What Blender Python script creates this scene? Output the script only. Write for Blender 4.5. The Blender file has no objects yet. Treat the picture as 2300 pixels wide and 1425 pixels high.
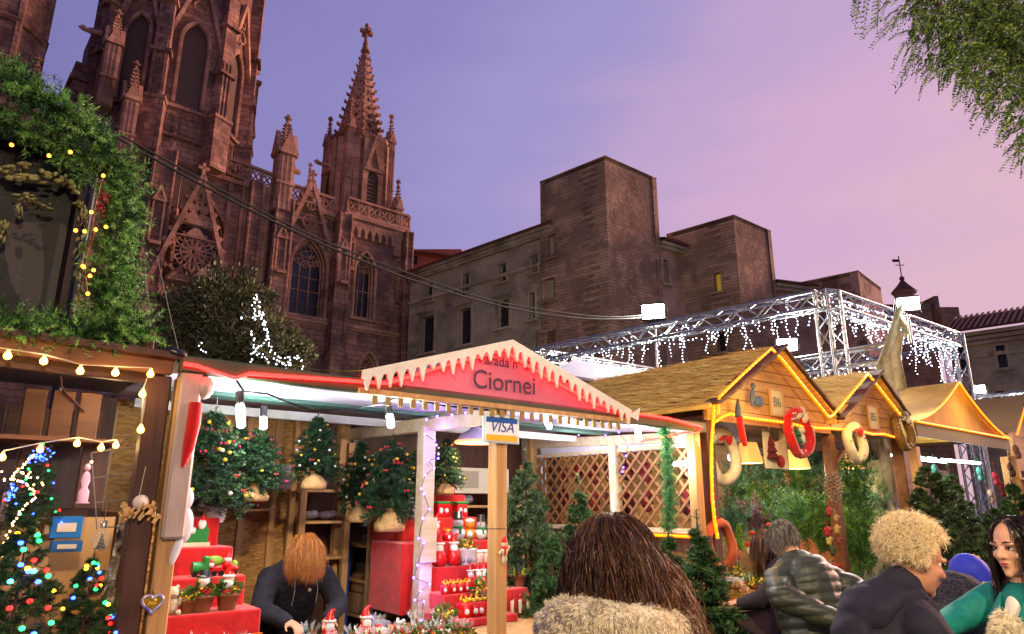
import bpy, math, random
import numpy as np
from mathutils import Vector, Matrix, Euler
from mathutils.geometry import tessellate_polygon
SC = bpy.context.scene
COL = SC.collection
random.seed(7); RNG = np.random.default_rng(7)
rad = math.radians
# ------------------------------------------------------------------ camera
FPX, PITCH, EYE = 1550.0, rad(15.1), 1.65          # focal length in photo pixels, tilt upward, eye height
cam = bpy.data.cameras.new('camera'); CAM = bpy.data.objects.new('camera', cam); COL.objects.link(CAM)
cam.sensor_width = 36.0; cam.lens = FPX / 2300 * 36.0; cam.clip_start = 0.05; cam.clip_end = 3000
CAM.location = (0, 0, EYE); CAM.rotation_euler = (math.pi / 2 + PITCH, 0, 0)
SC.camera = CAM
# ------------------------------------------------------------------ render / view
SC.view_settings.view_transform = 'Standard'; SC.view_settings.look = 'None'
SC.view_settings.exposure = 0.35; SC.view_settings.gamma = 1.0
try: SC.view_settings.use_curve_mapping = False
except Exception: pass
SC.render.engine = 'CYCLES'
cy = SC.cycles
cy.max_bounces = 5; cy.diffuse_bounces = 3; cy.glossy_bounces = 2; cy.transmission_bounces = 3; cy.transparent_max_bounces = 6
cy.sample_clamp_indirect = 3.0; cy.sample_clamp_direct = 30.0; cy.use_denoising = True; cy.caustics_reflective = False; cy.caustics_refractive = False
# ------------------------------------------------------------------ world: dusk sky, violet overhead and rose towards the sunset on the right
world = bpy.data.worlds.new('World'); SC.world = world; world.use_nodes = True
wn = world.node_tree.nodes; wl = world.node_tree.links
bg = wn['Background']
SUN_AZ, SUN_EL = rad(66), rad(5)                    # azimuth clockwise from +Y
tc = wn.new('ShaderNodeTexCoord')
dp = wn.new('ShaderNodeVectorMath'); dp.operation = 'DOT_PRODUCT'
sv = Vector((math.sin(rad(55)), math.cos(rad(55)), -0.2)).normalized()
dp.inputs[1].default_value = sv
wl.new(tc.outputs['Generated'], dp.inputs[0])
nz = wn.new('ShaderNodeTexNoise'); nz.inputs['Scale'].default_value = 2.2; nz.inputs['Detail'].default_value = 7
mp = wn.new('ShaderNodeMapping'); mp.inputs['Scale'].default_value = (1, 1, 4.5); wl.new(tc.outputs['Generated'], mp.inputs[0]); wl.new(mp.outputs[0], nz.inputs['Vector'])
ma = wn.new('ShaderNodeMath'); ma.operation = 'MULTIPLY_ADD'; ma.inputs[1].default_value = 0.26; ma.inputs[2].default_value = -0.13
wl.new(nz.outputs['Fac'], ma.inputs[0])
ad = wn.new('ShaderNodeMath'); ad.operation = 'ADD'; wl.new(dp.outputs['Value'], ad.inputs[0]); wl.new(ma.outputs[0], ad.inputs[1])
mr = wn.new('ShaderNodeMapRange'); mr.inputs[1].default_value = -1; mr.inputs[2].default_value = 1; wl.new(ad.outputs[0], mr.inputs[0])
rp = wn.new('ShaderNodeValToRGB'); rp.color_ramp.interpolation = 'EASE'
def lin(c): return tuple(((x / 255 + 0.055) / 1.055) ** 2.4 if x > 10 else x / 255 / 12.92 for x in c)
def setramp(r, stops):
 el = r.color_ramp.elements
 while len(el) > 1: el.remove(el[-1])
 for i, (p, c) in enumerate(stops):
  e = el[0] if i == 0 else el.new(p)
  e.position = p; e.color = (*lin(c), 1)
setramp(rp, [(0.0, (78, 80, 132)), (0.38, (122, 117, 176)), (0.58, (141, 133, 192)), (0.70, (160, 149, 204)), (0.78, (192, 164, 205)), (0.85, (211, 172, 207)), (0.92, (222, 181, 201)), (0.98, (231, 188, 190))])
wl.new(mr.outputs[0], rp.inputs[0])
sky = wn.new('ShaderNodeTexSky'); sky.sky_type = 'NISHITA'; sky.sun_disc = False
sky.sun_elevation = rad(1.0); sky.sun_rotation = SUN_AZ; sky.air_density = 1.5; sky.dust_density = 2.0
sm = wn.new('ShaderNodeMixRGB'); sm.blend_type = 'ADD'; sm.inputs[0].default_value = 0.012
wl.new(rp.outputs[0], sm.inputs[1]); wl.new(sky.outputs[0], sm.inputs[2])
wl.new(sm.outputs[0], bg.inputs['Color']); bg.inputs['Strength'].default_value = 0.785
# the afterglow of the sunset: one broad, weak, rosy sun
sl = bpy.data.lights.new('sun', 'SUN'); sl.energy = 4.2; sl.angle = rad(18); sl.color = (1.0, 0.56, 0.42)
SUN = bpy.data.objects.new('sun', sl); COL.objects.link(SUN)
sd = Vector((math.sin(rad(62)) * math.cos(rad(18)), math.cos(rad(62)) * math.cos(rad(18)), math.sin(rad(18))))
SUN.rotation_euler = sd.to_track_quat('Z', 'Y').to_euler(); SUN.location = sd * 60
# ------------------------------------------------------------------ pixel -> place helpers (photo pixels, 2300 wide)
SP, CP = math.sin(PITCH), math.cos(PITCH)
EYEV = Vector((0, 0, EYE))
def ray(u, v):
 cx = (u - 1150) / FPX; c = (712.5 - v) / FPX
 return Vector((cx, CP - SP * c, SP + CP * c))
def at_y(u, v, y): r = ray(u, v); return EYEV + r * (y / r.y)
def at_z(u, v, z): r = ray(u, v); return EYEV + r * ((z - EYE) / r.z)
class Frame:
 def __init__(s, P, a):
  s.P = Vector((P[0], P[1], 0)); a = rad(a); s.rz = math.pi / 2 - a
  s.D = Vector((math.sin(a), math.cos(a), 0)); s.B = Vector((-math.cos(a), math.sin(a), 0))
 def W(s, x, b, z=0): return s.P + s.D * x + s.B * b + Vector((0, 0, z))
 def px(s, u, v, b=0):
  r = ray(u, v); t = (s.P + s.B * b - EYEV).dot(s.B) / r.dot(s.B); q = EYEV + r * t - s.P
  return Vector((q.dot(s.D), b, q.z))
 def side(s, u, v, x):                       # on the cross wall at distance x along the row
  r = ray(u, v); t = (s.P + s.D * x - EYEV).dot(s.D) / r.dot(s.D); q = EYEV + r * t - s.P
  return Vector((x, q.dot(s.B), q.z))
ROW = Frame(at_z(410, 820, 2.3), 52)            # the row of stalls
CAT = Frame(at_y(810, 600, 50), 49)             # the church front
# ------------------------------------------------------------------ mesh builder
class MB:
 def __init__(s): s.v = []; s.f = []; s.mi = []; s.sm = []; s.m = 0; s.M = None
 def add(s, vs, fs, smooth=False):
  o = len(s.v)
  if s.M is not None: vs = [s.M @ Vector(v) for v in vs]
  s.v.extend([tuple(v) for v in vs]); s.f.extend([tuple(i + o for i in f) for f in fs])
  s.mi.extend([s.m] * len(fs)); s.sm.extend([smooth] * len(fs)); return s
 def box(s, c, d, R=None, bev=0.0):
  hx, hy, hz = d[0] / 2, d[1] / 2, d[2] / 2; c = Vector(c)
  if bev > 0:
   e = min(bev, hx * .45, hy * .45, hz * .45); vs = []; idx = {}
   for i, sx in enumerate((-1, 1)):
    for j, sy in enumerate((-1, 1)):
     for k, sz in enumerate((-1, 1)):
      idx[i, j, k] = len(vs)
      vs += [(sx * hx, sy * (hy - e), sz * (hz - e)), (sx * (hx - e), sy * hy, sz * (hz - e)), (sx * (hx - e), sy * (hy - e), sz * hz)]
   g = lambda i, j, k, a: idx[i, j, k] + a
   fs = []
   for i in (0, 1):
    q = [g(i, 0, 0, 0), g(i, 1, 0, 0), g(i, 1, 1, 0), g(i, 0, 1, 0)]; fs.append(q if i else q[::-1])
    q = [g(0, i, 0, 1), g(0, i, 1, 1), g(1, i, 1, 1), g(1, i, 0, 1)]; fs.append(q if i else q[::-1])
    q = [g(0, 0, i, 2), g(1, 0, i, 2), g(1, 1, i, 2), g(0, 1, i, 2)]; fs.append(q if i else q[::-1])
   for j in (0, 1):
    for k in (0, 1):
     fs.append([g(0, j, k, 1), g(1, j, k, 1), g(1, j, k, 2), g(0, j, k, 2)])
     fs.append([g(j, 0, k, 0), g(j, 1, k, 0), g(j, 1, k, 2), g(j, 0, k, 2)])
     fs.append([g(j, k, 0, 0), g(j, k, 1, 0), g(j, k, 1, 1), g(j, k, 0, 1)])
   for a in idx: fs.append([idx[a], idx[a] + 1, idx[a] + 2])
  else:
   vs = [(x, y, z) for x in (-hx, hx) for y in (-hy, hy) for z in (-hz, hz)]
   fs = [(0, 1, 3, 2), (4, 6, 7, 5), (0, 4, 5, 1), (2, 3, 7, 6), (0, 2, 6, 4), (1, 5, 7, 3)]
  if R is not None: vs = [R @ Vector(v) for v in vs]
  return s.add([Vector(v) + c for v in vs], fs)
 def bar(s, p, q, w, h=None, up=(0, 0, 1), bev=0.0):
  p = Vector(p); q = Vector(q); h = h or w; d = q - p; L = d.length; x = d.normalized(); up = Vector(up)
  if abs(x.dot(up)) > .98: up = Vector((0, 1, 0)) if abs(x.y) < .9 else Vector((1, 0, 0))
  y = up.cross(x).normalized(); z = x.cross(y)
  return s.box((p + q) / 2, (L, w, h), Matrix((x, y, z)).transposed(), bev)
 def tube(s, pts, r, n=6, cap=True, smooth=True, closed=False):
  pts = [Vector(p) for p in pts]; k = len(pts); rs = r if hasattr(r, '__len__') else [r] * k
  vs = []; fs = []; prev = None
  for i, p in enumerate(pts):
   a = pts[(i - 1) % k] if (i > 0 or closed) else p; b = pts[(i + 1) % k] if (i < k - 1 or closed) else p
   t = (b - a)
   t = t.normalized() if t.length > 1e-9 else Vector((0, 0, 1))
   if prev is None:
    u = t.cross(Vector((0, 0, 1)))
    if u.length < .05: u = t.cross(Vector((1, 0, 0)))
   else:
    u = prev - t * prev.dot(t)
    if u.length < 1e-6: u = t.orthogonal()
   u.normalize(); prev = u; w = t.cross(u)
   for j in range(n):
    an = 2 * math.pi * j / n; vs.append(p + (u * math.cos(an) + w * math.sin(an)) * rs[i])
  for i in range(k if closed else k - 1):
   i2 = (i + 1) % k
   for j in range(n): fs.append((i * n + j, i * n + (j + 1) % n, i2 * n + (j + 1) % n, i2 * n + j))
  s.add(vs, fs, smooth)
  if cap and not closed and n > 2:
   s.add(vs[:n], [tuple(range(n - 1, -1, -1))]); s.add(vs[-n:], [tuple(range(n))])
  return s
 def lathe(s, prof, n=12, c=(0, 0, 0), R=None, smooth=True, sx=1, sy=1, a0=0):
  vs = []; fs = []; c = Vector(c)
  for r, z in prof:
   for j in range(n):
    a = 2 * math.pi * j / n + a0; v = Vector((r * math.cos(a) * sx, r * math.sin(a) * sy, z))
    if R is not None: v = R @ v
    vs.append(v + c)
  for i in range(len(prof) - 1):
   for j in range(n): fs.append((i * n + j, i * n + (j + 1) % n, (i + 1) * n + (j + 1) % n, (i + 1) * n + j))
  s.add(vs, fs, smooth)
  if prof[0][0] > 1e-5: s.add(vs[:n], [tuple(range(n - 1, -1, -1))])
  if prof[-1][0] > 1e-5: s.add(vs[-n:], [tuple(range(n))])
  return s
 def ell(s, c, r, nu=12, nv=8, R=None):
  r = (r, r, r) if not hasattr(r, '__len__') else r
  pr = [(math.sin(math.pi * i / nv), -math.cos(math.pi * i / nv)) for i in range(nv + 1)]
  pr[0] = (1e-6, -1); pr[-1] = (1e-6, 1); vs = []; fs = []; c = Vector(c)
  for a, z in pr:
   for j in range(nu):
    an = 2 * math.pi * j / nu; v = Vector((r[0] * a * math.cos(an), r[1] * a * math.sin(an), r[2] * z))
    if R is not None: v = R @ v
    vs.append(v + c)
  for i in range(nv):
   for j in range(nu): fs.append((i * nu + j, i * nu + (j + 1) % nu, (i + 1) * nu + (j + 1) % nu, (i + 1) * nu + j))
  return s.add(vs, fs, True)
 def cap(s, p, q, r1, r2, n=10):                 # tapered capsule
  p = Vector(p); q = Vector(q); d = q - p; L = d.length; x = d.normalized() if L > 1e-6 else Vector((0, 0, 1))
  pts = []; rs = []
  for a in (1.5, 1.1, .75, .35): pts.append(p - x * r1 * math.sin(a)); rs.append(max(r1 * math.cos(a), .0008))
  pts += [p, p + d * .33, p + d * .66, q]; rs += [r1, r1 + (r2 - r1) * .33, r1 + (r2 - r1) * .66, r2]
  for a in (.35, .75, 1.1, 1.5): pts.append(q + x * r2 * math.sin(a)); rs.append(max(r2 * math.cos(a), .0008))
  return s.tube(pts, rs, n)
 def prism(s, poly, z0, z1):                     # plan polygon (x,y), extruded up
  n = len(poly); vs = [(x, y, z0) for x, y in poly] + [(x, y, z1) for x, y in poly]
  fs = [(i, (i + 1) % n, n + (i + 1) % n, n + i) for i in range(n)] + [tuple(range(n - 1, -1, -1)), tuple(range(n, 2 * n))]
  return s.add(vs, fs)
 def slab(s, poly, b0, b1, holes=(), back=False, M=None):
  # elevation polygon (x,z) with holes; front face at y=b0, reveals to y=b1
  loops = [list(poly)] + [list(h) for h in holes]
  pv = [[Vector((x, z, 0)) for x, z in L] for L in loops]
  tri = tessellate_polygon(pv); flat = [p for L in loops for p in L]; n = len(flat)
  vs = [Vector((x, b0, z)) for x, z in flat] + [Vector((x, b1, z)) for x, z in flat]
  fs = [tuple(t) for t in tri]
  if back: fs += [tuple(n + i for i in reversed(t)) for t in tri]
  o = 0
  for L in loops:
   k = len(L)
   for i in range(k): fs.append((o + i, o + (i + 1) % k, n + o + (i + 1) % k, n + o + i))
   o += k
  if M is not None: vs = [M @ v for v in vs]
  return s.add(vs, fs)
 def mesh(s, name, mats):
  me = bpy.data.meshes.new(name); me.from_pydata(s.v, [], s.f)
  mats = mats if isinstance(mats, (list, tuple)) else [mats]
  for m in mats: me.materials.append(m)
  if len(mats) > 1: me.polygons.foreach_set('material_index', s.mi)
  me.polygons.foreach_set('use_smooth', s.sm); me.update(); return me
 def build(s, name, mats, parent=None, loc=None, rz=0, origin=None):
  if origin is not None:
   o = Vector(origin); s.v = [tuple(Vector(v) - o) for v in s.v]
  ob = bpy.data.objects.new(name, s.mesh(name, mats)); COL.objects.link(ob)
  ob.parent = parent
  if loc is not None: ob.location = loc
  ob.rotation_euler = (0, 0, rz) if not hasattr(rz, '__len__') else rz
  return ob
def np_mesh(name, V, F, mats, mi=None, smooth=False):
 me = bpy.data.meshes.new(name); V = np.asarray(V, np.float32); F = np.asarray(F, np.int32); k = F.shape[1]
 me.vertices.add(len(V)); me.vertices.foreach_set('co', V.ravel())
 me.loops.add(F.size); me.loops.foreach_set('vertex_index', F.ravel())
 me.polygons.add(len(F)); me.polygons.foreach_set('loop_start', np.arange(0, F.size, k, dtype=np.int32))
 mats = mats if isinstance(mats, (list, tuple)) else [mats]
 for m in mats: me.materials.append(m)
 if mi is not None: me.polygons.foreach_set('material_index', np.asarray(mi, np.int32))
 if smooth: me.polygons.foreach_set('use_smooth', np.ones(len(F), bool))
 me.update(calc_edges=True); return me
def mobj(name, me, parent=None, loc=None, rz=0):
 ob = bpy.data.objects.new(name, me); COL.objects.link(ob); ob.parent = parent
 if loc is not None: ob.location = loc
 ob.rotation_euler = (0, 0, rz) if not hasattr(rz, '__len__') else rz
 return ob
def tag(o, label=None, cat=None, group=None, kind=None):
 if label: o['label'] = label
 if cat: o['category'] = cat
 if group: o['group'] = group
 if kind: o['kind'] = kind
 return o
def thing(name, label, cat, loc=(0, 0, 0), rz=0, group=None):
 o = bpy.data.objects.new(name, None); COL.objects.link(o); o.location = loc
 o.rotation_euler = (0, 0, rz) if not hasattr(rz, '__len__') else rz
 o.empty_display_size = .1
 return tag(o, label, cat, group)
KIDS = {}
def copy_tree(o, parent=None, loc=None, rz=None, label=None, scale=None, group=None):
 c = o.copy(); COL.objects.link(c); c.parent = parent
 if loc is not None: c.location = loc
 if rz is not None: c.rotation_euler = (0, 0, rz) if not hasattr(rz, '__len__') else rz
 if scale is not None: c.scale = scale if hasattr(scale, '__len__') else (scale,) * 3
 if label: c['label'] = label
 if group: c['group'] = group
 for ch in list(o.children): copy_tree(ch, c)
 return c
def text(name, body, size, m, parent, loc, rot, extrude=.001, ax='CENTER', shear=0):
 cu = bpy.data.curves.new(name, 'FONT'); cu.body = body; cu.size = size; cu.extrude = extrude; cu.align_x = ax; cu.align_y = 'CENTER'; cu.shear = shear
 cu.materials.append(m); tmp = bpy.data.objects.new(name, cu); COL.objects.link(tmp)
 me = bpy.data.meshes.new_from_object(tmp.evaluated_get(bpy.context.evaluated_depsgraph_get())); bpy.data.objects.remove(tmp); me.name = name
 o = bpy.data.objects.new(name, me); COL.objects.link(o); o.parent = parent; o.location = loc; o.rotation_euler = rot
 return o
# ------------------------------------------------------------------ materials
MATS = {}
def mat(name, c, rough=.7, metal=0, c2=None, scale=6, detail=4, stretch=(1, 1, 1), bump=0, bscale=None, emit=None, estr=0, spec=.4, kind='noise', alpha=None, trans=0, contrast=(.35, .65), sheen=0, sample=True, c3=None, sss=0):
 if name in MATS: return MATS[name]
 m = bpy.data.materials.new(name); m.use_nodes = True; nt = m.node_tree; N = nt.nodes; L = nt.links; P = N['Principled BSDF']
 lc = lambda q: (*lin(q), 1)
 P.inputs['Base Color'].default_value = lc(c); P.inputs['Roughness'].default_value = rough; P.inputs['Metallic'].default_value = metal
 P.inputs['Specular IOR Level'].default_value = spec
 if trans: P.inputs['Transmission Weight'].default_value = trans
 if sheen: P.inputs['Sheen Weight'].default_value = sheen
 if alpha is not None: P.inputs['Alpha'].default_value = alpha
 if sss: P.inputs['Subsurface Weight'].default_value = sss; P.inputs['Subsurface Radius'].default_value = (.02, .008, .004)
 if emit is not None:
  P.inputs['Emission Color'].default_value = lc(emit); P.inputs['Emission Strength'].default_value = estr
  if not sample: m.cycles.emission_sampling = 'NONE'
 if c2 is not None or bump:
  t = N.new('ShaderNodeTexCoord'); mpn = N.new('ShaderNodeMapping'); mpn.inputs['Scale'].default_value = stretch
  L.new(t.outputs['Object'], mpn.inputs[0])
  if kind == 'voronoi':
   nx = N.new('ShaderNodeTexVoronoi'); nx.inputs['Scale'].default_value = scale; out = nx.outputs['Color']
  elif kind == 'wave':
   nx = N.new('ShaderNodeTexWave'); nx.inputs['Scale'].default_value = scale; nx.inputs['Distortion'].default_value = 6; nx.inputs['Detail'].default_value = detail; out = nx.outputs['Fac']
  else:
   nx = N.new('ShaderNodeTexNoise'); nx.inputs['Scale'].default_value = scale; nx.inputs['Detail'].default_value = detail; nx.inputs['Roughness'].default_value = .65; out = nx.outputs['Fac']
  L.new(mpn.outputs[0], nx.inputs['Vector'])
  if c2 is not None:
   r = N.new('ShaderNodeValToRGB')
   st = [(contrast[0], c), (contrast[1], c2)]
   if c3: st = [(contrast[0], c), ((contrast[0] + contrast[1]) / 2, c3), (contrast[1], c2)]
   setramp(r, st); L.new(out, r.inputs[0]); L.new(r.outputs[0], P.inputs['Base Color'])
  if bump:
   nb = nx
   if bscale:
    nb = N.new('ShaderNodeTexNoise'); nb.inputs['Scale'].default_value = bscale; nb.inputs['Detail'].default_value = 5; L.new(mpn.outputs[0], nb.inputs['Vector'])
   bp = N.new('ShaderNodeBump'); bp.inputs['Strength'].default_value = bump; bp.inputs['Distance'].default_value = .02
   L.new(nb.outputs[0], bp.inputs['Height']); L.new(bp.outputs[0], P.inputs['Normal'])
 MATS[name] = m; return m
def glow(name, c, s, sample=False):
 return mat('glow_' + name, c, rough=.5, emit=c, estr=s, sample=sample)
def stone(name, c, c2, mortar, bw=.9, bh=.4, bump=.5, stain=None, stscale=.25):
 # courses of ashlar with weathering
 if name in MATS: return MATS[name]
 m = bpy.data.materials.new(name); m.use_nodes = True; nt = m.node_tree; N = nt.nodes; L = nt.links; P = N['Principled BSDF']
 P.inputs['Roughness'].default_value = .92; P.inputs['Specular IOR Level'].default_value = .2
 t = N.new('ShaderNodeTexCoord'); sx = N.new('ShaderNodeSeparateXYZ'); L.new(t.outputs['Object'], sx.inputs[0])
 a = N.new('ShaderNodeMath'); a.operation = 'ADD'; L.new(sx.outputs[0], a.inputs[0]); L.new(sx.outputs[1], a.inputs[1])
 cb = N.new('ShaderNodeCombineXYZ'); L.new(a.outputs[0], cb.inputs[0]); L.new(sx.outputs[2], cb.inputs[1])
 nz = N.new('ShaderNodeTexNoise'); nz.inputs['Scale'].default_value = 1.3; L.new(t.outputs['Object'], nz.inputs['Vector'])
 dm = N.new('ShaderNodeVectorMath'); dm.operation = 'MULTIPLY_ADD'; L.new(nz.outputs['Color'], dm.inputs[0]); dm.inputs[1].default_value = (.12, .12, 0); L.new(cb.outputs[0], dm.inputs[2])
 br = N.new('ShaderNodeTexBrick'); br.inputs['Scale'].default_value = 1; br.inputs['Brick Width'].default_value = bw; br.inputs['Row Height'].default_value = bh
 br.inputs['Mortar Size'].default_value = .018; br.inputs['Color1'].default_value = (*lin(c), 1); br.inputs['Color2'].default_value = (*lin(c2), 1); br.inputs['Mortar'].default_value = (*lin(mortar), 1)
 L.new(dm.outputs[0], br.inputs['Vector'])
 n2 = N.new('ShaderNodeTexNoise'); n2.inputs['Scale'].default_value = stscale; n2.inputs['Detail'].default_value = 7; n2.inputs['Roughness'].default_value = .7; L.new(t.outputs['Object'], n2.inputs['Vector'])
 r2 = N.new('ShaderNodeValToRGB'); setramp(r2, [(.36, (88, 84, 88)), (.62, (255, 255, 255))]); L.new(n2.outputs['Fac'], r2.inputs[0])
 mx = N.new('ShaderNodeMixRGB'); mx.blend_type = 'MULTIPLY'; mx.inputs[0].default_value = .75; L.new(br.outputs['Color'], mx.inputs[1]); L.new(r2.outputs[0], mx.inputs[2])
 last = mx
 if stain:
  n3 = N.new('ShaderNodeTexNoise'); n3.inputs['Scale'].default_value = stscale * 3; n3.inputs['Detail'].default_value = 8; L.new(t.outputs['Object'], n3.inputs['Vector'])
  r3 = N.new('ShaderNodeValToRGB'); setramp(r3, [(.5, (0, 0, 0)), (.62, (255, 255, 255))]); L.new(n3.outputs['Fac'], r3.inputs[0])
  m3 = N.new('ShaderNodeMixRGB'); L.new(r3.outputs[0], m3.inputs[0]); L.new(mx.outputs[0], m3.inputs[1]); m3.inputs[2].default_value = (*lin(stain), 1); last = m3
 L.new(last.outputs[0], P.inputs['Base Color'])
 nb = N.new('ShaderNodeTexNoise'); nb.inputs['Scale'].default_value = 5; nb.inputs['Detail'].default_value = 6; L.new(t.outputs['Object'], nb.inputs['Vector'])
 ml = N.new('ShaderNodeMath'); ml.operation = 'MULTIPLY_ADD'; L.new(br.outputs['Fac'], ml.inputs[0]); ml.inputs[1].default_value = -.6; L.new(nb.outputs['Fac'], ml.inputs[2])
 bp = N.new('ShaderNodeBump'); bp.inputs['Strength'].default_value = bump; bp.inputs['Distance'].default_value = .06; L.new(ml.outputs[0], bp.inputs['Height']); L.new(bp.outputs[0], P.inputs['Normal'])
 MATS[name] = m; return m
def lamp(name, kind, loc, energy, color, parent=None, size=.05, rot=None, spot=None, blend=.4):
 l = bpy.data.lights.new(name, kind); l.energy = energy; l.color = color
 if kind == 'AREA': l.size = size
 else: l.shadow_soft_size = size
 if kind == 'SPOT': l.spot_size = spot; l.spot_blend = blend
 o = bpy.data.objects.new(name, l); COL.objects.link(o); o.location = loc; o.parent = parent
 if rot is not None: o.rotation_euler = rot
 return o
# ------------------------------------------------------------------ ground
def gplane():
 b = MB(); b.add([(-900, -300, 0), (900, -300, 0), (900, 1500, 0), (-900, 1500, 0)], [(0, 1, 2, 3)])
 return tag(b.build('ground', mat('paving', (92, 88, 82), .8, c2=(70, 66, 62), scale=3, bump=.2)), 'grey stone paving of the square under the market', kind='structure')
gplane()
# ================================================================== the church
ST = stone('church_stone', (192, 142, 118), (160, 116, 98), (98, 70, 62), .8, .38, .5, stain=(108, 78, 70), stscale=.3)
STL = stone('church_stone_trim', (210, 158, 130), (184, 134, 110), (146, 104, 86), 1.3, .6, .35)
GLS = mat('leaded_glass', (30, 28, 34), .35, c2=(52, 46, 56), scale=3, spec=.5)
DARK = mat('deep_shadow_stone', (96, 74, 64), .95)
church = thing('cathedral', 'brown stone gothic cathedral with crocketed spire and tracery windows behind the stalls', 'cathedral', CAT.W(0, 0), CAT.rz)
def arch(w, z0, zs, n=7, k=1.0):
 # pointed arch outline from bottom left, centred on x=0; k = radius / width
 r = w * k; cxr = w / 2 - r; pts = [(-w / 2, z0), (-w / 2, zs)]
 top = math.acos((r - w / 2) / r)
 for i in range(1, n + 1):
  a = top * i / n; pts.append((-(cxr + r * math.cos(a)), zs + r * math.sin(a)))
 rt = [(-x, z) for x, z in pts[:-1]][::-1]
 return pts + rt
def shift(pts, dx, dz=0): return [(x + dx, z + dz) for x, z in pts]
def crocket_spire(b, c, r, z0, z1, n=4, rows=8, cs=.12, a0=math.pi / 4, finial=.5):
 b.lathe([(r, z0), (.06, z1)], n, (c[0], c[1], 0), smooth=False, a0=a0)
 for i in range(rows):
  t = (i + .5) / rows; rr = r * (1 - t) + .06 * t; z = z0 + (z1 - z0) * t
  for j in range(n):
   a = 2 * math.pi * j / n + a0; q = Vector((c[0] + math.cos(a) * (rr + cs * .45), c[1] + math.sin(a) * (rr + cs * .45), z + cs * .2))
   b.box(q, (cs * 1.3, cs * .8, cs * .7), Matrix.Rotation(a, 3, 'Z') @ Matrix.Rotation(-.5, 3, 'Y'))
 f = finial
 b.box((c[0], c[1], z1 + f * .5), (.13 * f * 2, .13 * f * 2, f * 1.3)); b.box((c[0], c[1], z1 + f * .75), (.75 * f, .22 * f, .24 * f)); b.box((c[0], c[1], z1 + f * .7), (.22 * f, .75 * f, .26 * f)); b.ell((c[0], c[1], z1), f * .28, 6, 4)
def pinnacle(c, w, z0, zsh, ztip, name='pinnacle', rows=7, fin=.45, parent=None):
 b = MB(); x, y = c
 b.box((x, y, (z0 + zsh) / 2), (w, w, zsh - z0)); b.box((x, y, zsh), (w * 1.3, w * 1.3, w * .18)); b.box((x, y, z0 + (zsh - z0) * .45), (w * 1.18, w * 1.18, w * .14))
 for sx, sy in ((0, -1), (0, 1), (-1, 0), (1, 0)):
  R = Matrix.Rotation(math.atan2(sx, -sy), 4, 'Z'); M = Matrix.Translation((x, y, 0)) @ R
  g = w * .55; b.slab([(-g, zsh - w * .2), (0, zsh + w * 1.5), (g, zsh - w * .2)], -w * .68, -w * .4, M=M)
  # blind panel ribs on the shaft
  for q in (-.3, 0, .3):
   b.add([M @ Vector(p) for p in [(q * w - .035 * w, -w * .5, z0), (q * w + .035 * w, -w * .5, z0), (q * w + .035 * w, -w * .56, z0), (q * w - .035 * w, -w * .56, z0), (q * w - .035 * w, -w * .5, zsh), (q * w + .035 * w, -w * .5, zsh), (q * w + .035 * w, -w * .56, zsh), (q * w - .035 * w, -w * .56, zsh)]], [(0, 1, 5, 4), (1, 2, 6, 5), (2, 3, 7, 6), (3, 0, 4, 7)])
 crocket_spire(b, c, w * .5, zsh + .05, ztip - fin, 4, rows, w * .17, math.pi / 4, fin)
 return b.build(name, STL, parent or church)
def gothic_window(x, w, z0, zs, b0, depth, k=1.0, lights=3, transoms=2, M=None, name='window'):
 """moulded frame, glass, mullions and tracery set in an opening of width w"""
 tr = M or Matrix.Identity(4)
 f = MB(); o1 = arch(w, z0, zs, k=k)
 for off, bb, r in ((0.02, b0 - .04, .13), (-.13, b0 + depth * .35, .09), (-.22, b0 + depth * .7, .07)):
  pts = arch(w + 2 * off, z0, zs, k=k); f.tube([tr @ Vector((px_ + x, bb, pz)) for px_, pz in pts], r, 5, True, False)
 f.box(tr @ Vector((x, b0 + .05, z0 - .1)), (w + .5, .5, .22), tr.to_3x3())
 fr = f.build(name, STL, church)
 g = MB(); ii = arch(w - .3, z0, zs, k=k); g.slab(shift(ii, x), b0 + depth, b0 + depth + .05, M=tr); g.build('pane', GLS, fr)
 t = MB(); wi = w - .4; r = .055; bb = b0 + depth - .06
 for i in range(1, lights):
  xx = x - wi / 2 + wi * i / lights; t.tube([tr @ Vector((xx, bb, z0)), tr @ Vector((xx, bb, zs + w * .12))], r, 4, False, False)
 for j in range(1, transoms + 1):
  zz = z0 + (zs - z0) * j / (transoms + .6); t.tube([tr @ Vector((x - wi / 2, bb + .02, zz)), tr @ Vector((x + wi / 2, bb + .02, zz))], r * .7, 4, False, False)
 lw = wi / lights
 for i in range(lights):
  xc = x - wi / 2 + lw * (i + .5); pts = arch(lw, zs - lw * .3, zs, 4); t.tube([tr @ Vector((px_ + xc, bb, pz)) for px_, pz in pts], r * .8, 4, False, False)
 def ring(cx_, cz_, rr, foils=4):
  t.tube([tr @ Vector((cx_ + rr * math.cos(a), bb, cz_ + rr * math.sin(a))) for a in [2 * math.pi * q / 12 for q in range(12)]], r * .8, 4, closed=True, smooth=False)
  for q in range(foils):
   a = 2 * math.pi * q / foils + .4; t.tube([tr @ Vector((cx_, bb, cz_)), tr @ Vector((cx_ + rr * math.cos(a), bb, cz_ + rr * math.sin(a)))], r * .6, 4, False, False)
 ring(x, zs + w * .50, w * .17); ring(x - w * .21, zs + w * .25, w * .14); ring(x + w * .21, zs + w * .25, w * .14); ring(x, zs + w * .13, w * .09)
 for sgn in (-1, 1): t.tube([tr @ Vector((x + sgn * wi * .1, bb, zs + w * .3)), tr @ Vector((x + sgn * wi * .3, bb, zs + w * .45))], r * .6, 4, False, False)
 t.build('tracery', STL, fr)
 return fr
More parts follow.
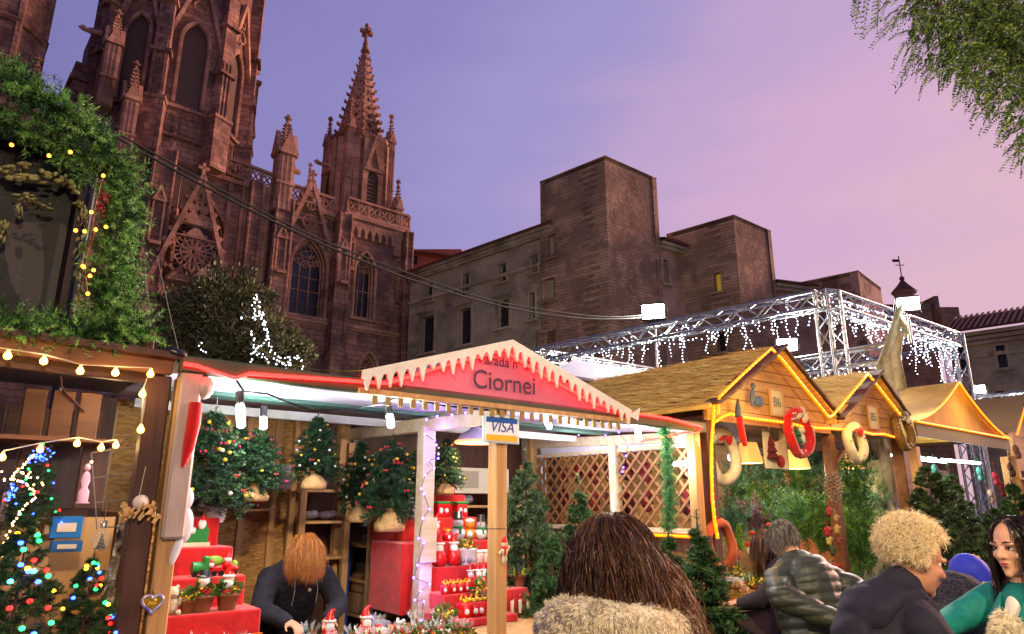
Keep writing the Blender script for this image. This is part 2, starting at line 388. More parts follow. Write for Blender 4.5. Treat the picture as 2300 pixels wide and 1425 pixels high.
# --- low front wall, from the great portal to the corner tower
cpx = CAT.px
wall = MB()
W2x, W2w = -4.1, 2.75            # big window beside the portal
W3x, W3w = .2, 1.75              # window in the corner tower
wall.slab([(-30, 0), (-1.9, 0), (-1.9, 22.4), (-30, 23.6)], 0, 1.2, [shift(arch(W2w, 14.5, 18.2), W2x), shift(arch(3.2, 2, 18.5), -11.7)])
wall.slab([(-30, 0), (-1.9, 0), (-1.9, 22.4), (-30, 23.6)], 1.2, 1.3)
wall.build('front_wall', ST, church)
tw = MB()
tw.slab([(-1.9, 0), (3.75, 0), (3.75, 22.6), (-1.9, 22.6)], -.4, .6, [shift(arch(W3w, 15.0, 18.6, k=1.15), W3x), shift(arch(1.5, 8.8, 11.2), .9)])
tw.box((.92, 3.2, 11.3), (5.64, 5.2, 22.59))
tw.build('tower_base', ST, church)
gothic_window(W2x, W2w, 14.5, 18.2, 0, .8, lights=3, transoms=3)
gothic_window(W3x, W3w, 15.0, 18.6, -.4, .7, k=1.15, lights=3, transoms=1)
gothic_window(.9, 1.5, 8.8, 11.2, -.4, .6, lights=2, transoms=1)
gothic_window(-11.7, 3.2, 2, 18.5, 0, 1.0, lights=4, transoms=4)
# string courses and cornices
def course(pts, h=.22, d=.3, name='string_course'):
 b = MB()
 for p, q in zip(pts[:-1], pts[1:]): b.bar(p, q, d, h); b.bar(Vector(p) + Vector((0, .1, -h * .8)), Vector(q) + Vector((0, .1, -h * .8)), d * .6, h * .6)
 return b.build(name, STL, church)
course([(-30, -.05, 24.0), (-1.9, -.05, 22.5)], .3, .5, 'cornice')
course([(-1.95, -.5, 22.75), (3.9, -.5, 22.75)], .3, .5, 'cornice')
course([(-6.2, -.1, 14.15), (-1.9, -.1, 14.15)]); course([(-1.9, -.5, 14.2), (3.8, -.5, 14.2)], .25, .35); course([(-1.9, -.5, 7.6), (3.8, -.5, 7.6)], .25, .35)
course([(3.9, -.5, 14.2), (3.9, 5.5, 14.2)], .25, .35)
# piers and clustered shafts
def pier(x, w, d, z1, b0=0., steps=((.5, .8), (.75, .6)), name='buttress'):
 b = MB(); b.box((x, b0 - d / 2, z1 * .26), (w * 1.25, d * 1.5, z1 * .52)); b.box((x, b0 - d / 2, z1 * .63), (w, d, z1 * .74))
 b.box((x, b0 - d / 2, z1 * .52), (w * 1.4, d * 1.65, .2))
 for q in (-.5, .5): b.tube([(x + q * w, b0 - d - .05, 0), (x + q * w, b0 - d - .05, z1)], .12, 6, True, False)
 # weathering slope
 b.add([(x - w * .62, b0 - d * 1.25, z1 * .525), (x + w * .62, b0 - d * 1.25, z1 * .525), (x + w * .5, b0 - d, z1 * .57), (x - w * .5, b0 - d, z1 * .57)], [(0, 1, 2, 3)])
 return b.build(name, ST, church)
pier(-6.7, 1.15, 1.0, 22.5); pier(-2.05, .9, 1.1, 22.6); pier(3.55, .55, .9, 22.6, -.2); pier(-14.7, 1.2, 1.2, 23.4); pier(-8.6, .8, .7, 23.2); pier(-17.5, 1.0, 1., 23.5)
for x in (-9.3, -9.0, -7.9, -7.6, -10.2, -13.4, -15.6): MB().tube([(x, -.12, 0), (x, -.12, 23.2)], .16, 6, True, False).build('shaft', STL, church)
# blind niches on the buttress
def niche(x, b0, z0, z1, w=.5):
 b = MB(); o = arch(w + .25, z0, z1); h = arch(w, z0 + .12, z1)
 b.slab(shift(o, x), b0 - .12, b0, [shift(h, x)]); b.slab([(x - w * .9, z1 + w * .4), (x, z1 + w * 2.6), (x + w * .9, z1 + w * .4)], b0 - .2, b0 - .05, [[(x - w * .5, z1 + w * .65), (x, z1 + w * 1.9), (x + w * .5, z1 + w * .65)]])
 b.box((x, b0 - .25, z0 - .1), (w * 1.3, .45, .22)); return b.build('niche', STL, church)
niche(-6.7, -1.0, 17, 19.2); niche(-2.05, -1.1, 17.2, 19.6, .4); niche(3.1, -.4, 16.8, 19, .35); niche(-1.1, -.4, 18.6, 20.5, .35); niche(-14.7, -1.25, 17, 19.5)
# --- pierced balustrades
def balustrade(p, q, h=1.15, step=.85):
 p = Vector(p); q = Vector(q); d = (q - p); n = max(2, round(d.length / step)); b = MB(); up = Vector((0, 0, 1))
 b.bar(p, q, .3, .16); b.bar(p + up * h, q + up * h, .32, .18)
 for i in range(n):
  a = p + d * (i / n); c = p + d * ((i + 1) / n)
  b.bar(a, a + up * h, .12, .14); b.bar(a, c + up * h, .09, .11); b.bar(a + up * h, c, .09, .11)
  m = (a + c) / 2 + up * h * .5; x = d.normalized()
  b.tube([m + (x * math.cos(t) + up * math.sin(t)) * h * .3 for t in [2 * math.pi * k / 8 for k in range(8)]], .06, 4, closed=True, smooth=False)
 return b.build('balustrade', STL, church)
balustrade((-1.7, -.55, 23.0), (3.75, -.55, 23.0)); balustrade((3.85, -.5, 23.0), (3.85, 5, 23.0))
balustrade((-6.1, -.1, 22.9), (-2.6, -.1, 22.75)); balustrade((-10.6, -.1, 23.4), (-7.4, -.1, 23.2)); balustrade((-17, -.1, 23.8), (-14.4, -.1, 23.6))
# frieze of small pendant arches under the tower balustrade
fz = MB()
for i in range(9):
 x = -1.5 + i * .6; fz.slab([(x - .3, 22.4), (x - .3, 21.2), (x - .2, 21.2), (x - .16, 21.7), (x, 22.05), (x + .16, 21.7), (x + .2, 21.2), (x + .3, 21.2), (x + .3, 22.4)], -.62, -.4)
fz.build('arcade_frieze', STL, church)
# --- gable over the window beside the portal
def open_gable(x, half, z0, z1, b0, name='gable', fill=True):
 b = MB(); r = .14
 b.bar((x - half, b0, z0), (x, b0, z1), .22, .3); b.bar((x + half, b0, z0), (x, b0, z1), .22, .3)
 n = 6
 for i in range(1, n):
  for sgn in (-1, 1):
   t = i / n; q = Vector((x + sgn * half * (1 - t) + sgn * .14, b0, z0 + (z1 - z0) * t + .1)); b.box(q, (.24, .2, .2), Matrix.Rotation(sgn * .6, 3, 'Y'))
 b.box((x, b0, z1 + .35), (.16, .16, .9)); b.box((x, b0, z1 + .5), (.55, .16, .18))
 if fill:
  h = (z1 - z0)
  for cz_, rr in ((z0 + h * .28, half * .34), (z0 + h * .55, half * .2), (z0 + h * .74, half * .11)):
   b.tube([(x + rr * math.cos(t), b0, cz_ + rr * math.sin(t)) for t in [2 * math.pi * k / 12 for k in range(12)]], .08, 4, closed=True, smooth=False)
   for k in range(4):
    a = math.pi / 4 + k * math.pi / 2; b.tube([(x + rr * .5 * math.cos(a) + rr * .4 * math.cos(t), b0, cz_ + rr * .5 * math.sin(a) + rr * .4 * math.sin(t)) for t in [2 * math.pi * q / 6 for q in range(6)]], .05, 4, closed=True, smooth=False)
  b.bar((x - half * .66, b0, z0 + h * .3), (x + half * .66, b0, z0 + h * .3), .14, .12); b.bar((x - half * .38, b0, z0 + h * .6), (x + half * .38, b0, z0 + h * .6), .14, .12)
 return b.build(name, STL, church)
gx = cpx(703, 405, -.4)
open_gable(gx.x, 1.55, gx.z - 4.6, gx.z, -.4)
# --- the great portal gable with its rose tracery
B0 = -1.4; ga = cpx(456, 403, B0); gl = cpx(352, 605, B0); gr = cpx(520, 640, B0)
zb = (gl.z + gr.z) / 2 - .4; gx0 = ga.x - (ga.x - gl.x + gr.x - ga.x) / 2; gx1 = 2 * ga.x - gx0
b = MB()
tri_o = [(gx0, zb), (ga.x, ga.z), (gx1, zb)]
cz0 = zb + 2.05; rr = 1.38
star = []
for i in range(48):
 a = 2 * math.pi * i / 48; star.append((ga.x + (rr + .2 * math.cos(6 * a + math.pi)) * math.cos(a), cz0 + (rr + .2 * math.cos(6 * a + math.pi)) * math.sin(a)))
holes = [star]
hh = ga.z - zb
def quat(cx_, cz_, r): return [(cx_ + r * (.72 + .34 * math.cos(4 * t)) * math.cos(t), cz_ + r * (.72 + .34 * math.cos(4 * t)) * math.sin(t)) for t in [2 * math.pi * k / 16 for k in range(16)]]
for fx, fz_, r in ((-.27, .66, .2), (.27, .66, .2), (0, .665, .22), (-.15, .755, .17), (.15, .755, .17), (0, .83, .17), (-.05, .9, .1), (-.46, .53, .18), (.46, .53, .18), (-.62, .33, .2), (.62, .33, .2), (-.68, .12, .2), (.68, .12, .2), (-.33, .57, .1), (.33, .57, .1), (0, .745, .12), (-.56, .43, .12), (.56, .43, .12), (-.5, .1, .16), (.5, .1, .16)):
 holes.append(quat(ga.x + fx * (gx1 - gx0) / 2, zb + fz_ * hh, r))
b.slab(tri_o, B0, B0 + .35, holes, back=True)
for k in range(12):                                 # rose petals
 a = 2 * math.pi * k / 12; c0 = (ga.x + .12 * math.cos(a), cz0 + .12 * math.sin(a))
 for sg in (-1, 1):
  b.tube([(ga.x + q * math.cos(a + sg * w_), B0 + .12, cz0 + q * math.sin(a + sg * w_)) for q, w_ in ((.16, 0), (.45, .16), (.8, .2), (1.1, .12), (1.4, 0))], .055, 4, False, False)
for r_ in (.16, .78, 1.18): b.tube([(ga.x + r_ * math.cos(t), B0 + .12, cz0 + r_ * math.sin(t)) for t in [2 * math.pi * k / 24 for k in range(24)]], .05, 4, closed=True, smooth=False)
for sg in (0, 1):
 e = gx0 if sg == 0 else gx1
 b.bar((e + (.3 if sg else -.3), B0 + .1, zb - .8), (ga.x, B0 + .1, ga.z + .25), .55, .26); b.bar((e, B0 - .06, zb), (ga.x, B0 - .06, ga.z), .14, .1)
 for i in range(1, 9):
  t = i / 9; b.box((e * (1 - t) + ga.x * t + (.28 if sg else -.28), B0 + .1, zb * (1 - t) + ga.z * t + .12), (.26, .22, .26), Matrix.Rotation(.6 * (1 if sg else -1), 3, 'Y'))
b.box((ga.x, B0 + .1, ga.z + .6), (.2, .2, 1.1)); b.box((ga.x, B0 + .1, ga.z + .8), (.7, .2, .2))
b.build('portal_gable', STL, church)
pb = MB()                                            # archivolts below the gable and the jambs
for i in range(4): pb.tube([(x_ + ga.x, B0 + .3 + i * .3, z_) for x_, z_ in arch(3.7 - i * .35, 2, zb - 1.9 - i * .1)], .16, 6, True, False)
pb.slab([(gx0 - .3, 2), (gx1 + .3, 2), (gx1 + .3, zb), (gx0 - .3, zb)], B0 + .36, B0 + 1.3, [shift(arch(3.8, 2, zb - 1.9), ga.x)])
pb.build('portal', ST, church)
# --- corner tower: octagonal belfry, corner pinnacles, openwork spire
tl = cpx(727, 420, 2.4); tr_ = cpx(868, 420, 2.4)
ox = (tl.x + tr_.x) / 2 + .1; oy = 2.5; R8 = (tr_.x - tl.x) / 2 * .92; ZT = cpx(790, 330, oy).z
oc = MB(); oc.lathe([(R8, 22.6), (R8, ZT)], 8, (ox, oy, 0), smooth=False, a0=math.pi / 8)
oc.lathe([(R8 * 1.06, ZT - .1), (R8 * 1.1, ZT + .2)], 8, (ox, oy, 0), smooth=False, a0=math.pi / 8); oc.lathe([(R8 * 1.04, ZT - 2.2), (R8 * 1.06, ZT - 2.0)], 8, (ox, oy, 0), smooth=False, a0=math.pi / 8)
bel = oc.build('belfry', ST, church)
ap = R8 * math.cos(math.pi / 8); fw = 2 * R8 * math.sin(math.pi / 8)
for k in range(8):
 a = k * math.pi / 4; M = Matrix.Translation((ox, oy, 0)) @ Matrix.Rotation(a, 4, 'Z')
 f = MB(); hole = arch(fw * .48, 23.4, 26.6, 5, 1.2)
 f.slab([(-fw * .46, 22.9), (fw * .46, 22.9), (fw * .46, ZT - .25), (-fw * .46, ZT - .25)], -ap - .28, -ap, [hole], M=M)
 if k % 2 == 0: f.slab([(-fw * .42, 27.2), (0, 30.4), (fw * .42, 27.2)], -ap - .42, -ap - .2, [[(-fw * .2, 27.5), (0, 29.2), (fw * .2, 27.5)]], M=M)
 f.build('belfry_face', STL, bel)
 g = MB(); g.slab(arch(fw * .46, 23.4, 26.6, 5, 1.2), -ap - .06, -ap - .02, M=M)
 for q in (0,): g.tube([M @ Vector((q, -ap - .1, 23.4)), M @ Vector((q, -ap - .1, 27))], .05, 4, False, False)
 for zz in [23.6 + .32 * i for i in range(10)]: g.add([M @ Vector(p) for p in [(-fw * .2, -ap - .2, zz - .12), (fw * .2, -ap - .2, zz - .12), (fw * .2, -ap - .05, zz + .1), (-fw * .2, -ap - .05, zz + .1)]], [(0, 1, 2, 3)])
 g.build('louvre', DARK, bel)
 a2 = a + math.pi / 8
 if k % 2 == 0:
  c = (ox + math.cos(a2 - math.pi / 2) * R8 * 1.02, oy + math.sin(a2 - math.pi / 2) * R8 * 1.02)
pt = cpx(740, 238, 1.4).z
for k in range(4):
 a = k * math.pi / 2 + math.pi / 4; c = (ox + math.cos(a) * R8 * 1.02, oy + math.sin(a) * R8 * 1.02)
 pinnacle(c, .6, 22.8, ZT + .5, pt + .9, rows=7, fin=.6)
ztip = cpx(808, 100, oy).z
sp = MB(); n8 = 8; R_s = R8 * .74
for k in range(8):
 a0_ = k * math.pi / 4 + math.pi / 8; a1_ = a0_ + math.pi / 4
 p0 = Vector((ox + R_s * math.cos(a0_), oy + R_s * math.sin(a0_), ZT)); p1 = Vector((ox + R_s * math.cos(a1_), oy + R_s * math.sin(a1_), ZT)); tp = Vector((ox, oy, ztip))
 q0 = p0.lerp(tp, .94); q1 = p1.lerp(tp, .94); mid0 = (p0 + p1) / 2; X = (p1 - p0).normalized(); up = ((q0 + q1) / 2 - mid0); H = up.length; up.normalize()
 wb = (p1 - p0).length / 2; wt = (q1 - q0).length / 2; hs = []
 for i in range(9):
  t = .05 + .095 * i; hw = (wb + (wt - wb) * t)
  hs.append(quat(0, H * t + H * .02, hw * .52))
  if i < 5: hs += [quat(-hw * .42, H * (t + .055), hw * .24), quat(hw * .42, H * (t + .055), hw * .24)]
 M = Matrix.Translation(mid0) @ Matrix((X, up.cross(X), up)).transposed().to_4x4()
 sp.slab([(-wb, 0), (wb, 0), (wt, H), (-wt, H)], -.1, .1, hs, back=True, M=M)
 sp.tube([p0, q0], [.17, .1], 5, False, False)
 for i in range(13):
  t = (i + .6) / 13.5; q = p0.lerp(tp, t); out = Vector((math.cos(a0_), math.sin(a0_), 0)); sz = .3 * (1 - .45 * t)
  sp.box(q + out * sz * .75 + Vector((0, 0, .08)), (sz * 1.3, sz * .7, sz * .75), Matrix.Rotation(a0_, 3, 'Z') @ Matrix.Rotation(-.35, 3, 'Y')); sp.box(q + out * sz * 1.25 + Vector((0, 0, .22)), (sz * .6, sz * .6, sz * .6))
spire = sp.build('spire', STL, church)
fi = MB(); fi.lathe([(.18, ztip - .6), (.34, ztip - .4), (.34, ztip - .2), (.2, ztip), (.28, ztip + .25), (.18, ztip + .5), (.14, ztip + 1.2)], 8, (ox, oy, 0)); fi.box((ox, oy, ztip + 1.45), (.24, .24, 1.5)); fi.box((ox, oy, ztip + 1.5), (1.15, .3, .34)); fi.box((ox, oy, ztip + 1.5), (.3, 1.15, .34)); fi.ell((ox, oy, ztip + 2.2), .2, 8, 5)
fi.build('finial', STL, spire)
# free-standing pinnacles
t = cpx(648, 262, -.5); pinnacle((t.x, -.5), 1.15, 21.5, 26.0, t.z, rows=9, fin=.7)
t = cpx(893, 405, -.3); pinnacle((t.x + .1, -.3), .62, 20.5, 24.6, t.z, rows=7, fin=.55)
t = cpx(698, 368, .3); pinnacle((t.x, .3), .45, 22, 23.6, t.z, rows=6, fin=.45)
t = cpx(905, 540, 4.6); pinnacle((3.8, 4.8), .6, 20.5, 24.4, 27.2, rows=6, fin=.5)
def gargoyle(u, v, b, du=1, L=1.1):
 q = cpx(u, v, b); g = MB(); g.tube([q - Vector((du * L, 0, -.1)), q - Vector((du * L * .4, 0, 0)), q, q + Vector((du * .25, 0, .05))], [.2, .16, .13, .05], 6, True, False); g.box(q + Vector((0, 0, .12)), (.25, .2, .16)); return g.build('gargoyle', STL, church)
for a in ((880, 373, 2, 1), (712, 365, 1, -1), (578, 165, 2, 1), (186, 64, 2, -1), (80, 98, 3, 1), (560, 128, 3, 1), (640, 380, -.5, -1), (660, 378, -.5, 1)): gargoyle(*a)
# --- the great octagonal lantern tower over the portal
cx8, e8 = -13.7, 3.75; ap8 = e8 * 1.2071; cb8 = ap8 - .4; RL = e8 * 1.3066
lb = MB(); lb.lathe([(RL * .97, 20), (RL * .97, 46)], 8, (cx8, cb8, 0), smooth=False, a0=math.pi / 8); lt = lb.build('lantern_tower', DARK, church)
for k in range(8):
 a = k * math.pi / 4; M = Matrix.Translation((cx8, cb8, 0)) @ Matrix.Rotation(a, 4, 'Z')
 f = MB(); ww = 1.75
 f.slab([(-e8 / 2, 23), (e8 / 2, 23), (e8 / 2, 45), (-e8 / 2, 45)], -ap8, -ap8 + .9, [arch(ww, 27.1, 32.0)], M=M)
 for i in range(7):                               # blind arcade band under the window
  x = -e8 * .36 + i * e8 * .12; f.tube([M @ Vector((x + px_, -ap8 - .05, z_)) for px_, z_ in arch(e8 * .11, 25.0, 26.0, 3)], .05, 4, False, False)
 f.bar(M @ Vector((-e8 / 2, -ap8 - .08, 26.85)), M @ Vector((e8 / 2, -ap8 - .08, 26.85)), .3, .26); f.bar(M @ Vector((-e8 / 2, -ap8 - .08, 24.7)), M @ Vector((e8 / 2, -ap8 - .08, 24.7)), .3, .22)
 f.build('tower_face', ST, lt)
 if k in (7, 0, 1):
  fr = MB()
  for off, bb, r in ((.05, -ap8 - .1, .16), (-.12, -ap8 + .3, .1), (-.22, -ap8 + .55, .08)): fr.tube([M @ Vector((px_, bb, z_)) for px_, z_ in arch(ww + 2 * off, 27.1, 32.0)], r, 5, True, False)
  fr.bar(M @ Vector((-ww * .95, -ap8 - .25, 32.0)), M @ Vector((0, -ap8 - .25, 37.6)), .3, .26); fr.bar(M @ Vector((ww * .95, -ap8 - .25, 32.0)), M @ Vector((0, -ap8 - .25, 37.6)), .3, .26)
  for cz_, r_ in ((34.8, .45), (35.8, .25)): fr.tube([M @ Vector((r_ * math.cos(t), -ap8 - .2, cz_ + r_ * math.sin(t))) for t in [2 * math.pi * q / 10 for q in range(10)]], .07, 4, closed=True, smooth=False)
  fo = fr.build('tower_window', STL, lt)
  g = MB(); g.slab(arch(ww - .1, 27.1, 32.0), -ap8 + .8, -ap8 + .85, M=M); g.build('pane', mat('tower_louvre', (38, 25, 24), .95, c2=(26, 17, 18), scale=2), fo)
  g = MB()
  for i in range(16): z_ = 27.3 + i * .36; hw_ = ww * .46 if z_ < 32 else ww * .46 * max(.1, 1 - ((z_ - 32) / 1.9) ** 1.5); g.add([M @ Vector(p) for p in [(-hw_, -ap8 + .62, z_ - .1), (hw_, -ap8 + .62, z_ - .1), (hw_, -ap8 + .78, z_ + .1), (-hw_, -ap8 + .78, z_ + .1)]], [(0, 1, 2, 3)])
  for x in (-.36, .36): g.tube([M @ Vector((x, -ap8 + .72, 27.1)), M @ Vector((x, -ap8 + .72, 33))], .06, 4, False, False)
  g.build('mullion', ST, fo)
 # corner buttress of the lantern
 a2 = a - math.pi / 2 + math.pi / 8; c = Vector((cx8 + RL * math.cos(a2), cb8 + RL * math.sin(a2), 0))
 bu = MB(); Rz = Matrix.Rotation(a2, 3, 'Z')
 bu.box(c + Vector((0, 0, 24.8)), (1.7, 1.3, 3.6), Rz); bu.box(c + Vector((0, 0, 35.5)), (1.2, .9, 20), Rz); bu.box(c + Vector((0, 0, 26.7)), (1.85, 1.45, .25), Rz); bu.box(c + Vector((0, 0, 30.2)), (1.65, 1.25, .22), Rz); bu.box(c + Vector((0, 0, 34)), (1.65, 1.25, .22), Rz)
 o3 = Rz @ Vector((.62, 0, 0))
 for q in (-.3, 0, .3): bu.box(c + o3 + Rz @ Vector((0, q, 0)) + Vector((0, 0, 29)), (.12, .1, 4.2), Rz)
 bu.build('tower_buttress', ST, lt)
# slim pinnacles set against the lantern
for (u, v, bb, w, zsh) in ((572, 150, 3.2, .75, 28.5), (268, 25, -.6, .8, 29.5), (308, 140, -1.6, .8, 25.6), (88, 130, -.2, .7, 24.5), (395, 285, -.3, .5, 23.6), (548, 60, 6, .7, 31)):
 t = cpx(u, v, bb); pinnacle((t.x, bb), w, zsh - 4.5, zsh, t.z, rows=8, fin=.55)
sb = MB(); t = cpx(186, 200, 4.5); sb.box((t.x + .6, 5.5, 15), (2.6, 3, 30.4)); sb.box((t.x + .6, 5.5, 29), (3, 3.3, .3)); sb.box((t.x + 1.2, 6.5, 18), (2.4, 3, 31)); sb.build('tower_buttress', ST, lt)
t = cpx(555, 185, 5.5); sb = MB(); sb.box((t.x - .2, 6.2, 15), (2.0, 2.4, 2 * t.z - 30)); sb.box((t.x - .2, 6.2, t.z), (2.3, 2.7, .3)); sb.build('tower_buttress', ST, lt)
# --- the other corner tower, mostly out of frame
t = cpx(30, 60, 2); far = MB(); far.lathe([(2.6, 18), (2.6, 33), (2.8, 33), (2.8, 33.4), (2.3, 33.5), (.1, 44)], 8, (t.x - .8, 2.5, 0), smooth=False, a0=math.pi / 8)
for k in range(8):
 a = k * math.pi / 4 + math.pi / 8; far.tube([(t.x - .8 + 2.6 * math.cos(a), 2.5 + 2.6 * math.sin(a), 18), (t.x - .8 + 2.6 * math.cos(a), 2.5 + 2.6 * math.sin(a), 33)], .22, 5, True, False)
for zz in (24, 26.4, 29): far.lathe([(2.75, zz), (2.9, zz + .2), (2.75, zz + .35)], 8, (t.x - .8, 2.5, 0), smooth=False, a0=math.pi / 8)
far.build('corner_tower', ST, church)
nv = MB(); nv.box((-13, 30, 11), (26, 45, 21.9)); nv.add([(-27, 8, 21.6), (1, 8, 21.6), (-13, 8, 25), (-27, 52, 21.6), (1, 52, 21.6), (-13, 52, 25)], [(0, 1, 2), (3, 5, 4), (0, 2, 5, 3), (1, 4, 5, 2)]); nv.build('nave', ST, church)
# ================================================================== palace wing and the square wall towers
PL = stone('palace_render', (196, 180, 150), (184, 168, 140), (172, 156, 130), 1.1, .5, .25, stain=(164, 146, 122), stscale=.16)
RUB = stone('rubble_stone', (206, 164, 134), (170, 134, 110), (146, 114, 94), .42, .2, .9, stain=(132, 104, 88), stscale=.22)
TILE = mat('roof_tiles', (120, 66, 50), .9, c2=(82, 46, 38), scale=3.2, kind='wave', stretch=(1.6, 1.6, .3), bump=.9)
WOODW = mat('dark_shutter', (40, 30, 26), .7, c2=(58, 42, 36), scale=4)
PANE = mat('window_glass', (34, 34, 42), .15, spec=.7)
TRIM = stone('palace_trim', (196, 174, 146), (182, 162, 136), (156, 138, 114), 1.4, .7, .3)
def wallM(P, Q, inward):
 P = Vector(P); Q = Vector(Q); X = (Q - P); X.z = 0; X.normalize(); Y = Vector((-X.y, X.x, 0))
 if Y.dot(Vector(inward) - P) < 0: Y = -Y
 M = Matrix((X, Y, Vector((0, 0, 1)))).transposed().to_4x4(); M.translation = Vector((P.x, P.y, 0)); return M
def wpx(M, u, v, d=0):
 r = ray(u, v); Mi = M.inverted(); o = Mi @ EYEV; dr = Mi.to_3x3() @ r; t = (d - o.y) / dr.y; q = o + dr * t; return q.x, q.z
def rect(x0, x1, z0, z1): return [(x0, z0), (x1, z0), (x1, z1), (x0, z1)]
def pal_window(parent, M, x0, x1, z0, z1, org, trim=True, pane=None, mull=True, hood=False):
 f = MB(); w = x1 - x0; h = z1 - z0; xm = (x0 + x1) / 2; R = M.to_3x3(); s_ = .16
 T = lambda x, y, z: M @ Vector((x, y, z))
 f.box(T(x0 - s_ / 2, .0, (z0 + z1) / 2), (s_, .16, h), R); f.box(T(x1 + s_ / 2, .0, (z0 + z1) / 2), (s_, .16, h), R)
 f.box(T(xm, -.02, z1 + s_ / 2), (w + 2 * s_, .2, s_), R); f.box(T(xm, -.08, z0 - s_ / 2), (w + 2 * s_ + .2, .34, s_), R)
 if hood: f.box(T(xm, -.12, z1 + .35), (w + .7, .4, .14), R); f.box(T(xm, -.06, z1 + .22), (w + .5, .26, .12), R)
 win = f.build('window', TRIM if trim else RUB, parent, origin=org)
 g = MB(); g.box(T(xm, .36, (z0 + z1) / 2), (w, .04, h), R); g.build('pane', pane or PANE, win)
 for o in win.children:
  me = o.data
  for v in me.vertices: v.co -= Vector(org)
 if mull:
  m_ = MB(); m_.box(T(xm, .32, (z0 + z1) / 2), (.09, .05, h), R)
  for q in (.35, .7): m_.box(T(xm, .32, z0 + h * q), (w, .05, .07), R)
  m_.build('mullion', WOODW, win, origin=org)
 return win
# main square tower
def square_tower(pts, Z, label, holesL=(), holesR=(), name='wall_tower', wins=(), m=None, batter=.0):
 q0, q1, q2 = [Vector((p.x, p.y, 0)) for p in (at_z(*pp, Z) for pp in pts)]
 q3 = q0 + q2 - q1; c = (q0 + q2) / 2
 t = thing(name, label, 'tower', (q1.x, q1.y, 0)); org = (q1.x, q1.y, 0)
 ML = wallM(q0, q1, c); MR = wallM(q1, q2, c); L1 = (q1 - q0).length; L2 = (q2 - q1).length
 hl = []; hr = []
 for (side, u0, v0, u1, v1, pane) in wins:
  M = ML if side == 'L' else MR; a = wpx(M, u0, v0); d = wpx(M, u1, v1); h = (min(a[0], d[0]), max(a[0], d[0]), min(a[1], d[1]), max(a[1], d[1]))
  (hl if side == 'L' else hr).append(rect(*h))
  pal_window(t, M, *h, org, trim=False, pane=pane, mull=pane is None)
 w = MB(); w.slab(rect(0, L1, 0, Z), 0, .5, hl, M=ML); w.slab(rect(0, L2, 0, Z), 0, .5, hr, M=MR)
 MB3 = wallM(q2, q3, c); MB4 = wallM(q3, q0, c); w.slab(rect(0, L1, 0, Z), 0, .5, M=MB3); w.slab(rect(0, L2, 0, Z), 0, .5, M=MB4)
 w.build('wall', m or RUB, t, origin=org)
 r = MB(); pl = [(q.x, q.y) for q in (q0, q1, q2, q3)]; r.prism(pl, Z - .25, Z - .05); cc = c
 r.build('roof', mat('tower_roof', (96, 66, 54), .9), t, origin=org)
 co = MB()
 for a, d in ((q0, q1), (q1, q2), (q2, q3), (q3, q0)): co.bar(a + Vector((0, 0, Z + .02)), d + Vector((0, 0, Z - .0)), .08, .05)
 co.build('coping', RUB, t, origin=org)
 return t, q0, q1, q2, q3, ML, MR
LITW = mat('lamplit_pane', (120, 92, 30), .4, emit=(190, 150, 50), estr=.35)
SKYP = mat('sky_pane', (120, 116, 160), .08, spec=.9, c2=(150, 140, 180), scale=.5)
REDP = mat('red_shutter', (92, 48, 36), .7)
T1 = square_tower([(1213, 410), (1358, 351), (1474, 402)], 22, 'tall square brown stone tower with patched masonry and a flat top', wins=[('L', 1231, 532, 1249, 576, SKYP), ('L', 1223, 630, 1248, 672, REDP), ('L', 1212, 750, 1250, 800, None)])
T2 = square_tower([(1497, 528), (1647, 484), (1731, 520)], 19, 'square stone tower with a lamplit window, next to the tallest tower', wins=[('L', 1603, 616, 1622, 655, LITW), ('L', 1610, 750, 1632, 790, None)])
T3 = square_tower([(1767, 642), (1926, 609), (1978, 648)], 16, 'lowest square stone tower with pinkish side beside the bell turret', m=stone('tower_plaster', (206, 160, 140), (196, 150, 132), (188, 144, 126), 1.2, .6, .3, stain=(110, 78, 66)))
# the long wing
_, q0, q1, q2, q3, ML1, MR1 = T1
dirL = (q0 - q1).normalized(); WZ = 18.8
nin = Vector((-dirL.y, dirL.x, 0)); nin = nin if nin.y > 0 else -nin
Wp = q0 + nin * .25 - dirL * .8; Wq = q0 + nin * .25 + dirL * 13.6
org = (Wp.x, Wp.y, 0)
wing = thing('palace_wing', 'long rendered palace wing with two rows of windows and a tiled roof', 'building', org)
MW = wallM(Wp, Wq, Wp + nin * 5)
wl_ = MB(); hs = []
for (u0, v0, u1, v1, hood) in ((957, 642, 972, 675, 0), (1040, 618, 1054, 654, 0), (1122, 596, 1138, 632, 0), (1196, 576, 1208, 612, 0), (948, 716, 974, 790, 1), (1032, 698, 1058, 772, 1), (1118, 680, 1144, 734, 1), (1190, 660, 1203, 718, 1)):
 a = wpx(MW, u0, v0); d = wpx(MW, u1, v1); h = (min(a[0], d[0]), max(a[0], d[0]), min(a[1], d[1]), max(a[1], d[1])); hs.append(rect(*h)); pal_window(wing, MW, *h, org, hood=bool(hood))
wl_.slab(rect(0, 14.4, 0, WZ), 0, .6, hs, M=MW); wl_.slab(rect(0, 14.4, 0, WZ), 9, 9.1, M=MW)
wl_.build('wall', PL, wing, origin=org)
rf = MB(); rf.add([MW @ Vector(p) for p in [(-.2, -.5, WZ + .15), (14.9, -.5, WZ + .15), (14.9, 4.5, WZ + 2.2), (-.2, 4.5, WZ + 2.2), (-.2, 9.4, WZ + .15), (14.9, 9.4, WZ + .15), (14.9, -.5, WZ - .05), (-.2, -.5, WZ - .05)]], [(0, 1, 2, 3), (3, 2, 5, 4), (0, 7, 6, 1), (1, 6, 5, 2), (0, 3, 4, 7)]); rf.build('roof', TILE, wing, origin=org)
cs = MB();
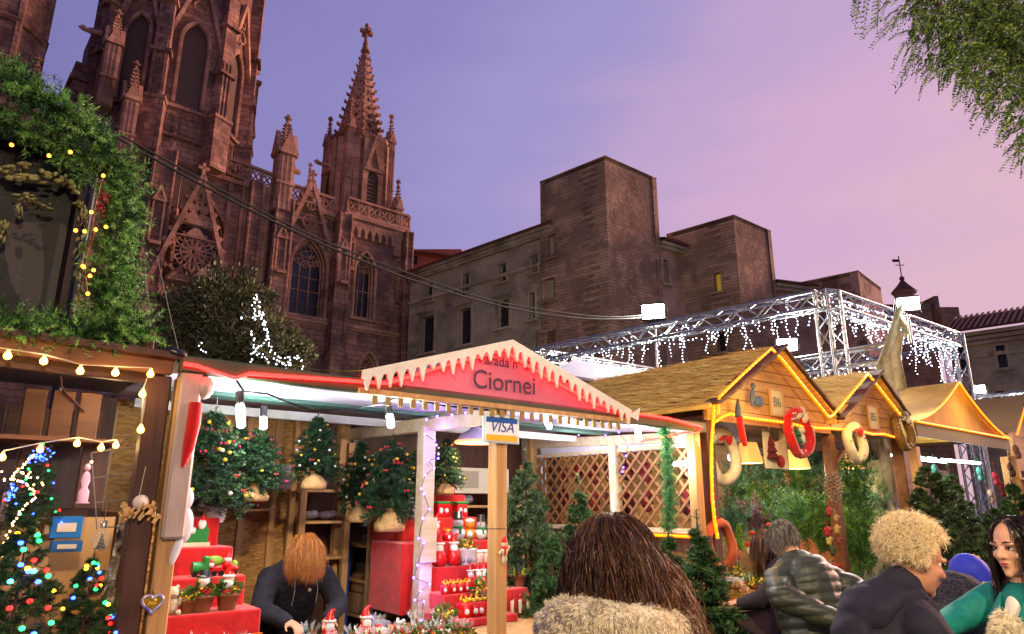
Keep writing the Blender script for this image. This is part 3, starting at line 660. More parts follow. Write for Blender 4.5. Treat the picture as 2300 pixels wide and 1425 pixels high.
for dz, dd in ((-.12, .42), (-.36, .3), (-.55, .2)): cs.bar(MW @ Vector((0, -dd / 2, WZ + dz)), MW @ Vector((14.4, -dd / 2, WZ + dz)), dd, .2)
cs.build('cornice', TRIM, wing, origin=org)
a = wpx(MW, 1000, 659); cs = MB(); cs.bar(MW @ Vector((0, -.06, a[1])), MW @ Vector((14.4, -.06, a[1])), .22, .22); cs.build('string_course', TRIM, wing, origin=org)
# linking walls between the towers
def link_wall(p, q, Z, label, wins=(), m=None, roof=True):
 p = Vector((p.x, p.y, 0)); q = Vector((q.x, q.y, 0)); org = (p.x, p.y, 0); M = wallM(p, q, (p + q) / 2 + Vector((0, 9, 0))); L = (q - p).length
 t = thing('curtain_wall', label, 'wall', org); hs = []
 for (u0, v0, u1, v1) in wins:
  a = wpx(M, u0, v0); d = wpx(M, u1, v1); h = (min(a[0], d[0]), max(a[0], d[0]), min(a[1], d[1]), max(a[1], d[1])); hs.append(rect(*h)); pal_window(t, M, *h, org)
 w = MB(); w.slab(rect(0, L, 0, Z), 0, .6, hs, back=True, M=M); w.build('wall', m or PL, t, origin=org)
 c = MB()
 for dz, dd in ((-.1, .5), (-.32, .35)): c.bar(M @ Vector((0, -dd / 2, Z + dz)), M @ Vector((L, -dd / 2, Z + dz)), dd, .2)
 c.build('cornice', TRIM, t, origin=org)
 r = MB(); r.add([M @ Vector(v) for v in [(0, -.6, Z + .05), (L, -.6, Z + .05), (L, 5, Z + 1.8), (0, 5, Z + 1.8), (0, -.6, Z + .2), (L, -.6, Z + .2)]], [(0, 1, 5, 4), (4, 5, 2, 3), (0, 3, 2, 1)]); r.build('roof', TILE, t, origin=org)
 return t
la = at_y(1478, 545, q2.y + .3); lb_ = at_y(1590, 578, T2[1].y + 1.0)
link_wall(la, Vector((T2[1].x + 1.6, T2[1].y - 1.0, 0)) + Vector((.3, 1.2, 0)), la.z, 'pinkish rendered wall with a tall window between the two tallest towers', wins=[(1487, 583, 1502, 640)], m=stone('pink_render', (196, 156, 138), (186, 148, 130), (178, 140, 124), 1.3, .6, .2))
lc = at_y(1735, 640, T2[3].y + .4)
link_wall(lc, Vector((T3[1].x + 2.2, T3[1].y - .6, 0)), lc.z, 'low rendered wall with cornice between the lamplit tower and the lowest tower', m=MATS['pink_render'])
# peach gable house squeezed between the church and the wing
hp = at_y(918, 560, 66); hq = at_y(985, 575, 66); org = (hp.x - 3, 66, 0)
ph = thing('house', 'peach plastered house corner showing between the church and the palace wing', 'house', org)
hb = MB(); hb.box((hp.x + 1.2, 68, hp.z / 2), (8.4, 4, hp.z)); hb.build('wall', mat('peach_plaster', (196, 120, 86), .9, c2=(176, 104, 74), scale=.6), ph, origin=org)
hr_ = MB(); hr_.add([(hp.x - 3.4, 65.6, hp.z + .3), (hp.x + 5.8, 65.6, hp.z - 1.0), (hp.x + 5.8, 71, hp.z + .2), (hp.x - 3.4, 71, hp.z + 1.4), (hp.x - 3.4, 65.6, hp.z + .05), (hp.x + 5.8, 65.6, hp.z - 1.25)], [(0, 1, 2, 3), (0, 4, 5, 1)]); hr_.build('roof', TILE, ph, origin=org)
hw_ = MB(); s_ = at_y(932, 585, 66); hw_.box((s_.x, 65.97, s_.z), (.5, .2, .9)); hw_.build('window', WOODW, ph, origin=org)
# bell turret house
bt0 = at_y(1985, 700, 50); zt = at_y(2060, 684, 50).z
org = (at_y(2068, 690, 50).x, 50, 0)
bt = thing('bell_turret', 'small tiled bell turret with a weather vane rising over a parapet', 'turret', org)
def yb(b, u0, v0, u1, v1, y, d):
 a = at_y(u0, v0, y); c = at_y(u1, v1, y); b.box(((a.x + c.x) / 2, y + d / 2, (a.z + c.z) / 2), (abs(c.x - a.x), d, abs(a.z - c.z))); return a, c
b = MB(); yb(b, 1985, 684, 2175, 1200, 50, 5); yb(b, 2098, 665, 2112, 695, 50.5, 3); yb(b, 2112, 690, 2160, 730, 49.4, 4); b.build('wall', stone('turret_stone', (186, 150, 128), (172, 138, 118), (156, 122, 104), .7, .35, .4), bt, origin=org)
a0_ = at_y(2043, 645, 50); a1_ = at_y(2092, 690, 50); cxt = (a0_.x + a1_.x) / 2; rw = (a1_.x - a0_.x) / 2 * 1.05
b = MB(); zc = at_y(2066, 640, 50).z; za = at_y(2066, 612, 50).z; zb_ = at_y(2066, 690, 50).z
b.lathe([(rw, zb_ - 2), (rw, zc - .2), (rw * 1.2, zc - .1), (rw * 1.2, zc + .05)], 8, (cxt, 52, 0), smooth=False, a0=math.pi / 8); b.build('drum', MATS['turret_stone'], bt, origin=org)
b = MB(); b.slab(arch(.5, zb_ + .1, zb_ + .75), -.05, .05, M=Matrix.Translation((cxt + .1, 52 - rw, 0))); b.build('bell_opening', WOODW, bt, origin=org)
b = MB(); b.lathe([(rw * 1.28, zc + .03), (rw * .55, zc + (za - zc) * .62), (.12, za)], 8, (cxt, 52, 0), smooth=False, a0=math.pi / 8); b.ell((cxt, 52, za + .15), .2, 8, 6); b.build('roof', TILE, bt, origin=org)
zv = at_y(2058, 575, 52).z; b = MB(); b.tube([(cxt, 52, za), (cxt, 52, zv)], .04, 5); b.bar((cxt - .35, 52, za + (zv - za) * .62), (cxt + .35, 52, za + (zv - za) * .62), .05); b.box((cxt - .3, 52, za + (zv - za) * .8), (.5, .03, .22)); b.build('weather_vane', mat('iron', (30, 28, 28), .6, .6), bt, origin=org)
# tiled house on the right
A = at_z(2128, 758, 12.5); Bq = at_z(2460, 712, 12.5); org = (A.x, A.y, 0)
rh = thing('tiled_house', 'grey rendered house with a long tiled eave and plain windows', 'house', org)
M = wallM(A, Bq, (A + Bq) / 2 + Vector((5, 9, 0))); L = (Vector((Bq.x, Bq.y, 0)) - Vector((A.x, A.y, 0))).length
hs = []
for (u0, v0, u1, v1) in ((2236, 778, 2266, 826), (2152, 782, 2178, 830), (2236, 880, 2266, 940)):
 a = wpx(M, u0, v0); d = wpx(M, u1, v1); h = (min(a[0], d[0]), max(a[0], d[0]), min(a[1], d[1]), max(a[1], d[1])); hs.append(rect(*h)); pal_window(rh, M, *h, org)
w = MB(); w.slab(rect(0, L, 0, 12.5), 0, .6, hs, M=M); w.slab(rect(0, L, 0, 12.5), 8, 8.1, M=M); w.build('wall', stone('grey_render', (186, 172, 146), (176, 162, 138), (166, 152, 130), 1.4, .7, .2), rh, origin=org)
c = MB()
for dz, dd in ((-.1, .6), (-.4, .42), (-.7, .3), (-1.5, .12)): c.bar(M @ Vector((0, -dd / 2, 12.5 + dz)), M @ Vector((L, -dd / 2, 12.5 + dz)), dd, .24)
c.build('cornice', TRIM, rh, origin=org)
r = MB(); r.add([M @ Vector(v) for v in [(-.3, -.8, 12.6), (L, -.8, 12.6), (L, 4, 14.6), (-.3, 4, 14.6)]], [(0, 1, 2, 3)])
for i in range(int(L / .34)):
 x = i * .34; r.tube([M @ Vector((x, -.9, 12.68)), M @ Vector((x, 4, 14.68))], .1, 5, True, True)
r.build('roof', mat('clay_tiles', (124, 76, 60), .9, c2=(92, 54, 44), scale=2.5, bump=.4), rh, origin=org)
# ================================================================== foliage builders
def unit(a): return a / np.maximum(np.linalg.norm(a, axis=-1, keepdims=True), 1e-9)
def needles(P, Q, per, ln, wd, spread=1.0, rng=RNG, jitter=.3, mats=1):
 """needle triangles along twigs P->Q (N,3)"""
 N = len(P); P = np.repeat(P, per, 0); Q = np.repeat(Q, per, 0); n = len(P)
 t = rng.random((n, 1)); ax = unit(Q - P); base = P + (Q - P) * t
 rnd = unit(rng.normal(size=(n, 3))); radl = unit(rnd - ax * (rnd * ax).sum(1, keepdims=True))
 d = unit(ax * (1.0 - .45 * spread) + radl * spread); L = ln * (1 + jitter * rng.normal(size=(n, 1))) * (1 - .35 * t)
 side = unit(np.cross(d, unit(rng.normal(size=(n, 3))))) * wd * .5
 V = np.stack([base - side, base + side, base + d * L], 1).reshape(-1, 3); F = np.arange(len(V)).reshape(-1, 3)
 mi = np.clip(np.repeat(rng.integers(0, mats, N), per) + (rng.random(n) > .85), 0, mats - 1) if mats > 1 else None
 return V, F, mi
def leaves(C, D, ln, wd, rng=RNG, mats=1):
 """diamond leaves at centres C pointing along D"""
 n = len(C); D = unit(D); s = unit(np.cross(D, unit(rng.normal(size=(n, 3))))); L = ln * (.7 + .6 * rng.random((n, 1))); w = wd * (.7 + .6 * rng.random((n, 1)))
 V = np.stack([C - D * L * .5, C + s * w * .5, C + D * L * .5, C - s * w * .5], 1).reshape(-1, 3); F = np.arange(len(V)).reshape(-1, 4)
 mi = rng.integers(0, mats, len(F)) if mats > 1 else None
 return V, F, mi
def cat_vf(parts):
 Vs = []; Fs = []; Ms = []; o = 0
 for V, F, mi in parts: Vs.append(V); Fs.append(F + o); Ms.append(mi if mi is not None else np.zeros(len(F), int)); o += len(V)
 return np.concatenate(Vs), np.concatenate(Fs), np.concatenate(Ms)
def green(name, c, c2, rough=.55, s=5): return mat(name, c, rough, c2=c2, scale=s, spec=.3)
PINE = [green('fir_dark', (24, 48, 28), (36, 64, 36)), green('fir_mid', (44, 76, 40), (60, 92, 44)), green('fir_light', (74, 104, 52), (58, 92, 50))]
DFIR = [green('nordmann_dark', (30, 46, 28), (42, 60, 34)), green('nordmann_mid', (50, 68, 40), (62, 84, 46)), green('nordmann_light', (72, 92, 54), (86, 106, 60))]
TINSEL = [green('garland_dark', (26, 62, 26), (40, 84, 34), .35), green('garland_mid', (86, 146, 58), (110, 170, 76), .35), green('garland_light', (160, 206, 116), (130, 186, 92), .35), green('garland_deep', (20, 44, 20), (30, 58, 26), .4)]
BARK = mat('bark', (78, 62, 48), .9, c2=(48, 38, 32), scale=12, stretch=(1, 1, .25), bump=.8)
# ================================================================== broad evergreen tree behind the stall
def leafy_tree(name, label, base, blobs, trunk_pts, rs, nleaf, ln, wd, mats, group=None, twigr=.02):
 t = thing(name, label, 'tree', base, group=group); o = Vector(base)
 tb = MB(); tb.tube([Vector(p) - o for p in trunk_pts], rs, 9)
 top = Vector(trunk_pts[-1]) - o
 for (c, r) in blobs:
  c = Vector(c) - o; m = top.lerp(c, .5) + Vector((random.uniform(-.1, .1), random.uniform(-.1, .1), .1)); tb.tube([top - Vector((0, 0, .2)), m, c], [rs[-1] * .7, rs[-1] * .4, twigr], 6)
 tb.build('trunk', BARK, t)
 parts = []
 for (c, r) in blobs:
  c = np.array(Vector(c) - o); r = np.array(r); k = int(nleaf * r[0] * r[2])
  sub = unit(RNG.normal(size=(max(6, k // 60), 3))) * (RNG.random((max(6, k // 60), 1)) ** .4) * r * .92 + c
  idx = RNG.integers(0, len(sub), k); off = RNG.normal(size=(k, 3)) * r * .16
  C = sub[idx] + off; D = unit(C - c) * .6 + unit(off) * .7 + RNG.normal(size=(k, 3)) * .35 + np.array([0, 0, .35])
  parts.append(leaves(C, D, ln, wd, mats=len(mats)))
 V, F, mi = cat_vf(parts); mobj('crown', np_mesh('crown', V, F, mats, mi), t)
 return t
OLV = [green('olive_dark', (66, 68, 40), (80, 82, 50)), green('olive_mid', (98, 98, 60), (116, 114, 72)), green('olive_light', (136, 134, 88), (120, 122, 78))]
def Y(u, v, y): return tuple(at_y(u, v, y))
ty = 13.0
leafy_tree('olive_tree', 'dusky olive tree rising behind the long canopy in front of the church', Y(520, 1350, ty)[:2] + (0,), [(Y(500, 690, ty), (.75, .7, .75)), (Y(545, 660, ty + .2), (.5, .5, .5)), (Y(430, 720, ty + .2), (.6, .5, .6)), (Y(590, 740, ty), (.5, .5, .65)), (Y(400, 780, ty), (.55, .5, .5)), (Y(520, 790, ty), (.8, .6, .6)), (Y(650, 790, ty - .2), (.45, .4, .38)), (Y(380, 690, ty + .4), (.35, .4, .4)), (Y(610, 820, ty - .2), (.6, .5, .45)), (Y(560, 628, ty), (.2, .2, .28)), (Y(602, 672, ty), (.22, .2, .3)), (Y(455, 655, ty), (.26, .25, .3)), (Y(492, 632, ty), (.2, .2, .3)), (Y(668, 752, ty), (.2, .2, .26)), (Y(695, 785, ty), (.2, .2, .2)), (Y(365, 735, ty), (.24, .2, .3))], [Y(520, 1350, ty)[:2] + (0,), Y(522, 1000, ty), Y(518, 830, ty)], [.16, .13, .1], 9500, .1, .03, OLV)
# ================================================================== pepper tree: hanging feathery branches top right
PEP = [green('pepper_dark', (44, 60, 22), (60, 78, 28)), green('pepper_mid', (84, 110, 34), (104, 128, 44)), green('pepper_light', (150, 166, 52), (126, 150, 52))]
def pepper():
 base = Vector(Y(2560, 1400, 6.4)[:2] + (0,)); t = thing('pepper_tree', 'pepper tree with feathery drooping leaf sprays hanging against the pink sky', 'tree', base)
 fork = Vector(Y(2480, 300, 6.2)) - base
 tb = MB(); tb.tube([(0, 0, 0), (.03, -.02, 1.2), fork * .45 + Vector((.05, 0, .1)), fork * .7 + Vector((.03, 0, .1)), fork], [.2, .17, .15, .13, .1], 10)
 fronds = []
 specs = [(1930, -40, 1925, 45, 4), (1955, -60, 1935, 80, 3), (1975, -50, 1962, 75, 3), (2010, -60, 2060, 20, 3)]
 clus = [(2090, 20, 26), (2070, -30, 26), (2060, 60, 10), (2110, 100, 16), (2140, 120, 20), (2140, -20, 40), (2200, 20, 60), (2260, 40, 60), (2160, 60, 40), (2230, 110, 55), (2290, 120, 50), (2200, 150, 30), (2270, 190, 30), (2320, 200, 40), (2100, -30, 24), (2330, 60, 40), (2180, 100, 30), (2250, 0, 40), (2300, 20, 50), (2120, 30, 16), (2290, 250, 16), (2330, 300, 20), (2400, -40, 50), (2450, 60, 50), (2520, 20, 50), (2430, 150, 50), (2500, -100, 50), (2560, 120, 40), (2600, 0, 40)]
 for (u0, v0, u1, v1, k) in specs:
  for _ in range(k): fronds.append((Vector(Y(u0 + random.uniform(-14, 14), v0, 6.0 + random.uniform(-.2, .2))) - base, Vector(Y(u1 + random.uniform(-14, 14), v1 + random.uniform(-18, 10), 5.9 + random.uniform(-.2, .2))) - base))
 for (u, v, n) in clus:
  for _ in range(int(n * 1.45)):
   y = random.uniform(5.6, 6.8); a = Vector(Y(u + random.gauss(0, 34), v + random.gauss(0, 28), y)) - base
   L = random.uniform(.18, .38); d = Vector((random.gauss(-.45, .5), random.gauss(0, .4), random.uniform(-1.2, -.3))).normalized(); fronds.append((a, a + d * L))
 for (u0, v0, u1, v1) in ((2060, 95, 2030, 145), (2080, 100, 2045, 135), (2120, 140, 2075, 185), (2140, 160, 2120, 200), (2160, 180, 2145, 235), (2220, 240, 2222, 280), (2290, 260, 2260, 285), (2310, 320, 2255, 345), (2320, 330, 2252, 383), (2330, 345, 2285, 372), (2100, 60, 2040, 100), (2180, 190, 2195, 230)):
  fronds.append((Vector(Y(u0, v0, 5.9)) - base, Vector(Y(u1, v1, 5.85)) - base))
 # limbs
 for (u, v) in ((2200, -60), (2260, 60), (2230, 100), (2310, 160), (2140, -60), (2000, -90), (2330, 260), (1940, -80)):
  e = Vector(Y(u, v, 6.1)) - base; m = fork.lerp(e, .5) + Vector((0, 0, .25)); tb.tube([fork, m, e], [.06, .035, .008], 6)
 tb.build('trunk', BARK, t)
 P = np.array([a for a, _ in fronds]); Q = np.array([b for _, b in fronds]); parts = []; rv = []
 K = 13
 tt = np.linspace(.12, 1, K)[None, :, None]; sag = np.array([0, 0, -.05])[None, None, :] * (tt * (1 - tt) * 4) * -1
 pts = P[:, None, :] + (Q - P)[:, None, :] * tt + sag
 ax = unit(Q - P)[:, None, :]; rnd = unit(RNG.normal(size=(len(P), 3)))[:, None, :]; sd_ = unit(np.cross(ax, rnd))
 ln_ = np.linalg.norm(Q - P, axis=1)[:, None, None]
 for sg in (-1, 1):
  D = ax * .65 + sd_ * sg * .8 + RNG.normal(size=pts.shape) * .08; D = unit(D); LL = np.clip(ln_ * .22, .035, .065) * (1 - .45 * tt)
  C = (pts + D * LL * .5).reshape(-1, 3); n = len(C); Dn = D.reshape(-1, 3); s = unit(np.cross(Dn, unit(RNG.normal(size=(n, 3))) * .5 + np.array([0, -1, .2]))); w = .016; Lf = np.broadcast_to(LL, pts.shape[:2] + (1,)).reshape(-1, 1)
  V = np.stack([C - Dn * Lf * .5, C + s * w * .5, C + Dn * Lf * .5, C - s * w * .5], 1).reshape(-1, 3); F = np.arange(len(V)).reshape(-1, 4); parts.append((V, F, RNG.choice(3, len(F), p=[.5, .35, .15])))
 s = unit(np.cross(Q - P, RNG.normal(size=P.shape))) * .0018
 V = np.stack([P - s, P + s, Q + s * .4, Q - s * .4], 1).reshape(-1, 3); parts.append((V, np.arange(len(V)).reshape(-1, 4), None))
 V, F, mi = cat_vf(parts); mobj('crown', np_mesh('crown', V, F, PEP, mi), t)
pepper()
# ================================================================== pale plane-tree trunk behind the second cottage
PALE = mat('plane_bark', (190, 186, 176), .85, c2=(98, 104, 76), scale=5, stretch=(1, 1, .35), bump=.7, c3=(150, 142, 122))
b_ = Y(1985, 1400, 8.8); base = Vector((b_[0], b_[1], 0)); pt_ = thing('plane_tree', 'pale mottled tree trunk leaning up behind the second cottage roof', 'tree', base)
tb = MB(); tp = [Vector((b_[0], b_[1], 0)), Vector(Y(1978, 1100, 8.8)), Vector(Y(1985, 960, 8.8)), Vector(Y(2000, 870, 8.8)), Vector(Y(1985, 825, 8.8)), Vector(Y(2003, 770, 8.8)), Vector(Y(2018, 710, 8.8)), Vector(Y(2024, 685, 8.8))]
tb.tube([p - base for p in tp], [.24, .2, .17, .12, .1, .075, .055, .03], 11); tb.tube([tp[3] - base, Vector(Y(2022, 870, 8.7)) - base, Vector(Y(2010, 800, 8.7)) - base, Vector(Y(2026, 745, 8.6)) - base], [.12, .08, .07, .03], 8); tb.tube([tp[6] - base, Vector(Y(2035, 735, 8.7)) - base, Vector(Y(2034, 760, 8.7)) - base], [.05, .04, .015], 7)
tb.build('trunk', PALE, pt_)
# ================================================================== aluminium truss frame with icicle lights
ALU = mat('aluminium', (190, 192, 196), .35, .9, c2=(150, 152, 156), scale=8)
def truss(b, p, q, w=.29, seg=.33, r=.027):
 p = Vector(p); q = Vector(q); d = (q - p); L = d.length; x = d.normalized(); up = Vector((0, 0, 1)) if abs(x.z) < .9 else Vector((1, .3, 0)).normalized()
 y = up.cross(x).normalized(); z = x.cross(y); h = w / 2; n = max(2, round(L / seg)); off = [y * h + z * h, -y * h + z * h, -y * h - z * h, y * h - z * h]
 for o in off: b.tube([p + o, q + o], r, 6, True)
 for k in range(4):
  a, c = off[k], off[(k + 1) % 4]
  for i in range(n):
   s0 = p + d * (i / n); s1 = p + d * ((i + 1) / n); b.tube([s0 + (a if i % 2 else c), s1 + (c if i % 2 else a)], r * .5, 4, False)
 for o1, o2 in zip(off, off[1:] + off[:1]):
  for e in (p, q): b.tube([e + o1, e + o2], r * .8, 4, False)
tz = 5.0
tA = at_z(1205, 800, tz); tC = at_z(1858, 672, tz); tE = at_z(2140, 765, tz)
org = Vector((tC.x, tC.y, 0)); tf = thing('truss_frame', 'aluminium lighting truss frame on columns above the cottage roofs', 'truss', org)
def tpart(name, p, q, w=.28): b = MB(); truss(b, Vector(p) - org, Vector(q) - org, w); return b.build(name, ALU, tf)
x1 = (tA - tC).normalized(); x2 = (tE - tC).normalized()
tpart('truss_beam', tC + x1 * .13, tA); tpart('truss_beam', tC + x2 * .13, tE)
tpart('truss_column', (tC.x, tC.y, 0), (tC.x, tC.y, tz + .12))
tpart('truss_column', (tE.x, tE.y, 0), (tE.x, tE.y, tz + .12)); tpart('truss_column', (tA.x, tA.y, 0), (tA.x, tA.y, tz))
tF = tA + x2 * 6.0; tG = tE + x1 * 4.8
tpart('truss_beam', tA, tF); tpart('truss_beam', tF, tE); tpart('truss_column', (tF.x, tF.y, 0), (tF.x, tF.y, tz))
lowz = 4.0
m1 = at_z(1770, 828, lowz); m2 = at_z(2000, 792, lowz); tpart('truss_beam', m1 - (m2 - m1) * .05, m2 + (m2 - m1) * .05, .26)
# white tarpaulin roof panel seen under the left end of the truss
tv = [at_y(1235, 835, 10.6), at_y(1335, 852, 9.8), at_y(1480, 838, 11.4), at_y(1290, 808, 12.4)]
tn = MB(); tn.add([v - tv[0] for v in tv] + [v - tv[0] - Vector((0, 0, .04)) for v in tv], [(0, 1, 2, 3), (7, 6, 5, 4), (0, 4, 5, 1), (1, 5, 6, 2), (2, 6, 7, 3), (3, 7, 4, 0)])
tent = tn.build('white_tent_roof', mat('tarpaulin', (196, 192, 204), .6, c2=(178, 174, 190), scale=3), loc=tv[0]); tag(tent, 'white tarpaulin tent roof stretched behind the icicle gable', 'tent')
CW = glow('cool_led', (225, 232, 255), 8.0); WIRE = mat('clear_wire', (90, 92, 100), .5)
def icicles(name, label, p, q, n, lmin, lmax, dens=.055, bias=None, group='icicle light curtains on the truss', spread=.1, extra=0):
 p = Vector(p); q = Vector(q); d = q - p; t = thing(name, label, 'lights', p, group=group); bulbs = MB()
 for i in range(n):
  f = (i + random.uniform(.1, .9)) / n; a = d * f + Vector((random.uniform(-spread, spread), random.uniform(-spread, spread), -.02)); L = random.uniform(lmin, lmax) * (bias(f) if bias else 1)
  pts = [a]; m = max(2, int(L / dens)); c = a.copy()
  for k in range(m):
   c = c + Vector((random.uniform(-.035, .035), random.uniform(-.03, .03), -L / m)); pts.append(c.copy())
  wb = MB(); wb.tube(pts, .0016, 3, False); wb.build('wire_strand', WIRE, t)
  for c in pts[1:]: bulbs.ell(c + Vector((random.uniform(-.012, .012), 0, 0)), random.uniform(.0075, .0125), 5, 3)
 for i in range(extra):
  f = random.random(); bulbs.ell(d * f + Vector((random.uniform(-.14, .14), random.uniform(-.14, .14), random.uniform(-.22, .12))), .011, 5, 3)
 tag(bulbs.build('bulbs', CW, t), kind='stuff'); return t
icicles('icicle_lights', 'white icicle lights dangling below the long truss beam', tA.lerp(tC, .0) - Vector((0, 0, .12)), tC - Vector((0, 0, .12)), 40, .12, .62, extra=150)
icicles('icicle_lights', 'dense white icicle lights along the truss beam beside the pale trunk', tC.lerp(tE, .05) - Vector((0, 0, .05)), tE - Vector((0, 0, .05)), 46, .2, .95, bias=lambda f: .55 + .6 * f, spread=.12, extra=260)
icicles('icicle_lights', 'short white icicle lights under the low inner truss beam', m1 - Vector((0, 0, .12)), m2 - Vector((0, 0, .12)), 16, .1, .5, extra=40)
icicles('icicle_lights', 'white icicle lights on the truss beam over the tarpaulin roof', tA.lerp(tF, .05), tA.lerp(tF, .7), 18, .05, .2, extra=120)
# farther truss with lights over the lower aisle
fa = at_y(2180, 905, 17); fb = at_y(2420, 880, 15.5); fo = Vector((fa.x, fa.y, 0))
ft = thing('truss_frame', 'far aluminium truss hung with lights beyond the yellow canopy', 'truss', fo)
b = MB(); truss(b, fa - fo, fb - fo, .24); b.build('truss_beam', ALU, ft); b = MB(); truss(b, Vector((0, 0, 0)), Vector((0, 0, fa.z)), .2); b.build('truss_column', ALU, ft)
b = MB(); truss(b, fa - fo + Vector((.3, 0, -.55)), fb - fo + Vector((.3, 0, -.5)), .22); b.build('truss_beam', ALU, ft)
icicles('icicle_lights', 'tangle of white icicle lights under the far truss', fa - Vector((0, 0, .1)), fb - Vector((0, 0, .1)), 34, .3, .9, dens=.07, extra=150, spread=.25)
# string of white lights in the olive tree
tl_ = thing('tree_light_string', 'string of tiny white lights looped through the olive tree', 'lights', Y(570, 660, ty - .75)); o = Vector(Y(570, 660, ty - .75)); bb = MB(); wb = MB()
for path in ([(575, 665), (568, 720), (590, 700), (600, 760), (570, 790), (560, 830)], [(575, 665), (590, 720), (612, 790), (640, 820), (665, 798), (678, 815), (676, 835)], [(566, 745), (572, 790), (600, 808), (630, 822), (648, 800), (646, 836)], [(452, 770), (460, 800)], [(545, 710), (552, 722)]):
 pp = [Vector(Y(u, v, ty - .75)) - o for u, v in path]; wb.tube(pp, .004, 3, False)
 for a, c in zip(pp[:-1], pp[1:]):
  k = max(2, int((c - a).length / .045))
  for i in range(k): bb.ell(a.lerp(c, i / k) + Vector((random.gauss(0, .02), random.gauss(0, .02), random.gauss(0, .02))), .012, 5, 3)
wb.build('wire', mat('dark_wire', (20, 22, 20), .6), tl_); tag(bb.build('bulbs', CW, tl_), kind='stuff')
# ================================================================== floodlights
BLK = mat('black_plastic', (16, 16, 18), .45); FLG = glow('flood', (255, 255, 248), 38.0)
def floodlight(u, v, y, label, size=.2, energy=120, aim=None, pole=True, plen=None, added_head=None, ener_col=(1, .96, .86), spot=150, loc=None):
 p = Vector(loc) if loc else Vector(Y(u, v, y)); aimv = (Vector(aim) - p).normalized() if aim else (EYEV - p).normalized()
 rot = (-aimv).to_track_quat('Z', 'Y').to_euler(); base = Vector((p.x, p.y, 0)); t = thing('floodlight', label, 'floodlight', base, group='market floodlights')
 R = (-aimv).to_track_quat('Z', 'Y').to_matrix(); c = p - base
 h = MB(); h.box(c + R @ Vector((0, 0, .05)), (size * 1.25, size * .85, .08), R, .015)
 for i in range(5): h.box(c + R @ Vector((0, -size * .32 + i * size * .16, .11)), (size * 1.05, .012, .05), R)
 h.build('housing', BLK, t)
 l = MB(); l.box(c + R @ Vector((0, 0, .002)), (size * 1.12, size * .72, .012), R); l.build('lens', FLG, t)
 k = MB(); k.tube([c + R @ Vector((-size * .68, 0, .05)), c + R @ Vector((-size * .68, -size * .6, .1)), c + R @ Vector((size * .68, -size * .6, .1)), c + R @ Vector((size * .68, 0, .05))], .012, 5); k.build('bracket', BLK, t)
 if pole: m = MB(); e = c + R @ Vector((0, -size * .6, .1)); m.tube([(e.x, e.y + .02, 0 if plen is None else e.z - plen), (e.x, e.y + .02, e.z)], .03, 7); m.build('pole', ALU, t)
 s = lamp('flood_lamp', 'SPOT', c + R @ Vector((0, 0, -.03)), energy, ener_col, t, .1, rot, rad(spot), .5)
 if added_head:  # added second head and lamp, put in to brighten the buildings
  av = (Vector(added_head) - p).normalized(); R2 = (-av).to_track_quat('Z', 'Y').to_matrix(); c2 = c + Vector((.1, .25, 0)); h = MB(); h.box(c2, (size * 1.25, size * .85, .08), R2, .015); h.build('housing', BLK, t); l = MB(); l.box(c2 + R2 @ Vector((0, 0, -.048)), (size * 1.1, size * .7, .012), R2); l.build('lens', FLG, t)
  lamp('flood_lamp', 'SPOT', c2 + R2 @ Vector((0, 0, -.1)), 5200, (1, .9, .7), t, .15, R2.to_euler(), rad(155), .6)
 return t
rc = ROW.W(5, -1.2, 1.2)
floodlight(1467, 700, 14.5, 'floodlight on the pole before the tallest square tower, with an added head lighting the buildings', .42, 2200, aim=(-1, 2.5, 1.6), added_head=(0, 46, 16))
floodlight(1768, 775, 12.2, 'floodlight behind the ridge of the first cottage, beside the truss column', .3, 900, aim=(2, -1, 1), plen=.75)
floodlight(2040, 683, 8.75, 'tilted floodlight at the top of the pale trunk', .23, 700, aim=(1.5, -1, .5), plen=.4)
floodlight(2197, 875, 17, 'floodlight of the far truss, above the yellow canopy ridge', .26, 700, aim=(2, 0, 1), plen=.5)
floodlight(2285, 900, 17, 'floodlight of the far truss, beside the steep-gabled hut', .24, 700, aim=(3, 0, 1), plen=.5)
# added out of view: floodlights for the shoppers' lit backs and the straw roofs
floodlight(0, 0, 0, 'unseen floodlight added behind the shoppers to light the straw roofs', .35, 3000, aim=(4.4, 8, 3.0), loc=(-2.0, -6.5, 8.0), ener_col=(1, .8, .5), spot=46)
floodlight(0, 0, 0, 'unseen floodlight added behind the shoppers to light their backs', .35, 1850, aim=(2.6, 4, 1.4), loc=(2.6, -4.6, 5.2), ener_col=(1, .77, .46))
# ================================================================== overhead cables
def cable(name, label, pts, r, m, cat='cable'):
 P = [Vector(p) for p in pts]; o = P[0]; b = MB(); b.tube([p - o for p in P], r, 6); return tag(b.build(name, m, loc=o), label, cat)
def catn(a, b, sag, n=14):
 a = Vector(a); b = Vector(b); return [a.lerp(b, i / n) - Vector((0, 0, sag * 4 * (i / n) * (1 - i / n))) for i in range(n + 1)]
CBL = mat('cable_rubber', (44, 46, 40), .7)
a = Vector(Y(230, 290, 7)); c = Vector(Y(1462, 712, 14.4))
cable('overhead_cable', 'thick dark overhead cable slanting across the church front', catn(a, c, .75, 20), .017, CBL)
cable('overhead_cable', 'thin second overhead cable twisted along the thick one', [p + Vector((0, .02, .05 + .012 * math.sin(i))) for i, p in enumerate(catn(a, c, .72, 20))], .013, CBL)
cable('support_pole', 'dark pole carrying the overhead cable behind the garland', [Vector((a.x, a.y, 0)), a + Vector((0, 0, .1))], .05, BLK, 'pole')
cable('yellow_cord', 'thin yellow cord strung from the olive tree to the icicle gable', catn(Y(575, 775, ty - .8), ROW.W(1.6, .1, 2.56), .25), .006, mat('yellow_cord', (190, 170, 50), .6), 'cord')
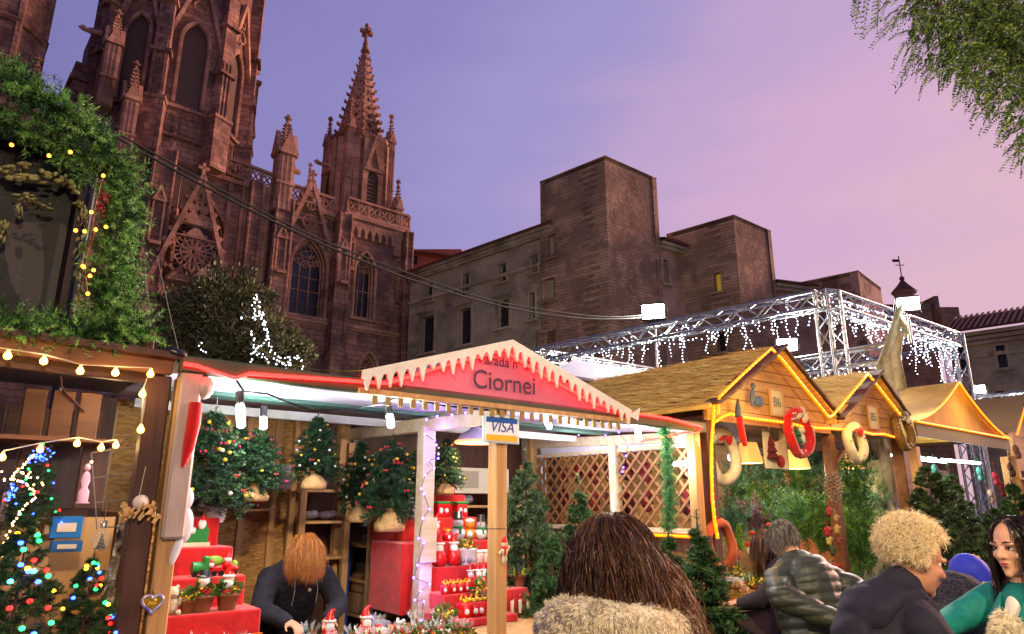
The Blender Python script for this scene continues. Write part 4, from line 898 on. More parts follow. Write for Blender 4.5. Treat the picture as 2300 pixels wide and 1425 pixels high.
cable('guy_wire', 'thin guy wire running up from the canopy corner', [Y(404, 800, 3.35), Y(380, 700, 3.4), Y(352, 575, 3.5)], .0022, mat('grey_wire', (120, 112, 108), .5), 'wire')
cable('guy_wire', 'thin guy wire running up from the hut beam end', [Y(346, 803, 3.25), Y(335, 700, 3.3), Y(322, 560, 3.4)], .0022, MATS['grey_wire'], 'wire')
# ================================================================== shared stall materials
PINEW = mat('pine_wood', (196, 152, 96), .6, c2=(168, 124, 72), scale=3, stretch=(6, 6, .5), bump=.15)
PINEH = mat('pine_wood_pale', (206, 186, 158), .6, c2=(186, 160, 124), scale=3, stretch=(.6, 6, 6), bump=.15)
BROWN = mat('stained_wood', (88, 52, 34), .6, c2=(64, 36, 24), scale=3, stretch=(5, 5, .6), bump=.25)
BROWNH = mat('stained_plank', (122, 76, 42), .6, c2=(92, 54, 30), scale=2.5, stretch=(.6, 6, 6), bump=.25)
DBROWN = mat('dark_board', (50, 28, 26), .65, c2=(34, 20, 18), scale=3, stretch=(5, 5, .6), bump=.25)
OSB = mat('osb_board', (196, 150, 82), .75, c2=(142, 98, 50), scale=48, kind='voronoi', stretch=(.45, 1, 1.3), bump=.3, contrast=(.1, .9), c3=(176, 128, 66))
PVCW = mat('canopy_white', (206, 200, 214), .45, c2=(192, 186, 202), scale=2, bump=.08)
PVCG = mat('canopy_green', (66, 74, 44), .5, c2=(54, 62, 38), scale=4)
WHT = mat('white_paint', (222, 218, 210), .5, c2=(206, 200, 190), scale=5)
REDFELT = mat('red_felt', (206, 18, 16), .95, c2=(176, 12, 12), scale=9, sheen=.3, bump=.5, bscale=12)
CREAM = mat('cream_felt', (226, 208, 172), .95, c2=(208, 188, 150), scale=16, bump=.15)
BLUEP = mat('blue_paint', (28, 64, 150), .5)
RROPE = glow('red_rope', (255, 22, 18), 16.0, True); YROPE = glow('amber_rope', (255, 116, 0), 2.6, True); YROPEC = glow('amber_led', (255, 190, 70), 6.0)
LEDT = glow('led_tube', (245, 252, 255), 30.0); PURP = glow('violet_led', (110, 70, 255), 14.0); WBULB = glow('warm_bulb', (255, 190, 80), 8.0); OBULB = glow('orange_bulb', (255, 150, 40), 9.0)
RP = ROW.px; O0 = ROW.W(0, 0, 0)
def rowthing(name, label, cat, s=0, b=0, z=0, group=None): return thing(name, label, cat, ROW.W(s, b, z), ROW.rz, group)
def rope(name, label, pts, r, m, cat='rope light', beads=None, step=.05, group=None):
 P = [Vector(p) for p in pts]; o = P[0]; t = rowthing(name, label, cat, *o, group=group)
 b = MB(); sm_ = []
 for a, c in zip(P[:-1], P[1:]):
  k = max(1, int((c - a).length / .12)); sm_ += [a.lerp(c, i / k) - o for i in range(k)]
 sm_.append(P[-1] - o); b.tube(sm_, r, 7); b.build('tube', m, t)
 if beads:
  bb = MB()
  for a, c in zip(P[:-1], P[1:]):
   k = max(1, int((c - a).length / step))
   for i in range(k): bb.ell(a.lerp(c, (i + .5) / k) - o, (r * .9, r * 1.25, r * .9), 5, 3)
  tag(bb.build('diodes', beads, t), kind='stuff')
 return t
# ================================================================== stall with the icicle gable
st = rowthing('ornament_stall', 'long open stall with white canopy, wooden posts and icicle gable sign', 'stall')
def P(name, m, fn, parent=None):
 b = MB(); fn(b); return b.build(name, m, parent or st)
def post(s, b, z0, z1, w=.075, m=None, name='post'): return P(name, m or PINEW, lambda B: B.box((s, b, (z0 + z1) / 2), (w, w, z1 - z0), bev=.006))
ZF = 2.29
post(.03, .04, 0, 2.24, .085); post(1.94, .03, 0, 2.24, .09); mp_ = RP(948, 1150, .85); post(1.9, .85, 0, 2.2, .1, PINEH); post(1.86, 2.2, 0, 2.35, .09); post(3.98, .05, 0, 2.2, .085); post(3.98, .95, 0, 2.2, .085, PINEH); post(.03, 2.2, 0, 2.4, .085); post(3.98, 2.15, 0, 2.35, .085); post(1.42, 2.16, 0, 2.4, .05)
P('splice_board', PINEH, lambda B: (B.box((1.9, .785, 1.4), (.13, .025, .3), bev=.004), [B.lathe([(.005, 0), (.005, .004)], 6, (1.9 + x, .77, 1.4 + z), Matrix.Rotation(math.pi / 2, 3, 'X')) for x in (-.045, .045) for z in (-.12, .12)]))
P('beam', PINEH, lambda B: B.bar((1.92, .02, 2.2), (1.92, 2.25, 2.24), .06, .1, bev=.006)); P('beam', PINEH, lambda B: B.bar((3.98, .0, 2.18), (3.98, 2.2, 2.26), .06, .09, bev=.006))
P('beam', WHT, lambda B: B.bar((.05, 1.45, 2.28), (3.95, 1.45, 2.26), .05, .06))
P('fascia', PVCG, lambda B: B.bar((-.02, -.02, 2.3), (4.05, -.02, 2.255), .05, .085, bev=.01))
P('canopy', PVCW, lambda B: B.add([(-.02, -.03, 2.335), (4.06, -.03, 2.29), (4.06, 2.4, 2.46), (-.02, 2.4, 2.5), (-.02, .0, 2.262), (4.06, .0, 2.22), (4.06, 2.4, 2.4), (-.02, 2.4, 2.44)], [(0, 1, 2, 3), (7, 6, 5, 4), (2, 6, 7, 3), (1, 5, 6, 2), (0, 3, 7, 4)]))
P('canopy_strip', mat('strip_green', (60, 92, 80), .5), lambda B: B.bar((.05, 1.0, 2.32), (3.95, 1.0, 2.28), .16, .03))
P('cloth_wrap', mat('white_cloth', (196, 180, 172), .85, c2=(168, 146, 132), scale=5, stretch=(1, 1, .3), bump=.4), lambda B: (B.box((.045, .02, 1.88), (.1, .11, .78), bev=.012), B.ell((.11, .0, 2.2), (.05, .05, .06), 8, 5)))
# back walls
P('back_wall', OSB, lambda B: B.box((.8, 2.27, 1.2), (1.52, .02, 2.4))); P('back_wall', BROWN, lambda B: B.box((2.8, 2.42, 1.2), (2.5, .02, 2.4)))
P('side_wall', OSB, lambda B: B.box((0.0, 1.2, .8), (.02, 2.1, 1.6)))
P('batten', PINEW, lambda B: B.box((1.05, 2.245, 1.2), (.05, .03, 2.38))); P('batten', PINEW, lambda B: B.box((1.3, 2.245, 1.2), (.06, .03, 2.38)))
P('blue_pole', BLUEP, lambda B: B.box((1.93, 2.12, .95), (.035, .035, 1.0))); P('dark_pole', BLK, lambda B: B.box((1.93, 2.12, 1.9), (.04, .04, .9)))
# gable sign
gL = RP(815, 848, -.05); gT = RP(1145, 775, -.05); gR = RP(1405, 932, -.05)
SIGN = mat('sign_vinyl', (204, 104, 124), .5, c2=(192, 84, 108), bump=.1, scale=2)
P('sign_panel', SIGN, lambda B: B.slab([(gL.x + .05, gL.z - .03), (gT.x, gT.z - .02), (gR.x - .05, gR.z)], -.045, -.03, back=True))
P('gable_roof', PVCW, lambda B: B.add([(gL.x - .05, -.05, gL.z), (gT.x, -.05, gT.z + .01), (gR.x + .05, -.05, gR.z), (gL.x, 1.2, gL.z + .1), (gT.x, 1.2, gT.z + .01), (gR.x, 1.2, gR.z + .1)], [(0, 1, 4, 3), (1, 2, 5, 4)]))
def fringe(a, c, n, drop, name='icicle_fringe'):
 a = Vector(a); c = Vector(c); top = []; bot = []
 L = c - a; k = 5; pts = []
 rnd = random.Random(5)
 for i in range(n):
  L1 = drop * rnd.uniform(.55, 1.0); w = 1 / n
  for f, h in ((0, .33), (.18, .42), (.36, .8), (.47, 1.0), (.56, .98), (.68, .6), (.85, .36)):
   t = (i + f) * w; q = a + L * t; pts.append((q.x, q.z - (drop * .32 + (L1 - drop * .32) * max(0, (h - .33) / .67))))
 poly = [(a.x, a.z), (c.x, c.z), (c.x, c.z - drop * .3)] + pts[::-1]
 return P(name, mat('white_board', (224, 218, 206), .55, c2=(206, 198, 186), scale=6), lambda B: B.slab(poly, -.085, -.07, back=True))
fringe((gL.x - .02, 0, gL.z + .035), (gT.x, 0, gT.z + .03), 15, .15); fringe((gT.x, 0, gT.z + .03), (gR.x + .03, 0, gR.z + .035), 16, .16)
P('fringe_tip', MATS['white_board'], lambda B: B.slab([(gR.x + .0, gR.z - .01), (gR.x + .13, gR.z + .06), (gR.x + .1, gR.z - .04)], -.084, -.072, back=True))
INK = mat('sign_ink', (70, 42, 66), .6)
rt = (math.pi / 2, 0, 0)
w0 = RP(1135, 862, -.05); text('lettering', 'Ciornei', .17, INK, st, (w0.x, -.05, w0.z + .003), rt); w1 = RP(1138, 815, -.05); text('lettering', 'Parada nº 84', .092, INK, st, (w1.x + .01, -.05, w1.z), rt)
P('sill_batten', PINEW, lambda B: B.bar((gL.x - .02, -.05, gL.z - .075), (gR.x + .04, -.05, gR.z - .045), .03, .03))
for i in range(1, 26):
 f = i / 26; q = Vector((gL.x, 0, gL.z - .075)).lerp(Vector((gR.x, 0, gR.z - .045)), f)
 if i % 1 == 0: P('slat', mat('slat_wood', (150, 122, 70), .7), lambda B: B.box((q.x, -.048, q.z - .045), (.03, .012, .05)))
# partition at the far end: diagonal lattice, slat by slat
la_ = ROW.side(1228, 1000, 3.98); lb2 = ROW.side(1556, 1178, 3.98)
lat = P('lattice_frame', PINEH, lambda B: (B.bar((3.98, .1, 1.43), (3.98, 2.05, 1.43), .03, .04), B.bar((3.98, .1, 2.12), (3.98, 2.05, 2.12), .03, .03)))
LATM = mat('lattice_slat', (150, 102, 62), .65, c2=(122, 80, 46), scale=4, stretch=(4, .8, 4)); zlo, zhi, blo, bhi = 1.45, 2.11, .1, 2.05
for sg in (-1, 1):
 k = -8
 for i in range(-8, 26):
  b0 = blo + i * .13; pts = []
  # line b = b0 + sg*(z-zlo)
  zs = [zlo, zhi]; bs = [b0 if sg > 0 else b0 + 0, b0 + sg * (zhi - zlo)]
  p0 = Vector((3.98 + .008 * sg, bs[0], zlo)); p1 = Vector((3.98 + .008 * sg, bs[1], zhi))
  def cl(p, q, lim, hi):
   if (p.y - lim) * hi > 0 and (q.y - lim) * hi > 0: return None
   if (p.y - lim) * hi > 0: p = p.lerp(q, (lim - p.y) / (q.y - p.y))
   elif (q.y - lim) * hi > 0: q = p.lerp(q, (lim - p.y) / (q.y - p.y))
   return p, q
  r_ = cl(p0, p1, blo, -1)
  if r_: r_ = cl(*r_, bhi, 1)
  if r_ and (r_[0] - r_[1]).length > .08: P('slat', LATM, lambda B: B.bar(r_[0], r_[1], .022, .01, up=(1, 0, 0)), lat)
P('valance', mat('white_sheet', (198, 190, 208), .8), lambda B: B.box((3.99, 1.0, 2.16), (.012, 2.0, .12)))
P('board', BROWN, lambda B: B.box((3.99, .9, 1.33), (.03, 1.9, .14)))
post(3.96, .95, 0, 1.75, .05, WHT, 'white_pole')
# low counter across the front of the stall
cnt = P('counter', PINEW, lambda B: (B.box((1.55, .25, .86), (2.9, .62, .03), bev=.004), B.box((1.55, -.04, .42), (2.9, .03, .84)), B.box((.14, .5, .42), (.04, .04, .84)), B.box((2.96, .5, .42), (.04, .04, .84))))
# shelf units on the back wall
def shelves(s0, s1, b0, b1, zs, name='shelf_unit'):
 u = P(name, PINEW, lambda B: [B.box((s, (b0 + b1) / 2 if False else b0, max(zs) / 2 + .2), (.05, .05, max(zs) + .4)) for s in (s0, s1)])
 for z in zs: P('shelf', PINEW, lambda B: B.box(((s0 + s1) / 2, (b0 + b1) / 2, z), (s1 - s0, b1 - b0, .022)), u)
 return u
shelves(2.0, 2.75, 1.85, 2.38, (.75, 1.02, 1.3, 1.6)); shelves(2.75, 3.7, 1.95, 2.38, (1.05, 1.35, 1.62))
shelves(1.45, 1.84, 2.0, 2.26, (1.22, 1.5, 1.75))
P('wall_shelf', PINEW, lambda B: B.box((.85, 2.1, 1.6), (.85, .22, .02)))
# red rope light
pts = [RP(u, v, -.06) for u, v in ((414, 818), (440, 822), (528, 851), (560, 840), (700, 850), (815, 858), (871, 862), (1000, 822), (1131, 786), (1156, 804), (1240, 855), (1335, 907), (1420, 928), (1500, 940), (1577, 960), (1568, 972))]
rope('rope_light', 'red rope light running along the canopy edge and up the icicle gable', pts, .0095, RROPE)
pts = [Vector((3.99, b, 2.12 + .0 * b)) for b in (.02, .5, 1.2)]
rope('rope_light', 'short red rope light under the canopy at the lattice partition', [ROW.side(1560, 968, 3.95), ROW.side(1480, 985, 3.95), ROW.side(1440, 992, 3.95)], .006, RROPE)
# black festoon cable with hanging LED tubes
CB = mat('festoon_cable', (18, 18, 20), .5)
fest = [(530, 853), (548, 880), (600, 885), (650, 905), (700, 922), (780, 918), (860, 908), (882, 896), (905, 893), (1000, 912), (1100, 922), (1160, 913), (1195, 912), (1240, 928), (1300, 943), (1360, 948), (1425, 944), (1460, 950), (1500, 965), (1540, 962), (1565, 950)]
fp = [RP(u, v, .06) for u, v in fest]; t = rowthing('festoon_cable', 'black festoon cable drooping along the front of the canopy', 'cable', *fp[0]); b = MB(); b.tube([p - fp[0] for p in fp], .006, 6); b.build('cable', CB, t)
LTU = []
def led_tube(u0, v0, u1, v1, b, label, e=50):
 a = RP(u0, v0, b); c = RP(u1, v1, b); t = rowthing('led_lamp', label, 'lamp', *a, group='white tube lamps of the icicle-gable stall'); d = c - a; x = d.normalized()
 m = MB(); m.tube([-x * .055, -x * .05, Vector(), x * .012], [.012, .022, .022, .02], 9); m.build('socket', BLK, t)
 m = MB(); m.tube([x * .012, x * .02, d * .93, d], [.012, .021, .021, .008], 10); m.build('tube', LEDT, t)
 lamp('tube_glow', 'POINT', d * .5 + Vector((0, -.0, 0)), e, (.9, .97, 1.0), t, .035); return t
led_tube(539, 902, 542, 962, .06, 'glowing LED tube hanging by the white-wrapped post'); led_tube(592, 932, 591, 965, .75, 'small glowing LED tube hanging before the dark round tree'); led_tube(874, 926, 879, 962, .06, 'glowing LED tube hanging before the partition beam'); led_tube(1220, 926, 1236, 964, .06, 'tilted glowing LED tube beside the payment sign'); led_tube(1431, 950, 1435, 990, .06, 'glowing LED tube hanging before the lattice'); led_tube(1546, 1040, 1512, 1043, .1, 'LED tube lying sideways on the end post', 24)
led_tube(1640, 1005, 1640, 1035, 1.5, 'LED tube deep inside the stall behind the lattice', 8)
# violet lights wound round the middle post
vl = rowthing('violet_light_string', 'string of violet LEDs wound round the middle post and beam', 'lights', 1.9, .8, 0); vb = MB(); vw = MB()
vp = [(958, 943), (982, 936), (1015, 933), (1045, 928), (1062, 935), (1060, 950)]
q = [RP(u, v, .3) - Vector((1.9, .8, 0)) for u, v in vp]; vw.tube(q, .003, 3)
for p in q: vb.ell(p, .009, 6, 4)
q = [RP(u, v, .76) - Vector((1.9, .8, 0)) for u, v in ((954, 975), (976, 990), (980, 1000), (985, 1020), (984, 1030), (962, 1034), (975, 1052), (955, 1068), (946, 1098), (952, 1110), (965, 1144), (950, 1165), (940, 1210), (952, 1220), (938, 1270), (929, 1298), (965, 1312), (945, 1328), (932, 1348), (952, 1352), (946, 1394))]
vw.tube(q, .003, 3)
for p in q: vb.ell(p, .009, 6, 4)
q = [ROW.side(u, v, 3.9) - Vector((1.9, .8, 0)) for u, v in ((1174, 975), (1240, 980), (1300, 978), (1330, 975), (1360, 978), (1390, 972), (1410, 998), (1406, 1024), (1400, 1050), (1398, 1060))]
vw.tube(q, .003, 3)
for p in q: vb.ell(p, .009, 6, 4)
tag(vw.build('wire', BLK, vl), kind='stuff'); tag(vb.build('bulbs', PURP, vl), kind='stuff')
for (u, v, b, e) in ((985, 980, .6, 3), (948, 1300, .7, 2), (1200, 960, .4, 3)): lamp('violet_glow', 'POINT', RP(u, v, b) - Vector((1.9, .8, 0)), e, (.35, .2, 1), vl, .03)
# payment sign
p0 = RP(1084, 929, -.03); p1 = RP(1165, 1000, -.03); sw = .3; sh = p0.z - p1.z; sc_ = (p0 + p1) / 2
vs = rowthing('payment_sign', 'blue, white and gold card payment sign fixed to the front post', 'sign', sc_.x, -.035, sc_.z)
hw = (p1.x - p0.x) / 2; hh = sh / 2 * .98
b = MB(); b.box((0, .004, 0), (2 * hw, .012, 2 * hh), bev=.003); b.build('board', mat('sign_frame', (196, 216, 222), .4), vs)
b = MB(); b.box((0, -.004, 0), (2 * hw * .9, .004, 2 * hh * .9)); b.build('white_field', mat('sign_white', (226, 232, 236), .4), vs)
b = MB(); b.box((0, -.007, hh * .64), (2 * hw * .86, .004, hh * .36)); b.build('blue_band', mat('sign_blue', (14, 84, 160), .4), vs); b = MB(); b.box((0, -.007, -hh * .62), (2 * hw * .86, .004, hh * .42)); b.build('gold_band', mat('sign_gold', (236, 176, 30), .4), vs)
text('lettering', 'VISA', .098, mat('sign_navy', (22, 62, 130), .5), vs, (0, -.007, .012), rt, shear=.25)
# round lamp shade hanging inside
a = RP(1068, 985, 1.0); t = rowthing('pendant_lamp', 'wide pendant lamp shade with orange rim inside the stall', 'lamp', *a); b = MB(); b.lathe([(.16, -.03), (.13, .02), (.05, .07), (.02, .12)], 18); b.tube([(0, 0, .12), (0, 0, .32)], .006, 5); b.build('shade', mat('lilac_shade', (190, 170, 200), .5), t); b = MB(); b.tube([(.16 * math.cos(x), .16 * math.sin(x), -.03) for x in [i * math.pi / 9 for i in range(18)]], .012, 5, closed=True); b.build('rim', glow('rim_orange', (255, 150, 90), 2.0), t)
lamp('pendant_glow', 'POINT', (0, 0, -.04), 40, (1, .8, .6), t, .05)
# ================================================================== left hut with the garlanded niche
hut = rowthing('wooden_hut', 'dark brown wooden hut with bulb-lit beam and plank cupboards', 'stall', -.1, .1, 0); HO = Vector((-.1, .1, 0))
def H(name, m, fn, parent=None):
 b = MB(); fn(b); b.v = [tuple(Vector(v) - HO) for v in b.v]; return b.build(name, m, parent or hut)
H('beam', BROWNH, lambda B: B.bar((-2.6, .02, 2.36), (-.04, .02, 2.29), .05, .09, bev=.006)); H('beam', BROWN, lambda B: B.bar((-2.6, .08, 2.28), (-.06, .08, 2.23), .04, .05))
H('post', BROWN, lambda B: B.box((-.085, .06, 1.12), (.1, .1, 2.24), bev=.008)); H('post', BROWN, lambda B: B.box((-.09, 1.5, 1.15), (.09, .09, 2.3)))
H('roof', BROWN, lambda B: B.add([(-2.6, -.04, 2.42), (0.0, -.04, 2.35), (0, 1.8, 2.42), (-2.6, 1.8, 2.48), (-2.6, -.04, 2.39), (0.0, -.04, 2.32), (0, 1.8, 2.38), (-2.6, 1.8, 2.44)], [(0, 1, 2, 3), (7, 6, 5, 4), (0, 4, 5, 1), (1, 5, 6, 2), (3, 2, 6, 7), (0, 3, 7, 4)]))
H('stub', BROWNH, lambda B: B.box((-.16, .08, 2.4), (.06, .1, .1), bev=.004))
# tiled corner ridge and tarp end
H('gutter_end', mat('tar_black', (26, 20, 22), .3, bump=.3), lambda B: B.tube([(-.12, .0, 2.335), (-.06, -.02, 2.355), (-.01, -.02, 2.34), (0, 0, 2.3)], [.012, .028, .028, .02], 8))
for i in range(9):                                          # back wall boards, one by one
 x = -1.52 + i * .165; H('plank', [DBROWN, BROWN][i % 3 == 2] if i < 6 else BROWNH, lambda B: B.box((x, 1.42 + (i % 2) * .006, 1.1), (.155, .02, 2.2), bev=.003))
H('shelf', BROWNH, lambda B: B.box((-.45, .62, 1.955), (.62, .3, .02))); H('shelf', BROWN, lambda B: B.box((-1.3, .8, 1.88), (1.0, .4, .025)))
for i in range(4):
 x = -.62 + i * .135; H('cupboard_door', [DBROWN, BROWN][i % 2], lambda B: B.box((x, .72, 1.78), (.128, .02, .32), bev=.004))
for i in range(3):
 x = -.52 + i * .125; H('plank', BROWNH, lambda B: B.box((x, .78, 2.1), (.1, .02, .26), bev=.004))
pp = RP(258, 1290, .6); H('plywood_panel', mat('plywood', (208, 158, 100), .6, c2=(186, 132, 80), scale=2, stretch=(3, 3, .6)), lambda B: B.box((-.33, .72, 1.28), (.5, .015, .6)))
H('wire_rack', mat('rack_wire', (130, 110, 100), .4, .6), lambda B: [B.tube([RP(u, v, .45) for u, v in p], .003, 4) for p in ([(205, 1018), (300, 1004)], [(208, 1074), (312, 1060)], [(212, 1130), (310, 1118)], [(205, 1018), (218, 1190)], [(240, 1185), (320, 1178)])])
H('conduit', BROWN, lambda B: B.tube([RP(u, v, .75) for u, v in ((136, 845), (138, 868), (150, 885), (190, 925))], .006, 6))
H('counter', BROWN, lambda B: B.box((-1.3, .3, .95), (2.4, .7, .03)))
# nativity-like niche: a dark rock grotto in a box on the roof
g0 = RP(-60, 740, .12); g1 = RP(205, 330, .12)
nb_ = rowthing('grotto_box', 'dark boxed grotto with mossy rock rim standing on the hut roof', 'display', g0.x, .2, 2.45)
NO = Vector((g0.x, .2, 2.45)); wid = g1.x - g0.x; hgt = 1.08
ROCKD = mat('grotto_rock', (34, 29, 27), .95, c2=(18, 15, 15), scale=5, bump=.6, spec=.1); MOSS = mat('mossy_cork', (140, 138, 70), .95, c2=(88, 88, 40), scale=24, bump=.8, c3=(170, 164, 110))
b = MB(); b.box((wid / 2 - .55, .34, hgt / 2 - .03), (wid + 1.1, .02, hgt + .1)); b.box((wid / 2 - .55, .15, -.04), (wid + 1.1, .4, .03)); b.box((wid + .0, .16, hgt / 2 - .05), (.025, .36, hgt)); b.build('casing', DBROWN, nb_)
b = MB()
nx, nz_ = 22, 18; vs_ = []; fs_ = []
for i in range(nx + 1):
 for j in range(nz_ + 1):
  x = i / nx; z = j / nz_; d = .3 - .1 * (math.sin(5 * x + 1) * math.sin(4 * z) * .5 + .5 * math.sin(11 * x + 3 * z)) * .5 - .14 * max(0, z - .75) * 4; vs_.append((-.6 + (wid + .55) * x, d, (hgt - .1) * z))
for i in range(nx):
 for j in range(nz_): a = i * (nz_ + 1) + j; fs_.append((a, a + nz_ + 1, a + nz_ + 2, a + 1))
b.add(vs_, fs_, True); b.build('rock_backdrop', ROCKD, nb_)
b = MB()
for (u, v, ru, rv) in ((70, 395, 50, 22), (20, 385, 45, 25), (150, 412, 28, 24), (60, 445, 26, 10), (45, 475, 10, 28), (95, 465, 24, 7), (185, 478, 12, 30), (182, 545, 12, 34), (176, 610, 14, 30), (172, 670, 12, 40), (8, 520, 14, 30), (175, 460, 14, 12)):
 p = RP(u, v, .17) - NO; k = 1 / 520; R = Matrix.Rotation(random.uniform(-.4, .4), 3, 'Y')
 for _ in range(16): b.ell(p + Vector((random.gauss(0, ru * k * .45), random.gauss(0, .02), random.gauss(0, rv * k * .45))), (ru * k * random.uniform(.12, .35), .018, rv * k * random.uniform(.15, .4)), 6, 4, R)
tag(b.build('mossy_rim', MOSS, nb_), kind='stuff')
b = MB(); b.add([(-.6, .06, 0), (wid - .03, .06, 0), (wid - .03, .06, hgt - .25), (-.6, .06, hgt - .25)], [(0, 1, 2, 3)])
gm = bpy.data.materials.new('front_pane'); gm.use_nodes = True; gn = gm.node_tree.nodes; glk = gm.node_tree.links; P_ = gn['Principled BSDF']; P_.inputs['Base Color'].default_value = (.6, .6, .6, 1); P_.inputs['Roughness'].default_value = .35; P_.inputs['Alpha'].default_value = .05; b.build('front_pane', gm, nb_)
# thick artificial garland round the niche
def garland(name, label, path, r, ntw, tl=.1, nl=.04, per=30, b=.06, mats=TINSEL, cat='garland', w=.0032, dz=0):
 Pp = [RP(u, v, bb) for u, v, bb in path]; o = Pp[0]; t = rowthing(name, label, cat, *o); Pn = np.array([p - o for p in Pp])
 seg = np.linalg.norm(np.diff(Pn, axis=0), axis=1); cum = np.concatenate([[0], np.cumsum(seg)]) / seg.sum()
 f = RNG.random(ntw); C = np.stack([np.interp(f, cum, Pn[:, k]) for k in range(3)], 1); ax = np.stack([np.interp(np.clip(f + .02, 0, 1), cum, Pn[:, k]) for k in range(3)], 1) - np.stack([np.interp(np.clip(f - .02, 0, 1), cum, Pn[:, k]) for k in range(3)], 1)
 rd = unit(RNG.normal(size=(ntw, 3))); rd = unit(rd - unit(ax) * (rd * unit(ax)).sum(1, keepdims=True)); A = C + rd * r * RNG.random((ntw, 1)) * .6; D = unit(rd * .9 + unit(ax) * RNG.normal(size=(ntw, 1)) * .8 + RNG.normal(size=(ntw, 3)) * .3)
 L = tl * (.5 + RNG.random((ntw, 1)) * .7); V, F, mi = needles(A, A + D * L, per, nl, w, .9, mats=len(mats)); mobj('needles', np_mesh('needles', V, F, mats, mi), t)
 s = MB(); s.tube([Vector(p) for p in Pn], .014, 6); s.build('core', mat('garland_core', (40, 46, 28), .8), t); return t
garland('pine_garland', 'bushy green artificial garland framing the grotto box', [(-120, 120, .05), (-30, 165, .04), (60, 200, .03), (140, 255, .03), (220, 320, .03), (290, 385, .03), (285, 470, .03), (255, 560, .03), (245, 650, .03), (255, 720, .03)], .055, 900, tl=.13, nl=.03, per=54)
garland('pine_garland', 'second green garland strand lying under the sloping one', [(-120, 240, .1), (0, 270, .1), (90, 300, .1), (180, 345, .1), (260, 420, .1), (275, 520, .1), (262, 620, .1), (285, 735, .1)], .055, 480, tl=.13, nl=.03, per=52)
garland('pine_garland', 'low green garland along the foot of the grotto box', [(-120, 725, .02), (0, 740, .02), (100, 745, .02), (200, 742, .02), (310, 745, .02), (335, 742, .02)], .05, 520, tl=.12, nl=.028, per=52)
ol = rowthing('orange_light_string', 'tiny orange bulbs glowing in the green garland', 'lights', *RP(230, 400, -.03)); oo = RP(230, 400, -.03); b = MB()
for (u, v) in ((26, 326), (110, 350), (158, 342), (232, 395), (205, 477), (190, 520), (215, 516), (238, 510), (170, 518), (188, 600), (210, 607), (202, 620), (197, 660), (186, 598)): b = MB(); b.ell(RP(u, v, -.06) - oo, .0085, 7, 5); b.build('bulb', OBULB, ol)
w = MB(); w.tube([RP(u, v, -.05) - oo for u, v in ((232, 395), (212, 470), (170, 518), (215, 516), (190, 600), (197, 660))], .0018, 3); w.build('wire', mat('gold_wire', (150, 110, 50), .4, .6), ol)
br = rowthing('berry_sprig', 'sprig of dark red berries tucked in the garland', 'decoration', *RP(230, 455, -.05)); b = MB(); q0_ = RP(230, 455, -.05)
for _ in range(26): b.ell(Vector((random.gauss(0, .012), random.gauss(0, .012), random.gauss(0, .028))), .0075, 6, 4)
tag(b.build('berries', mat('berry_red', (130, 20, 26), .35), br), kind='stuff')
# warm globe bulbs along the beam
def bulb_string(label, pts, b, drop, r=.016, m=WBULB, e=.6):
 Pp = [RP(u, v, b) for u, v in pts]; o = Pp[0]; t = rowthing('bulb_string', label, 'lights', *o, group=None); w = MB(); w.tube([p - o + Vector((0, 0, drop)) for p in Pp], .003, 4); w.build('wire', mat('white_wire', (180, 170, 150), .5), t)
 for i, p in enumerate(Pp):
  q = p - o; bb = MB(); bb.lathe([(.001, -r), (r * .75, -r * .7), (r, 0), (r * .7, r * .75), (r * .35, r * 1.25), (r * .35, r * 1.6), (.001, r * 1.62)], 10, q); bb.build('bulb', m, t)
  if i % 2 == 0: lamp('bulb_glow', 'POINT', q + Vector((0, -.03, 0)), e, (1, .66, .28), t, .02)
 return t
bulb_string('warm globe bulbs strung along the hut beam', [(-60, 790), (17, 800), (98, 812), (180, 834), (259, 838), (338, 841), (320, 886), (316, 966)], -.04, .03)
bulb_string('warm globe bulbs strung under the hut shelf', [(260, 1001), (227, 1007), (173, 997), (90, 1010), (5, 1028)], .3, .03, .015)
lamp('hut_lamp', 'POINT', RP(240, 900, .5) - HO, 3.0, (1, .7, .35), hut, .04)
# ================================================================== plank cottages with straw roofs
STRAW = mat('straw_mat', (244, 204, 100), .9, c2=(196, 150, 62), scale=5, stretch=(8, .6, 8), bump=.5, c3=(226, 184, 84))
SHING = mat('bark_shingle', (92, 62, 48), .8, c2=(66, 42, 34), scale=4, stretch=(2, 6, 2), bump=.3)
CPLK = mat('cottage_plank', (190, 146, 84), .65, c2=(160, 116, 62), scale=2.2, stretch=(.5, 6, 7), bump=.3)
def clipz(poly, z0, z1):
 def cut(P, lim, keep):
  out = []
  for i in range(len(P)):
   a = P[i]; c = P[(i + 1) % len(P)]; ina = keep * (a[1] - lim) >= 0; inc = keep * (c[1] - lim) >= 0
   if ina: out.append(a)
   if ina != inc: t = (lim - a[1]) / (c[1] - a[1]); out.append((a[0] + (c[0] - a[0]) * t, lim))
  return out
 P = cut(poly, z0, 1)
 return cut(P, z1, -1) if len(P) > 2 else []
